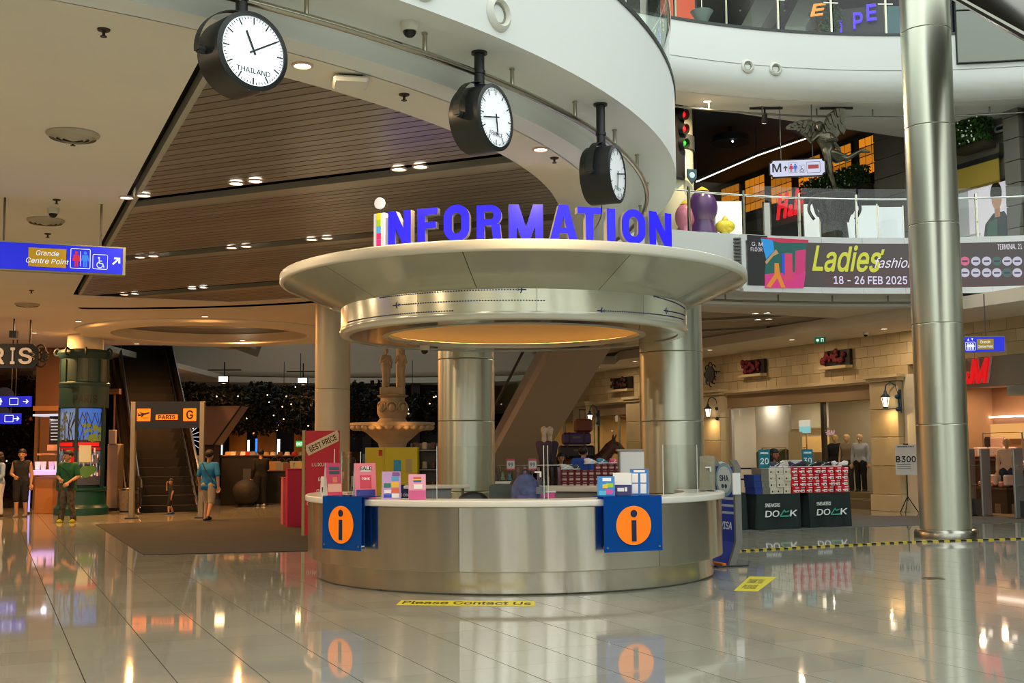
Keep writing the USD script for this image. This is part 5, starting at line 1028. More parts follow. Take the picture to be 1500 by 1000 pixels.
def escalator(name, lab, p0, p1, width, dark=True, soffit_only=False):
    p0, p1 = np.array(p0, float), np.array(p1, float); run = np.hypot(*(p1 - p0)[:2]); rise = p1[2] - p0[2]; rz = math.atan2(*(p1 - p0)[1::-1]) - pi / 2
    t = thing(name, lab, 'escalator', p0, rz); sl = math.atan2(rise, run); LL = math.hypot(run, rise)
    # local: y forward along the run, x across
    nst = int(run / .4)
    if not soffit_only:
        for k in range(nst): part(t, 'step', MB().box((0, .2 + k * run / nst, (k + .5) * rise / nst - .1), (width, run / nst + .02, rise / nst + .06)), P('#0c0b0b', .7))
    for sx in (-1, 1):
        side = sg.Polygon([(-.9, .02), (.1, .02), (run, rise + .02), (run + .5, rise), (run + .5, rise - .5), (.6, -.02 if p0[2] < .2 else -.4), (-.9, 0)])
        m = trimesh.creation.extrude_polygon(side.buffer(0), .16, engine='earcut'); v = np.array(m.vertices); m.vertices = np.stack([sx * (width / 2 + .1) - .08 + v[:, 2], v[:, 0], v[:, 1]], -1); trimesh.repair.fix_normals(m); part(t, 'skirt', m, P('#4a443c' if dark else '#b9aa96', .3, .5))
        side = sg.Polygon([(-.7, .2), (-.8, .6), (-.7, .92), (0, .95), (run, rise + .95), (run, rise + .1), (.1, .1)])
        m = trimesh.creation.extrude_polygon(side, .012, engine='earcut'); v = np.array(m.vertices); m.vertices = np.stack([sx * (width / 2 + .08) - .006 + v[:, 2], v[:, 0], v[:, 1]], -1); trimesh.repair.fix_normals(m); part(t, 'balustrade', m, P('#241f1b', .15, .3) if dark else clear)
        part(t, 'handrail', MB().tube([(sx * (width / 2 + .08), a, b) for a, b in ((-.55, .25), (-.78, .45), (-.8, .7), (-.65, .9), (-.3, .97), (0, .98), (run, rise + .98))], .045, 8), P('#141212', .3))
        part(t, 'trim_strip', MB().tube([(sx * (width / 2), 0, .12), (sx * (width / 2), run, rise + .12)], .02, 6), P('#a89678', .25, 1.0))
    part(t, 'underside', MB().box((0, run / 2 + .3, rise / 2 - .55), (width + .5, LL, .3), rx=sl), P('#b3a998' if not dark else '#2a2622', .5))
    return t
q0 = aty(250, 750, 32.6); escalator('escalator', 'dark escalator climbing away behind the gate sign', (q0[0] - .05, 32.6, 0), (q0[0] - 3.5, 40.6, 5.4), 1.5)
escalator('escalator', 'escalator with a pale grey underside rising towards the viewer behind the kiosk', (-1.1, 43.0, .1), (2.0, 34.3, 5.4), 1.3, False)

# ---------------------------------------------------------------- people in the left walkway
def man(px, py, lab, H, rz, pose=None, **k):
    q = atz(px, py); t = thing('person', lab, 'person', (q[0], q[1], 0), rz); J = figure(t, H, pose, **k); return t, J, H
man(30, 757, 'man in a black tank top and black shorts walking towards the viewer', 1.75, .1, dict(wR=(-.06, -.13, .6), eR=(-.15, 0, .64), kR=(-.055, -.05, .29), aR=(-.055, -.03, .04), kL=(.055, .0, .285), aL=(.055, .05, .05)), shirt='#1c1e1f', sleeve=0, trousers='#15161a', leg=.12, shoes='#8a8478', hair='#120e0c', turn=.1, shirt_len=.03)
t, J, H = man(98, 765, 'man in a green T-shirt and camouflage trousers with yellow slippers looking up', 1.70, -.1, dict(wL=(.08, -.14, .56), eL=(.15, -.01, .64), wR=(-.05, -.13, .6), eR=(-.15, 0, .64), aL=(.08, .03, .045), aR=(-.08, -.02, .045)), shirt='#0e5a34', sleeve=.8, trousers=P('#4b4538', .9, noise=(14, .75)), leg=1.0, shoes='#b8b41c', hair='#120e0c', turn=-.6, shirt_len=.04)
part(t, 'shoulder_bag', MB().tube([(-.1 * H, -.07 * H, .8 * H), (.02 * H, -.085 * H, .7 * H), (.1 * H, -.08 * H, .56 * H)], .012, 6).box((.09 * H, -.1 * H, .53 * H), (.16, .07, .2), b=.02), black)
man(-4, 757, 'person in a striped blue top cut by the left frame edge', 1.68, -.6, dict(eL=(.15, -.03, .64), wL=(.13, -.12, .56)), shirt='#7f9cc0', sleeve=1.6, trousers='#c9ccd2', leg=.9, shoes='#303030', hair='#160f0c', female=True, hair_len=.1)
t, J, H = man(305, 763, 'man in a blue T-shirt, khaki shorts and dark cap walking away', 1.68, pi - .2, dict(kL=(.055, -.07, .29), aL=(.055, -.02, .045), kR=(-.055, .02, .285), aR=(-.05, .12, .07), eL=(.15, .02, .64), wL=(.16, -.06, .5), eR=(-.15, .03, .64), wR=(-.16, .03, .49)), shirt='#0e6fa8', sleeve=.9, trousers='#a89c80', leg=.05, shoes='#1a1c20', hair='#140f0c', cap='#14161c', shirt_len=.03)
part(t, 'bag_strap', MB().tube([(.09 * H, .03 * H, .83 * H), (.0, .085 * H, .7 * H), (-.1 * H, .06 * H, .56 * H)], .012, 6), black)
man(250, 753, 'small child in dark clothes with a hand raised to the mouth beside the escalator', .95, -1.0, dict(wR=(-.04, -.11, .84), eR=(-.13, -.08, .68), aL=(.08, -.08, .045), kL=(.06, -.08, .29), aR=(-.06, .08, .05), head=(0, -.012, .915)), shirt='#24282c', sleeve=.7, trousers='#1c2026', leg=.1, shoes='#2a4a7c', hair='#2a1a12', turn=.3)
man(381, 741, 'person dressed all in black with white sneakers standing at the dark counter', 1.72, pi + .5, dict(eR=(-.14, -.05, .66), wR=(-.1, -.15, .62)), shirt='#0d0e10', sleeve=1.7, trousers='#0e0f12', leg=.95, shoes='#c9c9c9', hair='#0c0a0a')

# ---------------------------------------------------------------- dim shops and planting in the middle distance
def floodlight(px, py, lab):
    q = aty(px, py, 42.); t = thing('floodlight', lab, 'lamp', q, 0); part(t, 'housing', MB().box((0, .1, 0), (.36, .16, .28), b=.01), black_metal); part(t, 'lens', MB().box((0, .01, -.01), (.32, .02, .24), rx=.35), E('#ffd090', 16)); part(t, 'bracket', MB().cyl((0, .15, .1), .02, .55, 8).box((0, .15, .36), (1.2, .04, .04)), black_metal)
    disk(t, (0, -.05, -.15), .12, 80, lin('#ffb060'), rot=(25, 0, 0))
floodlight(327, 556, 'bright orange floodlight under the far balcony, left one'); floodlight(443, 558, 'bright orange floodlight under the far balcony, right one beside the column')
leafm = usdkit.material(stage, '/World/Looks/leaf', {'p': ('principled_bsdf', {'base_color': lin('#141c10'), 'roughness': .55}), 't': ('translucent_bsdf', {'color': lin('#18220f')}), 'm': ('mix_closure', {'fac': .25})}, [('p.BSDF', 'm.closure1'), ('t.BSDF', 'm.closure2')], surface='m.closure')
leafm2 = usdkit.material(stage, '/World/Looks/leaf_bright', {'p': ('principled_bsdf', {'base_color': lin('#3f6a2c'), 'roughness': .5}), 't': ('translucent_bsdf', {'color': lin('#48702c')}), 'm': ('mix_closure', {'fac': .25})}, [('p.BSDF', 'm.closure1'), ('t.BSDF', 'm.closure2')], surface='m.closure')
def foliage(n, box, size, seed, ell=True):
    g = np.random.default_rng(seed); p = g.uniform(-1, 1, (n, 3))
    if ell: p = p[(p ** 2).sum(1) < 1.0 + .25 * np.sin(p[:, 0] * 7 + seed)]
    p = p * np.array(box) / 2; n = len(p); a = g.normal(size=(n, 3)); a /= np.linalg.norm(a, axis=1, keepdims=True); b = np.cross(a, g.normal(size=(n, 3))); b /= np.linalg.norm(b, axis=1, keepdims=True); s = size * g.uniform(.6, 1.3, (n, 1))
    c = np.cross(a, b)
    V = np.stack([p - a * s, p + b * s * .45 + c * s * .12, p + a * s, p - b * s * .45 + c * s * .12], 1).reshape(-1, 3); i = np.arange(n)[:, None] * 4
    return V, np.vstack([i + [0, 1, 2], i + [0, 2, 3]])
for k, (px, py, Y, bx, lab) in enumerate(((275, 600, 43, (5.2, 3, 2.0), 'dark hanging tree canopy behind the gate sign'), (345, 600, 44, (3.6, 3, 1.9), 'dark tree canopy over the left orange lit trunk'), (395, 598, 44, (3.4, 3, 2.0), 'dark tree canopy over the middle orange lit trunk'), (450, 600, 43.5, (3.0, 3, 1.8), 'dark tree canopy left of the cream column'), (545, 600, 44, (2.6, 2, 2.2), 'dark tree canopy left of the fountain figures'), (626, 605, 43, (1.6, 2, 1.6), 'dark bush hanging right of the fountain'), (30, 640, 42, (3.0, 2, 4.4), 'dark tall plant behind the left walkway stall'))):
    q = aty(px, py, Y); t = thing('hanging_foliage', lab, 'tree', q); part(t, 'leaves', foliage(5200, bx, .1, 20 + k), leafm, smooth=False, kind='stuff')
    part(t, 'branches', MB().tube([(0, 0, bx[2] * .5), (.1, 0, 0), (-.1, .1, -bx[2] * .45)], .08, 6).tube([(0, 0, .1), (bx[0] * .3, 0, .5)], .04, 6).tube([(0, 0, 0), (-bx[0] * .3, .2, .4)], .04, 6), P('#2a1c12', .8))
    m = MB(); g = random.Random(k)
    for _ in range(5): m.sph((g.uniform(-.4, .4) * bx[0], -bx[1] * .5, g.uniform(-.4, .4) * bx[2]), .03, n=1)
    part(t, 'fairy_lights', m, E('#ffe0b0', 1.6))
for px, r, l in ((349, .34, 'left'), (391, .36, 'middle'), (446, .4, 'right')):
    q = aty(px, 640, 46); t = thing('column', f'orange lit round column among the dark trees, the {l} one', 'column', (q[0], 46, 0)); part(t, 'shaft', MB().cyl((0, 0, 0), r, 3.7, 32), P('#8a6a3c', .6)); part(t, 'base', MB().cyl((0, 0, 0), r + .08, .3, 32), P('#6a5232', .6)); part(t, 'collar', MB().rev([(r + .01, 2.5), (r + .03, 2.5), (r + .03, 2.56), (r + .01, 2.56)], 0, 2 * pi, n=32), P('#4a3a22', .5))
    disk(t, (-.7, -.7, .4), .12, 110, lin('#ff9a3c'), rot=(180, 0, 0))
g = random.Random(3)
for k, (xa, xb, y, Y, h) in enumerate(((322, 374, 745, 36.3, 1.5), (376, 449, 743, 37.6, 1.0))):
    A, B_ = aty(xa, 740, Y), aty(xb, 740, Y); w = B_[0] - A[0]
    t = thing('shop_counter', ('dark counter with a round basket design behind the man in blue' if k == 0 else 'dark counter with handbags behind the person in black'), 'counter', ((A[0] + B_[0]) / 2, Y + .5, 0)); part(t, 'body', MB().box((0, 0, h / 2), (w, .8, h), b=.01), P('#14130f' if k else '#191511', .4)); part(t, 'top', MB().box((0, 0, h + .02), (w + .06, .86, .04)), P('#2a241e', .3)); part(t, 'front_panel', MB().box((w * .28, -.42, h * .4), (w * .3, .04, h * .7)), P('#6b6248' if k else '#3c3f48', .5))
    if k: part(t, 'raised_shelf', MB().box((0, .25, 1.5), (w, .3, .04)), P('#2a241e', .4)); part(t, 'shelf_back', MB().box((0, .38, .8), (w, .04, 1.5)), P('#14130f', .5))
    for j in range(12):
        x = -w / 2 + .12 + j * (w - .2) / 12; c = g.choice(('#b08a5c', '#c8b490', '#8a5a4a', '#d8cfc0', '#705038', '#a0a8a0'))
        q_ = ((A[0] + B_[0]) / 2 + x, Y + .45, h + .04) if not (k and j % 2 == 0) else ((A[0] + B_[0]) / 2 + x, Y + .75, 1.52)
        if j % 2 and k: 
            b = thing('handbag', f'{("cream", "tan", "grey", "brown", "pale green", "sand")[j // 2]} handbag on the dark counter of bags', 'handbag', q_, g.uniform(-.3, .3)); hb = g.uniform(.24, .34); part(b, 'body', trimesh.convex.convex_hull(np.array([(sx * u, sy * .06, z) for sx in (-1, 1) for sy in (-1, 1) for u, z in ((.17, 0), (.2, hb))])), P(('#d8cfb8', '#b08a5c', '#8c8f92', '#704a34', '#a8b49a', '#c8b088')[j // 2], .6)); part(b, 'handle', MB().tube([(.1 * math.cos(a), 0, hb + .14 * math.sin(a)) for a in np.linspace(0, pi, 12)], .01, 6), P('#5a4632', .6))
        else:
            b = thing('hat', f'{("straw", "cream", "brown", "white", "red", "grey")[j // 2]} hat on the dark counter {"of bags" if k else ("with the basket design, left of its pair", "with the basket design, right of its pair")[j % 2]}', 'hat', q_, 0); part(b, 'crown', MB().lathe([(0, .12), (.08, .11), (.1, .01), (0, 0)], n=18), P(('#c8a468', '#e0d4b8', '#6a4a30', '#e6e2da', '#b03028', '#808488')[j // 2], .8), smooth=60); part(b, 'brim', MB().lathe([(0, 0), (.18, 0), (.18, .012), (0, .02)], n=20), P(('#c8a468', '#e0d4b8', '#6a4a30', '#e6e2da', '#b03028', '#808488')[j // 2], .8))
q = aty(342, 720, 33.3); t = thing('basket', 'round dark wicker ball standing before the dark counter', 'basket', (*aty(360, 720, 35.6)[:2], 0)); part(t, 'shell', MB().sph((0, 0, .42), .4, n=3), P('#1d1915', .7, noise=(12, .5)), smooth=60); part(t, 'stand', MB().cyl((0, 0, 0), .22, .06), black)
for px, py, w, h, Y, c, l, tx in ((415, 616, 19, 9, 44, '#2030e0', 'small blue glowing sign with white symbols among the dark trees', 'G - 21'), (604, 600, 18, 11, 44, '#2030e0', 'small blue glowing sign right of the fountain stem', 'G +'), (439, 650, 12, 9, 40, '#18b838', 'small green glowing sign left of the price stand', 'EXIT')):
    q = aty(px, py, Y); k = Y / FPX; t = thing('lit_sign', l, 'sign', q); part(t, 'box', MB().box((0, .05, 0), (w * k, .1, h * k)), black); part(t, 'face', MB().box((0, -.005, 0), (w * k * .97, .012, h * k * .94)), E(c, 1.0)); part(t, 'lettering', T(tx, h * k * .5, w * k * .7, .004, y=-.012, at=(0, -h * k * .25)), E('#f0fff0', 1.5)); part(t, 'rod', MB().cyl((0, .05, h * k / 2), .012, max(.3, 4.9 - q[2]), 6), black_metal)
for k, (px, py, w, h) in enumerate(((318, 655, 3, 26), (325, 655, 2, 22), (364, 655, 3, 22), (408, 657, 4, 28), (378, 655, 8, 26))):
    q = aty(px, py, 50); t = thing('lit_window', f'thin glowing shop window strip in the far dark shops, {("first", "second", "third", "fourth", "blue")[k]} from the left', 'window', q); part(t, 'frame', MB().box((0, .06, 0), (w * .034 + .06, .08, h * .03 + .06)), black); part(t, 'pane', MB().box((0, .0, 0), (w * .029, .03, h * .029)), E(('#ffc860', '#f0f0f0', '#f4f0e8', '#f0f0f0', '#3a7af0')[k], 1.6))
spots_ = sorted((g.uniform(235, 640), g.uniform(575, 640)) for _ in range(14))
for k, (px, py) in enumerate(spots_):
    q = aty(px, py, 52); t = thing('lantern', f'tiny glowing lamp far back in the dark shops, {["first", "second", "third", "fourth", "fifth", "sixth", "seventh", "eighth", "ninth", "tenth", "eleventh", "twelfth", "thirteenth", "fourteenth"][k]} from the left', 'lamp', q, 0, 'tiny lamps in the far dark shops'); c = g.choice(('#ffd8a0', '#fff0d8', '#ff8a50', '#ffe8c8')); part(t, 'glow', MB().sph((0, 0, 0), .045, n=1), E(c, 2.5)); part(t, 'cap', MB().cyl((0, 0, .03), .03, .05, 8), black)
wl_ = thing('shop_row', 'row of dark shops far behind the trees', 'shop', (-7.6, 53.5, 0)); part(wl_, 'back', MB().box((0, .5, 2.4), (12, .3, 4.8)), P('#17130f', .7))
for k in range(6): part(wl_, 'pier', MB().box((-5.6 + k * 2.2, 0, 2.4), (.4, .8, 4.8)), P('#2a2019', .6)); part(wl_, 'counter', MB().box((-4.6 + k * 1.9, -.8, .55), (1.5, .7, 1.1)), P(g.choice(('#3a2a1e', '#4a3428', '#2a2a2e', '#5a3038')), .5))
for k in range(14):
    a = g.uniform(-5, 5); part(wl_, 'goods', MB().box((a, -.9, 1.3), (.35, .3, g.uniform(.2, .5)), b=.02), P(g.choice(('#a06848', '#b09068', '#904858', '#8a8a90', '#b8a890', '#605048')), .6))
t = thing('ramp_side', 'pinkish grey slanting ramp side right of the gate sign', 'ramp', (*aty(322, 640, 41)[:2], 0)); part(t, 'side', trimesh.convex.convex_hull(np.array([(x, y, z) for y in (0, 1.2) for x, z in ((-.6, 3.25), (.72, 3.25), (-.2, 1.9), (-.6, 1.9))])), P('#a08478', .6)); part(t, 'rail', MB().tube([(-.2, -.03, 1.9), (.74, -.03, 3.25)], .03, 6), dark_metal); part(t, 'footing', MB().box((-.42, .6, .95), (.34, .8, 1.92)), P('#4a3c36', .6))
t = thing('starburst', 'silver starburst ornament on the shop beside the escalator', 'ornament', aty(272, 640, 38)); m = MB()
for k in range(9): a = k * pi / 9; m.tube([(-.55 * math.cos(a), 0, -.55 * math.sin(a)), (.55 * math.cos(a), 0, .55 * math.sin(a))], .012, 5)
part(t, 'rays', m, E('#d8d8e0', .8)); part(t, 'hub', MB().sph((0, 0, 0), .05, n=1), chrome)
t = thing('toy_stall', 'stall of pink and red toys right of the escalator foot', 'stall', (*aty(272, 670, 39)[:2], 0)); part(t, 'counter', MB().box((0, 0, .6), (1.2, .8, 1.2)), P('#2a1d1a', .6))
for k in range(14): part(t, 'toy', MB().sph((g.uniform(-.6, .45), -.1, 1.3 + g.uniform(0, .6)), g.uniform(.07, .13), n=2), P(g.choice(('#d03a6a', '#e890a0', '#e8e0d8', '#b02030', '#c8a070')), .6), smooth=60)
part(t, 'pole', MB().cyl((-.55, 0, 1.2), .02, 1.0, 8), steel)
# left street behind the stall
for k, (px, c, l) in enumerate(((12, '#4a2c22', 'near'), (44, '#2a1c18', 'middle'))):
    q = aty(px, 690, 44 + 4 * k); t = thing('shop', f'dim {l} shop front down the left walkway', 'shop', (q[0], q[1], 0)); part(t, 'wall', MB().box((0, .2, 2.2), (2.6, .3, 4.4)), P(c, .7)); part(t, 'opening', MB().box((0, .02, 1.4), (2.0, .06, 2.4)), P('#120d0b', .4)); part(t, 'sign_band', MB().box((0, .0, 2.9), (2.2, .1, .3)), P('#7a3018', .5, emit='#c84a1c', es=.3))
t = thing('wall_panel', 'brown square pillar behind the green column', 'pillar', (*aty(72, 640, 36)[:2], 0)); part(t, 'shaft', MB().box((.3, 0, 2.42), (1.1, 1.0, 4.84)), P('#7a5a3c', .6)); part(t, 'capital', MB().box((.3, 0, 3.0), (1.2, 1.1, .15)), P('#b88858', .6))

# ---------------------------------------------------------------- fountain
q = aty(575, 640, 27.5); FY = 27.5; k_ = FY / FPX
st = P('#b3a285', .7, noise=(5, .12), bump=(30, .3)); zf = lambda py: aty(575, py, FY)[2]
t = thing('fountain', 'stone fountain with a wide bowl and a carved pedestal behind the counter', 'fountain', (q[0], FY, 0))
zb0, zb1 = zf(655), zf(619)
part(t, 'stem', MB().lathe([(0, 0), (.5, 0), (.48, .15), (.3, .3), (.26, zb0 - .2), (.34, zb0 + .1), (.6, zb0 + .33), (.75, zb0 + .42), (0, zb0 + .42)], n=48), st, smooth=50)
part(t, 'bowl', MB().lathe([(0, zb0 + .3), (.4, zb0 + .32), (.78, zb0 + .4), (.94, zb1 - .1), (.99, zb1 - .06), (.99, zb1), (.9, zb1), (.6, zb1 - .14), (0, zb1 - .16)], n=56), st, smooth=50)
for k in range(28): a = 2 * pi * k / 28; part(t, 'bowl_lobe', MB().sph((.9 * math.cos(a), .9 * math.sin(a), zb1 - .11), .085, (1, 1, .85), 2), st, smooth=60)
zp = zf(578); warm = st
part(t, 'pedestal', MB().lathe([(0, zb1 - .2), (.34, zb1 - .2), (.36, zb1 + .02), (.3, zb1 + .1), (.36, zb1 + .22), (.37, zb1 + .4), (.28, zb1 + .52), (.28, zb1 + .58), (.36, zb1 + .62), (.37, zp - .02), (.3, zp), (0, zp)], n=40), st, smooth=40)
for a in (-2.2, -1.5, -.8): part(t, 'mask', MB().sph((.36 * math.cos(a), .36 * math.sin(a), zb1 + .34), .09, (1, 1, 1.2), 2).tube([(.39 * math.cos(a + .3 * math.cos(b)), .39 * math.sin(a + .3 * math.cos(b)), zb1 + .38 + .1 * math.sin(b)) for b in np.linspace(0, 2 * pi, 16)], .025, 6), st, smooth=60)
part(t, 'plinth', MB().box((0, 0, zp + .08), (.56, .5, .18), b=.02), st); part(t, 'pipe', MB().cyl((0, .05, zp + .1), .06, .1, 10), st)
for sx in (-.9, 1.2): disk(t, (sx * .35, -1.1, zb1 - .2), .1, 9, lin('#ffb060'), rot=(150, 0, 0))
for k, (dx, rzz, l) in enumerate(((-.16, .5, 'left'), (.2, -.5, 'right'))):
    s = thing('statue', f'{l} weathered stone figure of the pair on top of the fountain', 'statue', (q[0] + dx, FY, zp + .17), rzz)
    figure(s, (zf(510) - zp - .17), dict(wR=(-.05, -.1, .72), eR=(-.16, -.02, .64), eL=(.16, 0, .64), wL=(.1, -.1, .55), kL=(.05, -.05, .29), kR=(-.05, -.01, .285)), trousers=st, leg=.85, body_mat=st, face=False, hair=None, fine_=.03); part(s, 'drapery', tri(hull([((0, 0, .5), .062), ((.045, .01, .3), .05), ((-.045, 0, .3), .05), ((.05, .02, .06), .06), ((-.05, 0, .05), .06)]), zf(510) - zp - .17, .03, 3), st, smooth=60)
column('column', 'pale post rising behind the two stone fountain figures', q[0] + .02, FY + 1.7, .11, 4.8, [], P('#b8ae96', .5), base=False)
# yellow promotion wall
q = aty(573, 690, 24.0); w = 76 * 24.0 / FPX; z1 = aty(573, 655, 24)[2]
t = thing('promotion_wall', 'yellow promotion box with a navy circle behind the counter tents', 'display board', (q[0], 24.0, 0), 0); part(t, 'box', MB().box((0, .3, z1 / 2), (w, .6, z1)), P('#d9c21a', .45))
part(t, 'fold', MB().box((-w * .14, -.004, z1 / 2), (.01, .01, z1)), P('#c0a816', .5))
for nm, c, gm in (('navy_circle', '#22306e', circle(w * .22, z1 * .42, .24)), ('blue_patch', '#38a0d0', rect(.05, z1 * .66, .2, z1 * .85)), ('red_mark', '#c8281c', rect(-w * .24, z1 * .9, -w * .17, z1 * .97)), ('orange_patch', '#e0a030', circle(-w * .1, z1 * .68, .07)), ('grey_patch', '#b8a878', rect(w * .28, z1 * .7, w * .4, z1 * .86))): part(t, nm, MB().face(gm, -.001, .004), P(c, .5))
part(t, 'lettering', T('Best deal', .07, .34, .003, y=-.006, at=(w * .22, z1 * .42)), P('#d8dcf0', .5))
t = thing('display_rack', 'glass fronted rack of brown souvenirs right of the yellow box', 'shelf', (*aty(622, 690, 24.5)[:2], 0)); part(t, 'frame', MB().box((0, .3, .9), (.55, .04, 1.8)).box((-.27, .1, .9), (.03, .4, 1.8)).box((.27, .1, .9), (.03, .4, 1.8)), P('#6a6258', .4))
for k in range(4): part(t, 'shelf', MB().box((0, .1, .45 + k * .4), (.54, .4, .02)), P('#8d8980', .3))
for k in range(12): part(t, 'souvenir', MB().box((-.18 + (k % 3) * .18, .02, .54 + (k // 3) * .4), (.1, .1, .16), b=.02), P(g.choice(('#7a4a2a', '#a07848', '#5a3a30', '#b8a080')), .5))
# stall behind the middle of the kiosk
A, B_ = aty(822, 716, 25)[:2], aty(911, 716, 25)[:2]; zt2 = aty(850, 688, 25)[2]; zt1 = aty(850, 722, 25)[2]
t = thing('display_table', 'dark table carrying the dark red shoe boxes behind the kiosk', 'table', ((A[0] + B_[0]) / 2, 25.4, 0)); w = B_[0] - A[0]; part(t, 'table_top', MB().box((0, 0, zt1 - .02), (w + .1, .8, .04)), black); part(t, 'cloth', MB().box((0, -.36, zt1 / 2), (w + .1, .03, zt1)).box((0, .36, zt1 / 2), (w + .1, .03, zt1)), P('#181816', .8))
nb, rows = 9, 4; bw = w / nb; bh = (zt2 - zt1) / rows; pr = None
for i in range(nb):
    for j in range(rows + (1 if i >= 5 else 0)):
        pos = (A[0] + bw * (i + .5), 25.2, zt1 + j * bh); lab = f'dark red shoe box behind the kiosk, {("bottom", "second", "third", "fourth", "top")[j]} row, {(nth + ["ninth"])[i]} column from the left'
        if pr is None:
            pr = thing('shoe_box', lab, 'shoe box', pos, 0, 'dark red shoe boxes behind the kiosk'); part(pr, 'body', MB().box((0, 0, bh * .34), (bw - .008, .32, bh * .66)), P('#6e1420', .55)); part(pr, 'lid', MB().box((0, 0, bh * .82), (bw - .003, .33, bh * .32)), P('#5c0e1a', .5)); part(pr, 'label_print', MB().face(rect(-.04, bh * .2, .05, bh * .55), -.161, .002), P('#c8a8a0', .5)); part(pr, 'lid_print', MB().face(rect(-bw * .2, bh * .76, bw * .3, bh * .88), -.166, .002), P('#b08888', .5))
        else: copy(pr, pos, 0, lab)
for k, (x, c, h) in enumerate(((-.5, '#d0d8d0', 0), (.0, '#e8e4dc', 1), (.25, '#4a90b0', 1), (.5, '#e86080', 1), (-.3, '#3a4a50', 0))): shoe('sneaker', f'{("pale green", "cream", "sky blue", "coral", "dark")[k]} sneaker on the dark red boxes', c, '#f0f0f0', ((A[0] + B_[0]) / 2 + x, 25.2, zt2 + h * bh), .3 * k, '#ffffff')
t = thing('person', 'person in a blue checked shirt with back turned behind the dark red boxes', 'person', (*aty(853, 690, 26.4)[:2], 0), pi - .4); figure(t, 1.74, dict(chest=(0, -.03, .72), head=(0, -.05, .9), neck=(0, -.02, .81)), shirt='#2450b0', sleeve=1.4, trousers='#23262e', shoes='#1c1c1c', hair='#15100d')
q = atz(822, 730); t = thing('person', 'woman wearing a white face mask behind the clothes rail', 'person', (*aty(822, 690, 27.5)[:2], 0)); J = figure(t, 1.56, shirt='#2a2022', sleeve=1.5, trousers='#22242a', shoes='#1c1c1c', hair='#140e0c', female=True, hair_len=.1)
part(t, 'face_mask', tri(hull([((0, -.055, .905), .026), ((.03, -.03, .905), .02), ((-.03, -.03, .905), .02), ((0, -.05, .885), .02)]), 1.42, .03, 1), P('#e8eaea', .7), smooth=60)
# horse statue carrying cases
q = aty(850, 700, 33.0); hm = P('#4a2a18', .5)
t = thing('horse_statue', 'brown horse figure looking right with pointed ears behind the red boxes', 'statue', (q[0], 33.0, 0))
hs = union([hull([((-.75, 0, 1.15), .3), ((0, 0, 1.1), .29), ((.5, 0, 1.2), .3)]), hull([((.55, 0, 1.3), .22), ((.95, 0, 1.75), .14)]), hull([((.9, 0, 1.75), .15), ((1.05, 0, 1.72), .13), ((1.32, 0, 1.45), .085)]), hull([((.92, .07, 1.85), .045), ((.95, .09, 2.05), .012)]), hull([((.92, -.07, 1.85), .045), ((1.02, -.1, 2.05), .012)]), hull([((-1.0, 0, 1.25), .06), ((-1.12, 0, .6), .03)])] +
           [x for lx, ly in ((.5, .15), (.5, -.15), (-.75, .15), (-.75, -.15)) for x in ([hull([((lx, ly, 1.05), .15), ((lx + (.03 if lx > 0 else .06), ly, .62), .075)]), hull([((lx + (.03 if lx > 0 else .06), ly, .62), .075), ((lx + (0 if lx > 0 else -.08), ly, .34), .05)]), hull([((lx + (0 if lx > 0 else -.08), ly, .34), .05), ((lx, ly, .09), .045)]), hull([((lx, ly, .09), .05), ((lx + .06, ly, .04), .055)])])])
part(t, 'body', tri(hs, 1, .06, 6), hm, smooth=60); part(t, 'mane', MB().tube([(.98, 0, 1.92), (.78, 0, 1.75), (.55, 0, 1.5)], [.05, .07, .05], 8), P('#1c110c', .7)); part(t, 'eyes', MB().sph((1.05, -.12, 1.76), .022, n=1).sph((1.05, .12, 1.76), .022, n=1), P('#0c0808', .2))
for k, (dz, c, w_, l) in enumerate(((1.42, '#17171c', 1.0, 'black'), (1.78, '#3a2a66', .8, 'purple'))):
    s = thing('suitcase', f'{l} case strapped on the back of the horse figure', 'suitcase', (q[0] - .1, 33.0, dz)); part(s, 'shell', MB().box((0, 0, .17), (w_, .6, .33), b=.05), P(c, .5)); part(s, 'handle', MB().box((0, -.32, .2), (.2, .04, .05)), P('#60584a', .4)); [part(s, 'strap', MB().box((u * w_, 0, .17), (.05, .62, .345)), P('#2a221c', .6)) for u in (-.25, .25)]
t = thing('bag', 'orange and purple travel bag with a raised handle on top of the cases', 'bag', (q[0] + .1, 33.0, 2.11)); part(t, 'body', MB().box((0, 0, .2), (.5, .4, .38), b=.06), P('#6a3a20', .6)); part(t, 'pull_handle', MB().box((-.1, 0, .5), (.02, .02, .3)).box((.06, 0, .5), (.02, .02, .3)).box((-.02, 0, .65), (.2, .03, .03)), black)
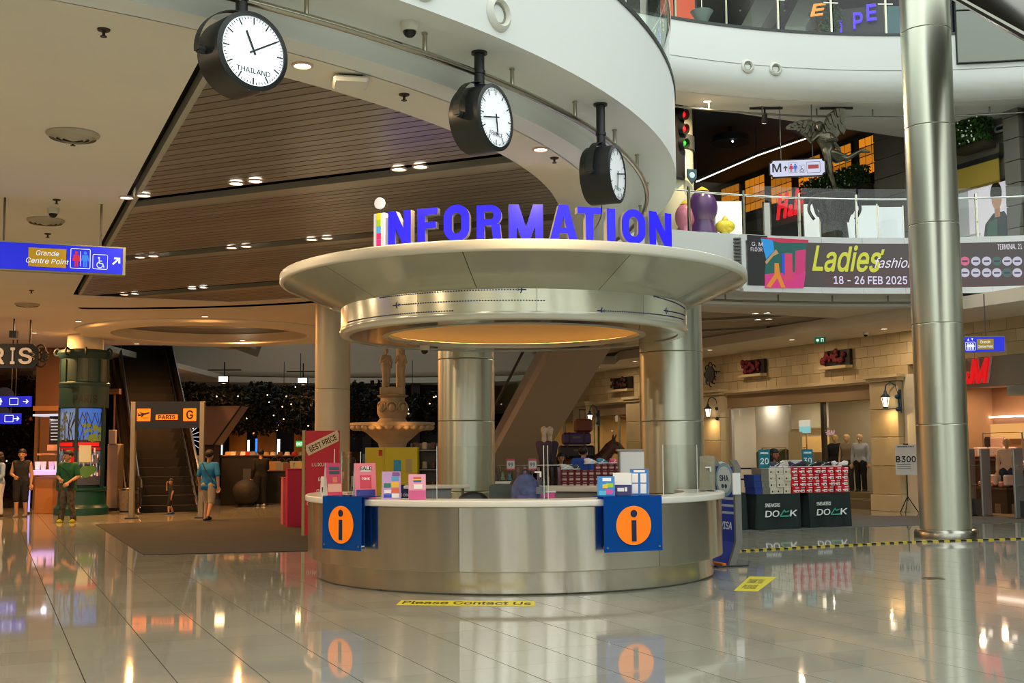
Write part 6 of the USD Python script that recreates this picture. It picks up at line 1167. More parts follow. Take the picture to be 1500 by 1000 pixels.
# clothes rail and heads
q = aty(812, 705, 26); t = thing('clothes_rail', 'chrome clothes rail with grey and mauve tops behind the acrylic screen', 'clothes rail', (q[0] - .35, 26, 0)); part(t, 'rail', MB().tube([(-.9, 0, 1.3), (.75, 0, 1.3)], .016, 8), chrome)
for x in (-.85, .7): part(t, 'upright', MB().cyl((x, 0, .04), .016, 1.27, 8).box((x, 0, .02), (.04, .5, .04)), chrome)
for k in range(9): part(t, 'garment', trimesh.convex.convex_hull(np.array([(-.6 + k * .15 + dx, dy, z) for dx in (-.03, .03) for dy, z in ((-.06, 1.26), (.06, 1.26), (-.24, 1.16), (.24, 1.16), (-.2, .55), (.2, .55))])), P(('#3a3638', '#8a7484', '#b89ab0', '#4a4a50', '#a08898', '#2c2c30')[k % 6], .85))
for k, (px, l) in enumerate(((757, 'left pink framed price card'), (789, 'right pink framed price card'))):
    q = aty(px - 9, 680, 25.6); t = thing('price_card', l + ' on a stand behind the acrylic screen', 'sign', (q[0], 25.6, 0)); zz = q[2]; part(t, 'card', MB().box((0, 0, zz), (.17, .012, .25)), P('#e8e4e4', .5)); part(t, 'border_print', MB().face(rect(-.085, zz + .08, .085, zz + .125).union(rect(-.085, zz - .125, .085, zz - .09)), -.007, .003), P('#d85a78', .5)); part(t, 'stand', MB().cyl((0, .02, 0), .012, zz - .1, 8).cyl((0, .02, 0), .12, .02, 16), chrome); part(t, 'lettering', T('99', .09, .11, .003, y=-.008, at=(0, zz - .05)), P('#5a6a72', .5))
for k, px in enumerate((797, 806)):
    q = aty(px, 640, 27); t = thing('mannequin_bust', ('left' if k == 0 else 'right') + ' bald mannequin bust with a dark scarf behind the acrylic fin', 'mannequin', (q[0], 27 + .2 * k, 0)); zz = aty(px, 655, 27)[2]
    part(t, 'head', tri(union([hull([((0, 0, zz + .4), .085), ((0, -.02, zz + .3), .055)]), hull([((0, 0, zz + .3), .05), ((0, 0, zz + .1), .06)])]), 1, .03, 3), P('#d8c4a8', .3), smooth=60); part(t, 'bust', tri(hull([((-.13, 0, zz + .08), .07), ((.13, 0, zz + .08), .07), ((0, 0, zz - .3), .12)]), 1, .05, 3), P('#3a3040' if k else '#5a3a4a', .8), smooth=60); part(t, 'stand', MB().cyl((0, 0, 0), .02, zz - .3, 8).cyl((0, 0, 0), .18, .03, 20), chrome)
t = thing('souvenir_table', 'white table with small ornaments left of the monitor', 'table', (*aty(735, 712, 24.5)[:2], 0)); zz = aty(735, 706, 24.5)[2]; part(t, 'top', MB().box((0, 0, zz), (.75, .6, .05)), white_gloss); part(t, 'pink_band', MB().box((-.06, -.2, zz - .12), (.6, .1, .16)), P('#c0487a', .5)); part(t, 'body', MB().box((0, 0, zz / 2 - .05), (.6, .4, zz - .1)), P('#7a7a78', .5))
for k, (x, h, c) in enumerate(((-.28, .55, '#c8c8c4'), (-.12, .3, '#3a3230'), (.02, .2, '#6a7a58'), (.16, .18, '#2a6a70'))): s = thing('ornament', f'{("tall silver", "dark", "green", "teal")[k]} small ornament on the white souvenir table', 'ornament', (aty(735, 712, 24.5)[0] + x, 24.5, zz + .025)); part(s, 'body', MB().lathe([(0, 0), (.06, 0), (.05, h * .3), (.03, h * .5), (.035, h * .7), (0, h)], n=16), P(c, .35), smooth=60); part(s, 'base', MB().box((0, 0, .01), (.13, .13, .02)), black)

# ---------------------------------------------------------------- the long screen on the upper-floor balcony
RS = RR - .06
aL, _ = cpx(1086, 385, RC, RS); aMid, _ = cpx(1210, 385, RC, RS); zTop, zBot = 6.17, 5.03
def sx_(px, py): a, z = cpx(px, py, RC, RS); return (aL - a) * RS, z
Wd = sx_(1490, 390)[0] + 3.2
t = thing('led_screen', 'long curved screen on the balcony front advertising Ladies fashion 18 - 26 FEB 2025', 'screen', (0, 0, 0))
def onsc(mb, step=.25): return bend(fine(mb, step), RC, RS, aL, True)
n = 10
for k in range(n):
    x0, x1 = Wd * k / n, Wd * (k + 1) / n - .006
    for nm, z0, z1 in (('frame_panel', zTop - .1, zTop + .03), ('frame_panel', zBot - .06, zBot + .07)): part(t, nm, onsc(MB().box(((x0 + x1) / 2, 0, (z0 + z1) / 2), (x1 - x0, .12, z1 - z0))), P('#e2e6e6', .4))
part(t, 'frame_end', onsc(MB().box((.03, 0, (zTop + zBot) / 2), (.1, .12, zTop - zBot))), P('#e2e6e6', .4))
m = MB()
for k in range(14): m.box((-.09, .02, zBot + .1 + k * .075), (.12, .14, .03))
part(t, 'side_vent', onsc(m), P('#6d706e', .5))
zA, zB = zBot + .07, zTop - .1
part(t, 'display', onsc(MB().box((Wd / 2 + .08, -.05, (zA + zB) / 2), (Wd - .16, .02, zB - zA))), E('#6c6462', .42))
m = MB()
for k in range(8): m.box((Wd / 2 + .9, -.062, zA + .02 + k * .05), (Wd - 2.0, .004, .008))
part(t, 'scan_lines', onsc(m, .5), E('#a05058', .42))
sc = P
def s_rect(x0, y0, x1, y1): a, b = sx_(x0, y1), sx_(x1, y0); return rect(a[0], a[1], b[0], b[1])
def s_poly(*pts): return sg.Polygon([sx_(*p) for p in pts])
art = [('dark_art', '#3c3f40', s_rect(1094, 346, 1122, 418), .4), ('teal_art', '#2f7c70', s_poly((1122, 352), (1180, 356), (1172, 404), (1118, 402)), .5), ('blue_art', '#2f9ae0', s_poly((1112, 350), (1130, 352), (1132, 368), (1120, 380)), .8), ('red_art', '#d03a5c', s_poly((1112, 348), (1182, 352), (1182, 357), (1140, 356)), .7), ('pink_art', '#e0408c', s_poly((1118, 402), (1178, 398), (1175, 422), (1118, 422)), .7), ('pink_art', '#e04a70', s_rect(1146, 372, 1158, 412), .7), ('pink_art', '#d8407c', s_poly((1163, 368), (1178, 366), (1177, 398), (1162, 404)), .7), ('orange_art', '#e08a30', s_poly((1132, 386), (1138, 386), (1140, 402), (1148, 422), (1142, 422), (1136, 408), (1126, 422), (1120, 420), (1132, 402)), .8), ('orange_art', '#c8a070', s_poly((1118, 384), (1134, 366), (1138, 372), (1130, 376), (1120, 388)), .7), ('blue_art', '#3a5ae0', s_poly((1142, 372), (1147, 372), (1147, 404), (1143, 400)), .7)]
for k, (nm, c, gm, s) in enumerate(art): part(t, nm, onsc(MB().face(gm, -.064 - .0025 * k, .003)), E(c, s))
def lett(px, py0, py1, tx, c, w_px=None, slant=0., bold=True, s=.9):
    a, b = sx_(px, py1), sx_(px, py0); w = (sx_(px + w_px / 2, py1)[0] - sx_(px - w_px / 2, py1)[0]) if w_px else None
    part(t, 'lettering', onsc(MB().add(T(tx, b[1] - a[1], w, .003, bold, y=-.07 if tx != 'fashion' else -.078, at=a, slant=slant)), .4), E(c, s))
lett(1236, 364, 399, 'Ladies', '#c8cc40', 98, .22); lett(1290, 366, 374, "'", '#c8cc40', 4, .3)
lett(1306, 379, 393, 'fashion', '#eadff0', 58, .35, False); lett(1273, 405, 417, '18 - 26 FEB 2025', '#d8d0e8', 108); lett(1107, 354, 361, 'G, M', '#d8d0d8', 16, 0, False); lett(1106, 363, 369, 'FLOOR', '#d8d0d8', 17, 0, False)
lett(1478, 358, 366, 'TERMINAL 21', '#e8e4e8', 36, 0, False)
for i, x in enumerate((1412, 1428, 1444, 1459, 1474, 1489)):
    for j, y in enumerate((383, 400)):
        a = sx_(x, y); c = '#c8c6d8' if (i, j) not in ((0, 0), (3, 0), (4, 1)) else ('#d8688c' if i == 0 else '#4a6a62'); part(t, 'logo_disc', onsc(MB().face(circle(a[0], a[1], .1, 24), -.066, .003)), E(c, .8)); part(t, 'logo_mark', onsc(MB().face(rect(a[0] - .06, a[1] - .02, a[0] + .06, a[1] + .015), -.07, .002)), E('#4a4a68', .5))
# rails with hangers under both right balconies
for z0, R_, l, za in ((4.84, RR + .45, 'grey rail hanging under the long screen', 5.0), (9.22, RR + 1.0, 'thin rail hanging under the upper curved balcony', 9.4)):
    r = thing('hanging_rail', l, 'rail', (0, 0, 0)); part(r, 'tube', MB().tube([(RC[0] + R_ * math.cos(a), RC[1] + R_ * math.sin(a), z0) for a in np.linspace(.62, 2.0, 60)], .024, 8), P('#8f8f86', .3, 1.0), smooth=60)
    for a in np.linspace(.66, 1.98, 15): part(r, 'hanger', MB().cyl((RC[0] + R_ * math.cos(a), RC[1] + R_ * math.sin(a), z0), .018, za - z0, 8), P('#8f8f86', .3, 1.0))

# ---------------------------------------------------------------- upper floor: statue, signs, windows
q = aty(1222, 286, 26.0); zb = q[2]; br_ = P('#5c594a', .3, .8, noise=(6, .3))
t = thing('pedestal', 'ornate dark bronze urn pedestal under the winged figure', 'pedestal', (q[0], 26.02, 6.1)); hp_ = zb - 6.1
part(t, 'urn', MB().lathe([(0, 0), (.5, 0), (.5, .12), (.3, .2), (.26, hp_ * .5), (.3, hp_ * .66), (.42, hp_ * .84), (.54, hp_ * .9), (.56, hp_ * .96), (.5, hp_), (0, hp_)], n=40), P('#2b2d26', .4, .5), smooth=40)
for k in range(10): a = 2 * pi * k / 10; part(t, 'leaf_scroll', MB().tube([((.28 + .24 * s) * math.cos(a), (.28 + .24 * s) * math.sin(a), hp_ * (.5 + .45 * s) + .05 * math.sin(9 * s)) for s in np.linspace(0, 1, 10)], .04, 6), P('#2b2d26', .4, .5))
for sx in (-1, 1): part(t, 'handle', MB().tube([(sx * (.46 + .12 * math.sin(b)), 0, hp_ * .55 + .16 * b) for b in np.linspace(0, 2.6, 12)], .035, 6), P('#2b2d26', .4, .5))
s = thing('statue', 'dark bronze winged figure balanced on one leg above the upper balcony', 'statue', (q[0] + .06, 26.02, zb), 0); Hs = 1.66
figure(s, Hs, {k: (np.array(v) / Hs) for k, v in dict(hipL=(-.07, .06, .95), hipR=(-.18, -.02, .94), kR=(-.14, -.06, .5), aR=(.0, 0, .08), toeR=(-.02, -.2, .02), kL=(.28, .1, .86), aL=(.66, .12, 1.08), toeL=(.85, .12, 1.1), waist=(-.17, 0, 1.1), chest=(-.23, -.02, 1.28), neck=(-.3, -.04, 1.42), head=(-.37, -.08, 1.55), sL=(-.12, -.02, 1.4), sR=(-.4, -.06, 1.36), eL=(-.02, -.2, 1.22), wL=(-.25, -.34, 1.2), eR=(-.58, -.16, 1.2), wR=(-.72, -.24, 1.32)).items()}, body_mat=br_, face=False, hair='#2b2a22', fine_=.025)
def wing(curve, dirs, n_, l0, l1, w):
    out = MB(); c = np.array(curve, float); tt = np.linspace(0, 1, len(c)); dd = np.array(dirs, float)
    for row in range(3):
        m_ = n_ - 2 * row
        for k in range(m_):
            f = .06 + .94 * k / (m_ - 1); b = np.array([np.interp(f, tt, c[:, 0]), -.022 * row, np.interp(f, tt, c[:, 1])]); a = np.interp(f, [0, 1], dd); L = (l0 + (l1 - l0) * f) * (1, .62, .34)[row]; wd = w * (1, .9, .8)[row]
            dv = np.array([math.cos(a), 0, math.sin(a)]); nv = np.array([-dv[2], 0, dv[0]])
            P4 = [b - nv * wd * .45, b + nv * wd * .45, b + dv * L * .82 + nv * wd * .55, b + dv * L, b + dv * L * .82 - nv * wd * .55]
            out.add(trimesh.convex.convex_hull(np.array([[x[0], x[1] + o + .02 * math.sin(k * 2.1), x[2]] for x in P4 for o in (-.011, .011)])))
    out.tube([(x, 0, z) for x, z in c], np.linspace(.06, .025, len(c)), 8); return out
part(s, 'wing', wing([(-.14, 1.34), (-.22, 1.6), (-.12, 1.84), (.08, 2.0), (.22, 1.99)], (-.9, -1.6), 12, .5, .6, .08), br_); part(s, 'wing', wing([(-.2, 1.36), (-.34, 1.6), (-.56, 1.72), (-.8, 1.7), (-.98, 1.64)], (-1.5, -2.4), 12, .46, .16, .075), br_)
part(s, 'drapery', tri(hull([((-.12, .04, .98), .13), ((.05, .1, .86), .1), ((.3, .12, .9), .06)]), 1, .05, 3), br_, smooth=60); part(s, 'base_rock', MB().sph((0, 0, .02), .16, (1, 1, .6), 2), br_)
q = aty(1168, 246, 26.0); w = 79 * 26 / FPX
t = thing('hanging_sign', 'white lit hanging sign with a black M, restroom symbols and arrow on the upper floor', 'sign', (q[0], 26, q[2]), -.16); hh = .36
g_ = rect(-w / 2, -hh / 2, w / 2, hh / 2).difference(so.unary_union([circle(a * w / 2, b * hh / 2, .06, 12) for a in (-1, 1) for b in (-1, 1)]))
part(t, 'frame', MB().face(g_.buffer(.025), .06, .06), black); part(t, 'face', MB().face(g_, -.002, .006), E('#d4d8f0', .85))
part(t, 'lettering', T('M', .2, .2, .003, y=-.01, at=(-w * .38, -.08)), E('#141428', .3)); part(t, 'arrow', MB().face(arrow_icon(-w * .22, 0, .12, 90), -.01, .003), E('#2a2a48', .3))
part(t, 'symbol_frame', MB().face(frame_icon(-w * .16, -.11, w * .0, .13, .008), -.01, .003).face(frame_icon(w * .03, -.11, w * .14, .06, .008), -.01, .003).face(frame_icon(w * .17, -.13, w * .42, .13, .01), -.01, .003), E('#9a98b0', .5))
part(t, 'woman_symbol', MB().face(person_icon(-w * .115, -.09, .19, True), -.012, .003), E('#c02040', .8)); part(t, 'man_symbol', MB().face(person_icon(-w * .04, -.09, .19), -.012, .003), E('#2f60d0', .8)); part(t, 'wheelchair_symbol', MB().face(chair_icon(w * .07, -.1, .14), -.012, .003), E('#6a6a8a', .5)); part(t, 'red_print', MB().face(rect(w * .2, -.03, w * .39, .06), -.012, .003), E('#b84048', .7))
for x in (-.35, .35): part(t, 'rod', MB().cyl((x, .03, hh / 2), .01, 10.3 - q[2] - hh / 2, 6), dark_metal)
# traffic lights on the pale column
t = thing('traffic_light', 'black traffic light with two red lamps and a green one on the pale upper column', 'traffic light', (uc[0] + .13, uc[1] - .62, 7.0), .75)
z0 = aty(1000, 262, 26.6)[2] - 7.0; z1 = aty(1000, 152, 26.6)[2] - 7.0
part(t, 'back_plate', MB().box((-.05, .1, (z0 + z1) / 2), (.4, .12, z1 - z0), b=.03), black)
for py, c in ((168, '#e01a2a'), (189, '#e01a2a'), (210, '#1f9a2a')):
    z = aty(1000, py, 26.6)[2] - 7.0; part(t, 'lamp', MB().sph((.0, .0, z), .085, n=2), P(c, .3, emit=c, es=1.0), smooth=60); part(t, 'hood', MB().lathe([(.11, 0), (.125, 0), (.125, .2), (.11, .2)], n=20).move(rx=pi / 2 + .25).move((0, .08, z + .02)), dark_metal)
t = thing('shield_sign', 'small blue shield sign below the traffic light', 'sign', (uc[0] + .33, uc[1] - .55, aty(1000, 258, 26.6)[2]), .3); part(t, 'shield', MB().face(poly((-.12, .17), (.12, .17), (.12, -.02), (0, -.18), (-.12, -.02)), 0, .03), P('#22404e', .4)); part(t, 'emblem', MB().face(circle(0, .03, .07), -.031, .004), P('#8fb8d8', .4)); part(t, 'bracket', MB().box((0, .04, 0), (.05, .08, .1)), black)
# orange lit windows, hedges
k = 0
for sA in np.linspace(.3, 7.0, 6):
    t = thing('window', f'orange lit paned window high on the dark upper wall, {nth[5 - k]} from the tall column', 'window', W(sA + .9, .28, 9.08), WROT, 'orange lit windows of the upper floor'); part(t, 'frame', MB().box((0, .03, .55), (1.06, .06, 1.14)), P('#3a352c', .6))
    for i in range(4):
        for j in range(4): part(t, 'pane', MB().box((-.38 + i * .253, -.005, .16 + j * .26), (.22, .02, .23)), E('#d8821c', .5 + .2 * ((i * 3 + j * 5 + k) % 3)))
    k += 1
for (xa, xb, py, h, dd, l, m_, n_) in ((1180, 1266, 258, .55, -.3, 'dark green hedge planter under the orange windows', leafm2, 2600), (1398, 1444, 190, .75, -.35, 'green hedge box dotted with white flowers right of the tall column', leafm2, 1800)):
    a, b = wpx(xa, py, dd), wpx(xb, py, dd); L = abs(b[0] - a[0]); z = 8.95 if xa < 1300 else (a[1] + b[1]) / 2
    t = thing('hedge_planter', l, 'planter', W((a[0] + b[0]) / 2, dd, z), WROT); part(t, 'leaves', foliage(n_, (L, .5, h), .07, 77 + xa, False), m_, smooth=False, kind='stuff'); part(t, 'trough', MB().box((0, .1, -h / 2 - .06), (L, .4, .14)), P('#3c3424', .6)); part(t, 'soil', MB().box((0, .1, -h * .1), (L * .9, .3, h * .6)), P('#1a2412', .9))
    gg = np.random.default_rng(5); mm = MB()
    for _ in range(40): mm.sph((gg.uniform(-L / 2, L / 2), -.26, gg.uniform(-h / 2, h / 2)), .022, n=0)
    part(t, 'flowers', mm, P('#e4e6d8', .6, emit='#e4e6d8', es=.15 if xa > 1300 else 0.02))
s0, z0 = wpx(1160, 300, -.1); t = thing('shop_sign', 'slanted red glowing letters behind the upper balcony glass', 'sign', W(s0, -.15, z0), WROT)
for x, tx in ((-.42, 'H'), (0, '&'), (.4, 'M')): part(t, 'letter', T(tx, .75 if tx != '&' else .35, .42 if tx != '&' else .2, .06, at=(x, -.35), slant=.2), P('#d81828', .4, emit='#f01828', es=.8))
t = thing('light_track', 'thin bright ceiling light line under the dark upper ceiling', 'lamp', (0, 0, 0)); pts = [aty(1020, 266, 29.5), aty(1108, 228, 31), aty(1200, 196, 32.5)]
part(t, 'tube', MB().tube(pts, .025, 6), E('#fff4e4', 2.5)); part(t, 'housing', MB().tube([p + [0, 0, .06] for p in pts], .045, 6), dark_metal)
for p in pts: part(t, 'rod', MB().cyl((p[0], p[1], p[2]), .012, 10.3 - p[2], 6), dark_metal)
for k, (px, py) in enumerate(((1122, 160), (1225, 160))):
    q = atz(px, py - 3, 9.4); t = thing('spotlight', ('black spotlight on a short track under the upper balcony' if k == 0 else 'short black light track above the winged figure'), 'lamp', q, 0); part(t, 'track', MB().box((0, 0, -.03), (.75, .05, .04)), black); part(t, 'arm', MB().cyl((-.03, 0, -.16), .02, .12, 8), black); 
    if k == 1: continue
    part(t, 'head', MB().lathe([(0, 0), (.07, 0), (.06, .22), (0, .22)], n=18).move(rx=.5).move((-.05, .02, -.36)), black); part(t, 'lens', MB().lathe([(0, -.004), (.055, -.004), (.055, 0), (0, 0)], n=18).move(rx=.5).move((-.05, .02, -.362)), E('#fff4e0', 6)); disk(t, (-.1, -.1, -.45), .06, 1100, lin('#fff2e0'), rot=(-20, 0, 0))
d_ = thing('ceiling_fan', 'dark round fan housing on the dark upper ceiling', 'ceiling fan', aty(1070, 205, 31)); part(d_, 'housing', MB().cyl((0, 0, -.1), .5, .2, 32), P('#1b1c1e', .6)); part(d_, 'rim', MB().rev([(.5, -.1), (.56, -.1), (.56, -.05), (.5, -.05)], 0, 2 * pi, n=32), P('#2c2d30', .5)); part(d_, 'rod', MB().cyl((0, 0, .1), .05, max(.2, 10.2 - aty(1070, 205, 31)[2]), 10), black); part(d_, 'lamp', MB().sph((0, -.3, -.12), .03, n=1), E('#ffffff', 3))
# play corner behind the glass: plain rounded figures and white panels
for k, (px, py, r, c, sc_, l) in enumerate(((1029, 305, .34, '#4a2a6a', (1, 1, 1.25), 'tall purple rounded inflatable figure behind the balcony glass'), (1004, 318, .24, '#c87a98', (1, 1, 1.3), 'pink rounded inflatable figure beside the purple one'), (1062, 332, .16, '#d8c83a', (1.4, 1, 1), 'yellow and green rounded inflatable cushion behind the glass'))):
    q = aty(px, py, 26.4); t = thing('inflatable_figure', l, 'inflatable', (q[0], 26.4, 6.1)); hz = q[2] - 6.1
    part(t, 'body', MB().sph((0, 0, hz), r, sc_, 3), P(c, .25), smooth=60); part(t, 'foot_skirt', MB().lathe([(0, 0), (r * 1.1, 0), (r * 1.0, hz * .4), (r * .6, hz * .8), (0, hz)], n=24), P(c, .25), smooth=60); part(t, 'spot', MB().sph((-.02, -r * .9, hz - .02), r * .22, (1, .4, 1), 2), P('#50c0c8' if k == 1 else '#e0b83a', .3)); part(t, 'cap', MB().lathe([(0, .12), (r * .3, .06), (r * .5, 0), (0, 0)], (0, 0, hz + r * sc_[2] * .92), 20), P('#d8b830', .4))
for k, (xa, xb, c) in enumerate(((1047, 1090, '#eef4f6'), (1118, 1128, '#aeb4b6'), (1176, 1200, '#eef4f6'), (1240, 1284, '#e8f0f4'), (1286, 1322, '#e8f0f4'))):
    A, B_ = aty(xa, 310, 27.6 + .2 * k), aty(xb, 310, 27.6 + .2 * k); t = thing('partition_panel', f'pale partition panel with added glow behind the balcony glass, {nth[k]} from the left', 'partition', ((A[0] + B_[0]) / 2, 27.6 + .2 * k, 6.1)); w = B_[0] - A[0]; part(t, 'panel', MB().box((0, 0, .72), (w, .06, 1.42), b=.008), P(c, .2, emit=c, es=.38)); part(t, 'frame', MB().box((-w / 2, 0, .73), (.03, .08, 1.46)).box((w / 2, 0, .73), (.03, .08, 1.46)), steel); part(t, 'foot', MB().box((0, 0, .015), (w * .8, .4, .03)), steel)  # panel emission stands in for bright reflections on the glass
# right upper shop: blind and portrait poster
a, b = wpx(1402, 300, -.02), wpx(1476, 300, -.02); zt_ = 8.42; zm_ = 7.86
sA, sB = 9.65, 12.5
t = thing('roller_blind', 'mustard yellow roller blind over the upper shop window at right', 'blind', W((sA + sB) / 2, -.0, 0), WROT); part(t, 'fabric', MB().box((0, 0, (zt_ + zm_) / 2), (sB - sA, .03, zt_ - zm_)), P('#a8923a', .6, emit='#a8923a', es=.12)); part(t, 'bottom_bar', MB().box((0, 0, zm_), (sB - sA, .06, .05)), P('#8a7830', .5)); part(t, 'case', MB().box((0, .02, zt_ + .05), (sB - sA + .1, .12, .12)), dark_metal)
sPo = wpx(1452, 310, -.05)[0]
t = thing('poster', 'large backlit poster of a dark haired man in the upper shop window', 'poster', W(sPo, .03, 6.1), WROT); part(t, 'sheet', MB().box((0, 0, .87), (1.5, .03, 1.74)), P('#d8d4dc', .4, emit='#d8d0dc', es=.5))
zz = .02
for nm, c, gm in (('jacket_print', '#2b3840', poly((-.35, 0), (.5, 0), (.46, .42), (.3, .58), (.02, .58), (-.2, .46))), ('green_print', '#3a5f50', poly((-.3, 0), (.08, 0), (.12, .5), (-.1, .48))), ('neck_print', '#b08468', rect(.06, .52, .2, .7)), ('face_print', '#c09478', sg.Point(.13, .76).buffer(.13)), ('hair_print', '#17130f', sg.Point(.12, .84).buffer(.15).difference(rect(-.2, .4, .4, .78)))): zz += .003; part(t, nm, MB().face(sa.scale(gm, 1.15, 1.78, origin=(.1, 0)), -zz, .002), P(c, .5, emit=c, es=.3))
t = thing('window_display', 'pale clothes rail and shelves beside the poster in the upper shop window', 'display', W(wpx(1412, 310)[0], -.02, 6.1), WROT); part(t, 'back', MB().box((0, .06, .87), (1.1, .04, 1.72)), P('#b4b8b8', .5, emit='#c0c4c8', es=.25)); part(t, 'shelf', MB().box((0, -.02, .3), (1.0, .1, .03)).box((0, -.02, .62), (1.0, .1, .03)), white_p)
for j in range(5): part(t, 'garment', MB().box((-.4 + j * .2, -.02, .44), (.14, .06, .24), b=.02), P(('#5a6468', '#8fb0b8', '#3a4448', '#d8dcdc', '#6a8a90')[j], .7))
t = thing('camera_sign', 'small white pill shaped sign on the dark stone beside the hedge', 'sign', W(*[wpx(1463, 187, .0)[0], .09], wpx(1463, 187)[1]), WROT); part(t, 'plate', MB().face(rect(-.2, -.09, .2, .09, .085), 0, .03), P('#c8c8c4', .4)); part(t, 'print', MB().face(rect(-.13, -.04, .13, .04, .02), -.031, .003), P('#3a3c40', .5))
# ---------------------------------------------------------------- top right: grey panels and the glossy dark underside
ap0, ap1 = .33, cpx(1400, 50, RC, RR - .05)[0]
t = thing('panel_wall', 'grey panelled front with black joints above the upper balcony at top right', 'panel wall', (0, 0, 0)); stp = (ap1 - ap0) / 5
for k in range(5):
    for j, (z0, z1) in enumerate(((10.12, 11.28), (11.32, 12.5))): part(t, 'panel', MB().rev([(RR - .1, z1), (RR - .1, z0), (RR - .04, z0), (RR - .04, z1)], ap0 + stp * k + .0016, ap0 + stp * (k + 1) - .0016, RC, 6), P('#858b80', .45))
part(t, 'backing', MB().rev([(RR - .04, 12.5), (RR - .04, 10.1), (RR + .02, 10.1), (RR + .02, 12.5)], ap0, ap1, RC, 20), black)
A, B_ = aty(1398, -4, 17.0), aty(1530, 70, 13.0)
t = thing('escalator_underside', 'dark mirror glossy escalator underside cutting the top right corner', 'escalator', (0, 0, 0)); d = B_ - A; d /= np.linalg.norm(d); e_ = np.array([.75, .6, .0]); e_ /= np.linalg.norm(e_); up = np.cross(d, e_); up *= np.sign(up[2])
P8 = np.array([A - d * 3 + e_ * x + up * z for x in (0, 3.5) for z in (0, .5)] + [B_ + d * 4 + e_ * x + up * z for x in (0, 3.5) for z in (0, .5)]); part(t, 'underside', trimesh.convex.convex_hull(P8), P('#4a4638', .08, .8)); part(t, 'edge_trim', MB().tube([A - d * 3, B_ + d * 4], .05, 8), P('#5c584a', .2, .8)); part(t, 'skirt', trimesh.convex.convex_hull(P8 + up * .5), P('#35332a', .3, .4))
# third floor behind the top glass
for k, (px, py, Y, w, h, c, e__, l) in enumerate(((992, -5, 28, .9, 1.6, '#c8481c', .55, 'glowing orange panel at the left end of the top floor'), (1010, 5, 28.5, .22, 1.4, '#e0602a', .5, 'narrow orange strip beside the orange panel'), (1185, 40, 29, .9, .8, '#b85020', .4, 'low orange glow panel behind the top glass'), (1305, 32, 29, .5, .8, '#3a6a70', .3, 'teal panel behind the top glass near the tall column'))):
    q = aty(px, py, Y); t = thing('glowing_board', l, 'panel', (q[0], Y, q[2])); part(t, 'panel', MB().box((0, 0, 0), (w, .06, h)), P(c, .4, emit=c, es=e__)); part(t, 'frame', MB().box((-w / 2, 0, 0), (.04, .1, h + .04)).box((w / 2, 0, 0), (.04, .1, h + .04)), black)
q = aty(1258, 32, 28.5); t = thing('shop_sign', 'violet glowing letters LPE on the top floor behind the glass', 'sign', q, -.3)
for k, ch in enumerate('LPE'): part(t, 'letter', T(ch, .42, .24, .05, at=(-.35 + .33 * k, -.35 + .17 * k)), P('#3a14c0', .4, emit='#4a20ff', es=.9))
part(t, 'backing', MB().box((0, .12, -.1), (1.2, .06, 1.0)), black)
q = aty(1196, 18, 28); t = thing('shop_sign', 'orange glowing letter E on the top floor behind the glass', 'sign', q, -.35); part(t, 'letter', T('E', .3, .3, .05, slant=.3, at=(0, -.1)), P('#e8801c', .4, emit='#f08a1c', es=.9)); part(t, 'bracket', MB().box((0, .08, 0), (.4, .04, .06)), black)
q = aty(1028, 22, 27); t = thing('urn', 'pale hanging urn lamp behind the top glass', 'lamp', q); part(t, 'bowl', MB().lathe([(0, -.25), (.12, -.2), (.22, 0), (.27, .08), (.24, .1), (0, .06)], n=28), P('#8fa09a', .4), smooth=50); part(t, 'stem', MB().cyl((0, 0, .08), .015, 1.6, 8), steel)
for k, (xa, xb, l) in enumerate(((1085, 1115, 'left'), (1150, 1178, 'right'))):
    A, B_ = aty(xa, 45, 27.5), aty(xb, 0, 30); t = thing('stair_flight', f'{l} grey sloping stair side behind the top glass', 'stairs', A); D_ = B_ - A; part(t, 'side', trimesh.convex.convex_hull(np.array([[0, 0, -.3], [0, 0, .1], D_ + [0, 0, -.3], D_ + [0, 0, .3], [.5, 0, -.3], [.5, 0, .1], D_ + [.6, 0, -.3], D_ + [.6, 0, .3]])), P('#6f7468', .5)); part(t, 'handrail', MB().tube([np.array([0, 0, .5]), D_ + [0, 0, .8]], .03, 6), chrome)
t = thing('hedge_ball', 'dark leafy ball behind the top glass near the orange letter', 'plant', aty(1208, 28, 28.6)); part(t, 'leaves', foliage(900, (.9, .6, .8), .07, 9), leafm2, smooth=False, kind='stuff'); part(t, 'stem', MB().cyl((0, 0, -.8), .03, .6, 6), P('#2a1c12', .8))

# ---------------------------------------------------------------- right ground floor: shop windows
inner = [P('#ddd7c8', .7), P('#cfc5aa', .7), P('#b0a284', .6)]
t = thing('shop_interior', 'cream clothes shop interior behind the large window', 'shop', W(4.7, .3, 0), WROT)
part(t, 'floor', MB().box((-.7, 1.5, .1), (8.2, 3.0, .1)), P('#b8a888', .3)); part(t, 'back_wall', MB().box((-.7, 3.05, 1.7), (8.3, .1, 3.2)), inner[1]); part(t, 'side_wall', MB().box((-4.85, 1.9, 1.7), (.1, 2.3, 3.2)), inner[0]); part(t, 'side_wall', MB().box((3.45, 1.5, 1.7), (.1, 3.0, 3.2)), inner[0]); part(t, 'shop_ceiling', MB().box((-.7, 1.5, 3.2), (8.3, 3.2, .1)), inner[0])
part(t, 'display_wall', MB().box((-2.6, .75, 1.65), (1.75, .08, 3.0)), inner[0]); part(t, 'display_wall', MB().box((.75, 1.15, 1.65), (2.2, .08, 3.0)), inner[1]); part(t, 'display_floor', MB().box((1.2, .45, .28), (4.4, .8, .28)), P('#8d7c5c', .5))
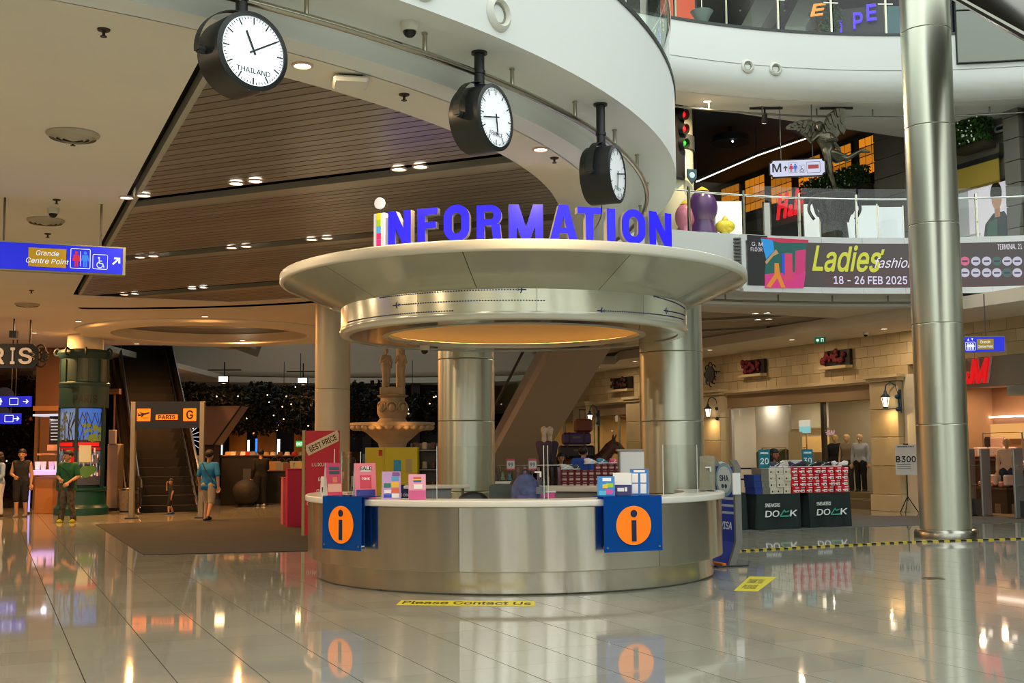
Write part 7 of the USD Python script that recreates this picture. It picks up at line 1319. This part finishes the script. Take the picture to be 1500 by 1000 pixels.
part(t, 'wall_shelf', MB().box((-3.4, 2.85, 1.75), (2.6, .35, .5)), P('#c89a58', .5, emit='#d8a860', es=.3)); part(t, 'wall_shelf', MB().box((-3.4, 2.85, 2.3), (2.6, .3, .05)), inner[2])
for x, y, s__ in ((-3.2, 1.6, 90), (-1.6, 2.2, 90), (2.6, .6, 60), (-2.6, .4, 50)): disk(t, (x, y, 3.1), .15, s__, lin('#fff0dc'))
for k_, (x, y) in enumerate(((-1.6, .8), (-2.2, 1.8), (-3.0, 1.5), (-3.4, 2.2), (-2.4, 2.4), (-1.4, 1.6), (-3.8, 1.0))): part(t, 'lamp', MB().cyl((x, y, 3.13), .06, .02, 12), E('#fff0d0', 8))
t = thing('shop_window', 'large framed shop window of the clothes shop between the stone pilasters', 'window', W(4.72, .1, 0), WROT)
for k, (x0, x1) in enumerate(((-3.5, -1.0), (-.98, .1), (.12, .95), (1.1, 3.5))): part(t, 'pane', MB().box(((x0 + x1) / 2, 0, 1.6), (x1 - x0, .012, 2.72)), acrylic)
for x, w_ in ((-3.5, .12), (1.02, .14), (3.5, .08)): part(t, 'mullion', MB().box((x, 0, 1.6), (w_, .1, 2.74)), P('#b8b4a8' if x < 1 else '#3a342c', .4))
part(t, 'top_rail', MB().box((0, 0, 2.95), (7.0, .1, .06)), P('#5a5244', .4)); part(t, 'bottom_rail', MB().box((0, 0, .24), (7.0, .1, .06)), P('#8a8068', .4))
part(t, 'lettering', T('H&M', .14, .42, .01, y=-.008, at=(1.25, 2.0), slant=.2), P('#c8a0b0', .5, emit='#d8b0c0', es=.3))
for k, (sx, yy, w_, h_, c, l) in enumerate(((-2.1, .38, 1.2, 1.0, '#4c4a36', 'olive coats on the left'), (-2.6, 1.5, 1.4, .8, '#8a4a44', 'brown and red tops in the middle'), (-3.6, 2.2, 1.3, .8, '#3a3430', 'dark clothes at the back'))):
    r = thing('clothes_rack', f'chrome rack of {l} of the shop', 'clothes rail', W(4.7 + sx, .3 + yy, .15), WROT); part(r, 'frame', MB().tube([(-w_ / 2, 0, 0), (-w_ / 2, 0, 1.5), (w_ / 2, 0, 1.5), (w_ / 2, 0, 0)], .02, 6), steel)
    for j in range(8): part(r, 'garment', trimesh.convex.convex_hull(np.array([(-w_ * .45 + j * w_ * .128 + dx, dy, z) for dx in (-.05, .05) for dy, z in ((-.06, 1.46), (.06, 1.46), (-.24, 1.36), (.24, 1.36), (-.2, 1.46 - h_), (.2, 1.46 - h_))])), P((c, '#8a7a5a', c, '#a08a70', '#b06a5c')[j % 5], .85))
t = thing('poster_stand', 'cream square sign board inside the shop window', 'sign', W(3.75, .62, .15), WROT); part(t, 'board', MB().box((0, 0, 1.5), (.62, .04, .95)), P('#cfc49c', .5)); part(t, 'stem', MB().cyl((0, .03, 0), .03, 1.1, 8).cyl((0, .03, 0), .2, .03, 16), steel)
t = thing('lit_sign', 'small teal and white lit sign inside the clothes shop', 'sign', W(3.1, 1.5, 2.0), WROT); part(t, 'face', MB().box((0, 0, .2), (.5, .05, .2)), E('#8ad0d0', .8)); part(t, 'header', MB().box((0, 0, .4), (.5, .05, .2)), E('#e8e0c8', .7)); part(t, 'pole', MB().cyl((0, .05, -1.85), .02, 2.0, 8), steel)
mann = P('#d2a878', .35)
for k, (px, lab, kw) in enumerate(((1226, 'mannequin in a long black jacket, left of three in the shop window', dict(shirt='#16171a', sleeve=1.8, trousers='#1a1b20', shoes='#1a1a1a', shirt_len=.2)), (1243, 'mannequin in a sleeveless patterned top, middle of three in the shop window', dict(shirt='#7a6a58', sleeve=0., trousers='#3a3834', shoes='#2a2a2a')), (1262, 'mannequin in a silver shirt and black trousers, right of three in the shop window', dict(shirt='#a8acb4', sleeve=1.85, trousers='#14161a', shoes='#141414')))):
    s0, z0 = wpx(px, 716, .62); t = thing('mannequin', lab, 'mannequin', W(s0, .62, .425), WROT + .5); figure(t, 1.6, body_mat=mann, face=False, female=True, fine_=.025, **kw); part(t, 'stand', MB().cyl((0, 0, 0), .2, .015, 24), steel)
    disk(thing('shop_spot', f'small ceiling spot over the {("left", "middle", "right")[k]} mannequin', 'lamp', W(s0, .35, 3.05), WROT), (0, 0, -.02), .06, 60, lin('#ffe6c0')); part(f'/World/shop_spot' + (f'_{k:03d}' if k else ''), 'housing', MB().cyl((0, 0, 0), .07, .08, 16), white_p)
# H&M entrance
t = thing('shop_interior', 'warm lit clothes shop interior behind the tall column, under the red letters', 'shop', W(12.6, .2, 0), WROT)
part(t, 'floor', MB().box((-.6, 1.8, .008), (7.3, 3.6, .016)), P('#b89a70', .25)); part(t, 'back_wall', MB().box((-.6, 3.6, 1.8), (7.4, .1, 3.5)), P('#a07a5c', .7)); [part(t, 'side_wall', MB().box((x, 1.85, 1.8), (.1, 3.4, 3.5)), P('#b08a68', .7)) for x in (-4.25, 3.05)]; part(t, 'shop_ceiling', MB().box((-.6, 1.8, 3.3), (7.4, 3.6, .1)), P('#b8977a', .7)); part(t, 'wall_niche', MB().box((-3.6, 3.5, 2.05), (1.2, .12, .4)), E('#e8a860', .9)); part(t, 'niche_lamp', MB().box((-3.3, 3.45, 2.45), (1.9, .1, .05)), E('#ffe0c8', 4)); part(t, 'duct', MB().box((-.4, 1.2, 3.05), (1.4, .8, .35)), P('#a8b0a8', .5))
for x, y in ((-2.6, 1.2), (-.6, 1.0), (-3.2, 2.6), (-1.4, 2.6)): disk(t, (x, y, 3.2), .14, 110, lin('#ffd4a4'))
for j in range(14): part(t, 'lamp', MB().cyl((-3.6 + (j % 5) * .8, .5 + (j // 5) * 1.0, 3.24), .06, .02, 12), E('#fff0dc', 10))
s0, z0 = wpx(1426, 545, -.05)
t = thing('shop_sign', 'large red slanted H&M letters over the entrance right of the tall column', 'sign', W(s0 - .26, -.06, 3.14), WROT)
for x, tx, w_, h_ in ((-.36, 'H', .42, .6), (.02, '&', .22, .3), (.42, 'M', .5, .6)): part(t, 'letter', T(tx, h_, w_, .06, at=(x, 0), slant=.22), P('#d81020', .35, emit='#e81420', es=.55)); part(t, 'letter_side', T(tx, h_ + .01, w_ + .015, .08, y=.08, at=(x + .02, 0), slant=.22), P('#d8c8c0', .4))
for k, px in enumerate((1419, 1441, 1489)):
    s0, z0 = wpx(px, 745, -.0); t = thing('theft_gate', f'grey anti theft gate at the shop entrance, {nth[k]} from the left', 'gate', W(s0, .1, 0), WROT); part(t, 'post', MB().box((0, 0, .8), (.06, .3, 1.6), b=.015), P('#a8a8a6', .3, .5)); part(t, 'foot', MB().box((0, 0, .01), (.2, .5, .02)), dark_metal)
    if k != 1: part(t, 'base_panel', MB().box((.2, 0, .22), (.36, .03, .36)), P('#3a4248', .5)); part(t, 'rung', MB().box((.2, 0, .75), (.4, .04, .02)).box((.2, 0, 1.2), (.4, .04, .02)), steel)
for k, (sx, yy, z, w_, c, l) in enumerate(((-1.8, 1.2, .62, 1.0, '#d89a8a', 'folded tops on a low table'), (-3.0, 2.3, 1.3, 1.5, '#b87a68', 'hanging pink tops'), (-1.7, 2.3, .95, 1.0, '#2a3040', 'dark jeans'), (.6, .9, .9, .9, '#1c1c20', 'black clothes'))):
    r = thing('clothes_table', f'display table with {l} inside the entrance shop', 'table', W(12.6 + sx, .2 + yy, 0), WROT); part(r, 'top', MB().box((0, 0, z), (w_, .7, .05)), P('#5a4634', .5)); part(r, 'base', MB().box((0, 0, z / 2), (w_ * .9, .6, z)), P('#3a2e24', .6))
    for j in range(6): part(r, 'garment', MB().box((-w_ * .4 + j * w_ * .16, -.1, z + .1 + .1 * (j % 2)), (w_ * .13, .4, .14 + .12 * (j % 2)), b=.03), P((c, '#e8c8b8', c, '#c8b0a0')[j % 4], .8))
s0, z0 = wpx(1477, 700, 1.4); t = thing('mannequin', 'mannequin in a pale blouse and dark jeans inside the entrance shop', 'mannequin', W(s0, 1.4, .25), WROT + .6); figure(t, 1.6, body_mat=mann, face=False, female=True, shirt='#d8b89a', sleeve=1.8, trousers='#22304a', shoes='#222222', fine_=.025); part(t, 'stand', MB().box((0, 0, -.12), (.6, .5, .24)), P('#8a6a4a', .5))
s0, _ = wpx(1466, 640, 2.6); r = thing('clothes_rack', 'frame rack with a pale top behind the entrance mannequin', 'clothes rail', W(s0, 2.6, 0), WROT); part(r, 'frame', MB().tube([(-.6, 0, 0), (-.6, 0, 2.0), (.7, 0, 2.0), (.7, 0, 0)], .025, 6), P('#8a8a86', .4)); part(r, 'garment', MB().box((-.1, 0, 1.6), (.5, .1, .6), b=.04), P('#e0b8a0', .8)); part(r, 'garment', MB().box((-.45, 0, 1.65), (.2, .1, .5), b=.04), P('#3a2c28', .8))
# far shop windows seen through the kiosk
for k, (sc_, w_, l) in enumerate(((-2.0, 3.6, 'third'), (-6.4, 3.2, 'second'), (-11, 3.6, 'first'))):
    t = thing('shop_interior', f'warm lit shop behind the kiosk, {l} bay from the far end', 'shop', W(sc_, .3, 0), WROT); part(t, 'back_wall', MB().box((0, 2.6, 1.6), (w_, .1, 3.2)), P('#b89a6a', .7)); part(t, 'floor', MB().box((0, 1.3, .1), (w_, 2.6, .1)), P('#a08a68', .4)); part(t, 'shop_ceiling', MB().box((0, 1.3, 2.95), (w_, 2.6, .1)), P('#c0a880', .7)); part(t, 'side_wall', MB().box((-w_ / 2, 1.3, 1.5), (.08, 2.6, 2.9)).box((w_ / 2, 1.3, 1.5), (.08, 2.6, 2.9)), P('#b89a6a', .7)); part(t, 'pane', MB().box((0, -.2, 1.6), (w_ - .1, .012, 2.7)), acrylic); part(t, 'mullion', MB().box((-w_ * .48, -.2, 1.6), (.08, .1, 2.7)).box((w_ * .1, -.2, 1.6), (.06, .08, 2.7)), P('#b0a890', .4)); part(t, 'shelf', MB().box((.2, 2.4, 1.3), (w_ * .6, .3, .06)).box((.2, 2.4, 1.8), (w_ * .6, .3, .06)), P('#8a7048', .5))
    for x in (-.8, .0, .8): part(t, 'lamp', MB().cyl((x, 1.0, 2.88), .06, .02, 12), E('#fff0d0', 8))
    disk(t, (0, 1.2, 2.85), .15, 120, lin('#ffdca0'))
    for j in range(6): part(t, 'goods', MB().box((-.7 + j * .28, 2.38, 1.45), (.16, .16, .24), b=.02), P(g.choice(('#7a6a4a', '#a89060', '#504438', '#b8b0a0')), .6))
# lanterns on the pilasters, flower signs, exit sign, blue sign, price board
for px, py, l in ((1297, 588, 'blue wall lantern on the stone pilaster left of the tall column'), (1037, 604, 'blue wall lantern on the pilaster beside the wide kiosk column'), (864, 612, 'blue wall lantern on the far pilaster behind the kiosk')):
    s0, z0 = wpx(px, py, -.5); t = thing('wall_lantern', l, 'lamp', W(s0, -.5, z0), WROT); blu = P('#1c3c58', .4)
    part(t, 'roof', MB().lathe([(0, .3), (.03, .28), (.05, .2), (.13, .13), (.12, .11), (0, .11)], n=8), blu); part(t, 'glass', MB().lathe([(0, -.14), (.06, -.14), (.1, .11), (0, .11)], n=8), E('#ffe6c0', 2.2)); part(t, 'cage', MB().tube([(.065, 0, -.14), (.105, 0, .11)], .009, 5).tube([(-.065, 0, -.14), (-.105, 0, .11)], .009, 5).tube([(0, -.065, -.14), (0, -.105, .11)], .009, 5).cyl((0, 0, -.18), .06, .04, 8), blu)
    part(t, 'arm', MB().tube([(0, .0, .28), (0, .03, .42), (.05, .12, .5), (.14, .22, .42), (.2, .24, .2), (.22, .25, -.2)], .018, 6).sph((.2, .2, .12), .06, n=1).sph((.22, .2, -.2), .06, n=1), blu); part(t, 'wall_plate', MB().box((.22, .27, .0), (.1, .04, .6)), blu)
    disk(t, (0, -.05, -.2), .05, 300, lin('#ffd090'))
for px, py, w_, l in ((1100, 537, 1.05, 'left dark red flower sign on the stone frieze'), (1221, 524, 1.05, 'right dark red flower sign on the stone frieze'), (908, 561, 1.3, 'dark flower sign on the far frieze seen under the canopy')):
    s0, z0 = wpx(px, py, -.2); t = thing('flower_sign', l, 'sign', W(s0, -.2, z0), WROT); gr = random.Random(px); part(t, 'board', MB().box((.1, .08, 0), (w_, .1, .42)), P('#1b1512', .5)); part(t, 'ledge', MB().box((.05, .0, -.27), (w_ + .1, .24, .08)), stone[1]); m = MB()
    for j in range(26): m.sph((gr.uniform(-w_ * .5, w_ * .42), -.02, gr.uniform(-.15, .17)), gr.uniform(.05, .09), (1, .6, 1), 1)
    part(t, 'flowers', m, P('#6e1020' if px > 1000 else '#3a1418', .7), smooth=60)
s0, z0 = wpx(1033, 548, -.6); t = thing('ornate_sign', 'black ornate hanging bracket sign beside the wide kiosk column', 'sign', W(s0, -.4, z0), WROT); part(t, 'plate', MB().face(sg.Point(0, 0).buffer(.26), 0, .04), P('#15130f', .5)); m = MB()
for a in np.linspace(0, 2 * pi, 9)[:-1]: m.tube([(.26 * math.cos(a) + .09 * math.cos(b), 0, .3 * math.sin(a) + .09 * math.sin(b)) for b in np.linspace(0, 5, 14)], .02, 5)
part(t, 'scrollwork', m, P('#15130f', .5)); part(t, 'bracket', MB().box((0, .22, .1), (.03, .4, .03)), black)
q = aty(1201, 498, 31.5); t = thing('exit_sign', 'small green exit sign with white symbols hanging from the ceiling border', 'sign', q, -.5); part(t, 'box', MB().box((0, .03, 0), (.27, .06, .16)), P('#0e4a34', .4)); part(t, 'face', MB().box((0, -.002, 0), (.26, .008, .15)), E('#0c6a48', .6)); part(t, 'symbols', MB().face(circle(-.06, 0, .04).union(rect(.03, -.05, .1, .05).difference(rect(.05, -.05, .08, .03))), -.008, .003), E('#e8fff4', .9)); part(t, 'rod', MB().cyl((0, .03, .08), .008, max(.1, 4.62 - q[2] - .08), 6), steel)
q = aty(1438, 504, 24.5); t = thing('hanging_sign', 'blue hanging sign with lift symbol and small gold panel right of the tall column', 'sign', q, -.12); w = 62 * 24.5 / FPX * 1.9; part(t, 'panel', MB().box((-w * .22, .05, 0), (w, .1, .34), b=.004), P('#8d8f70', .4)); part(t, 'face', MB().box((-w * .22, -.004, 0), (w - .03, .01, .31)), blue_sign); part(t, 'gold_panel', MB().face(rect(-.1, -.11, .24, .11), -.0095, .003), gold); part(t, 'lettering', T('Grande', .06, .2, .003, False, y=-.013, at=(.07, .02)), wht); part(t, 'lettering', T('Centre Point', .055, .3, .003, False, y=-.013, at=(.07, -.075)), wht)
part(t, 'symbol_frame', MB().face(frame_icon(-.33, -.13, -.13, .05, .008), -.0095, .003).face(frame_icon(-.56, -.13, -.37, .05, .008), -.0095, .003), wht); part(t, 'lift_symbol', MB().face(so.unary_union([person_icon(-.28, -.11, .14), person_icon(-.23, -.11, .14), person_icon(-.18, -.11, .14), poly((-.29, .08), (-.25, .08), (-.27, .13)), poly((-.21, .13), (-.17, .13), (-.19, .08))]), -.0095, .003), wht); part(t, 'wheelchair_symbol', MB().face(chair_icon(-.48, -.1, .13), -.0095, .003), wht); part(t, 'rod', MB().cyl((.1, .05, .17), .012, 4.85 - q[2] - .17, 8), P('#4e4a58', .4))
s0, z0 = wpx(1330, 742, -.5); t = thing('price_board', 'white ฿300 board on a black tripod stand left of the tall column'.replace('฿', 'B'), 'sign', W(s0, -.5, 0), -.35); part(t, 'board', MB().box((0, 0, 1.33), (.52, .02, .76)), P('#e4e6e6', .4)); part(t, 'lettering', T('300', .15, .34, .003, y=-.012, at=(.06, 1.27)), black); part(t, 'baht_sign', MB().add(T('B', .15, .11, .003, y=-.012, at=(-.19, 1.27))).face(rect(-.196, 1.25, -.184, 1.44), -.012, .003), black)
part(t, 'lettering', T('MEMBER SALE', .035, .4, .003, y=-.012, at=(0, 1.64)), black)
for z in (1.2, 1.15, 1.1): part(t, 'print_line', MB().face(rect(-.22, z, .1, z + .02), -.011, .002), P('#8a8c8e', .5))
part(t, 'pole', MB().cyl((0, .02, .3), .014, .66, 8), black); part(t, 'clip', MB().box((0, 0, 1.72), (.12, .04, .03)), black)
for a in (.3, 2.4, 4.5): part(t, 'leg', MB().tube([(0, .02, .42), (.26 * math.cos(a), .02 + .26 * math.sin(a), .01)], .012, 6), black)
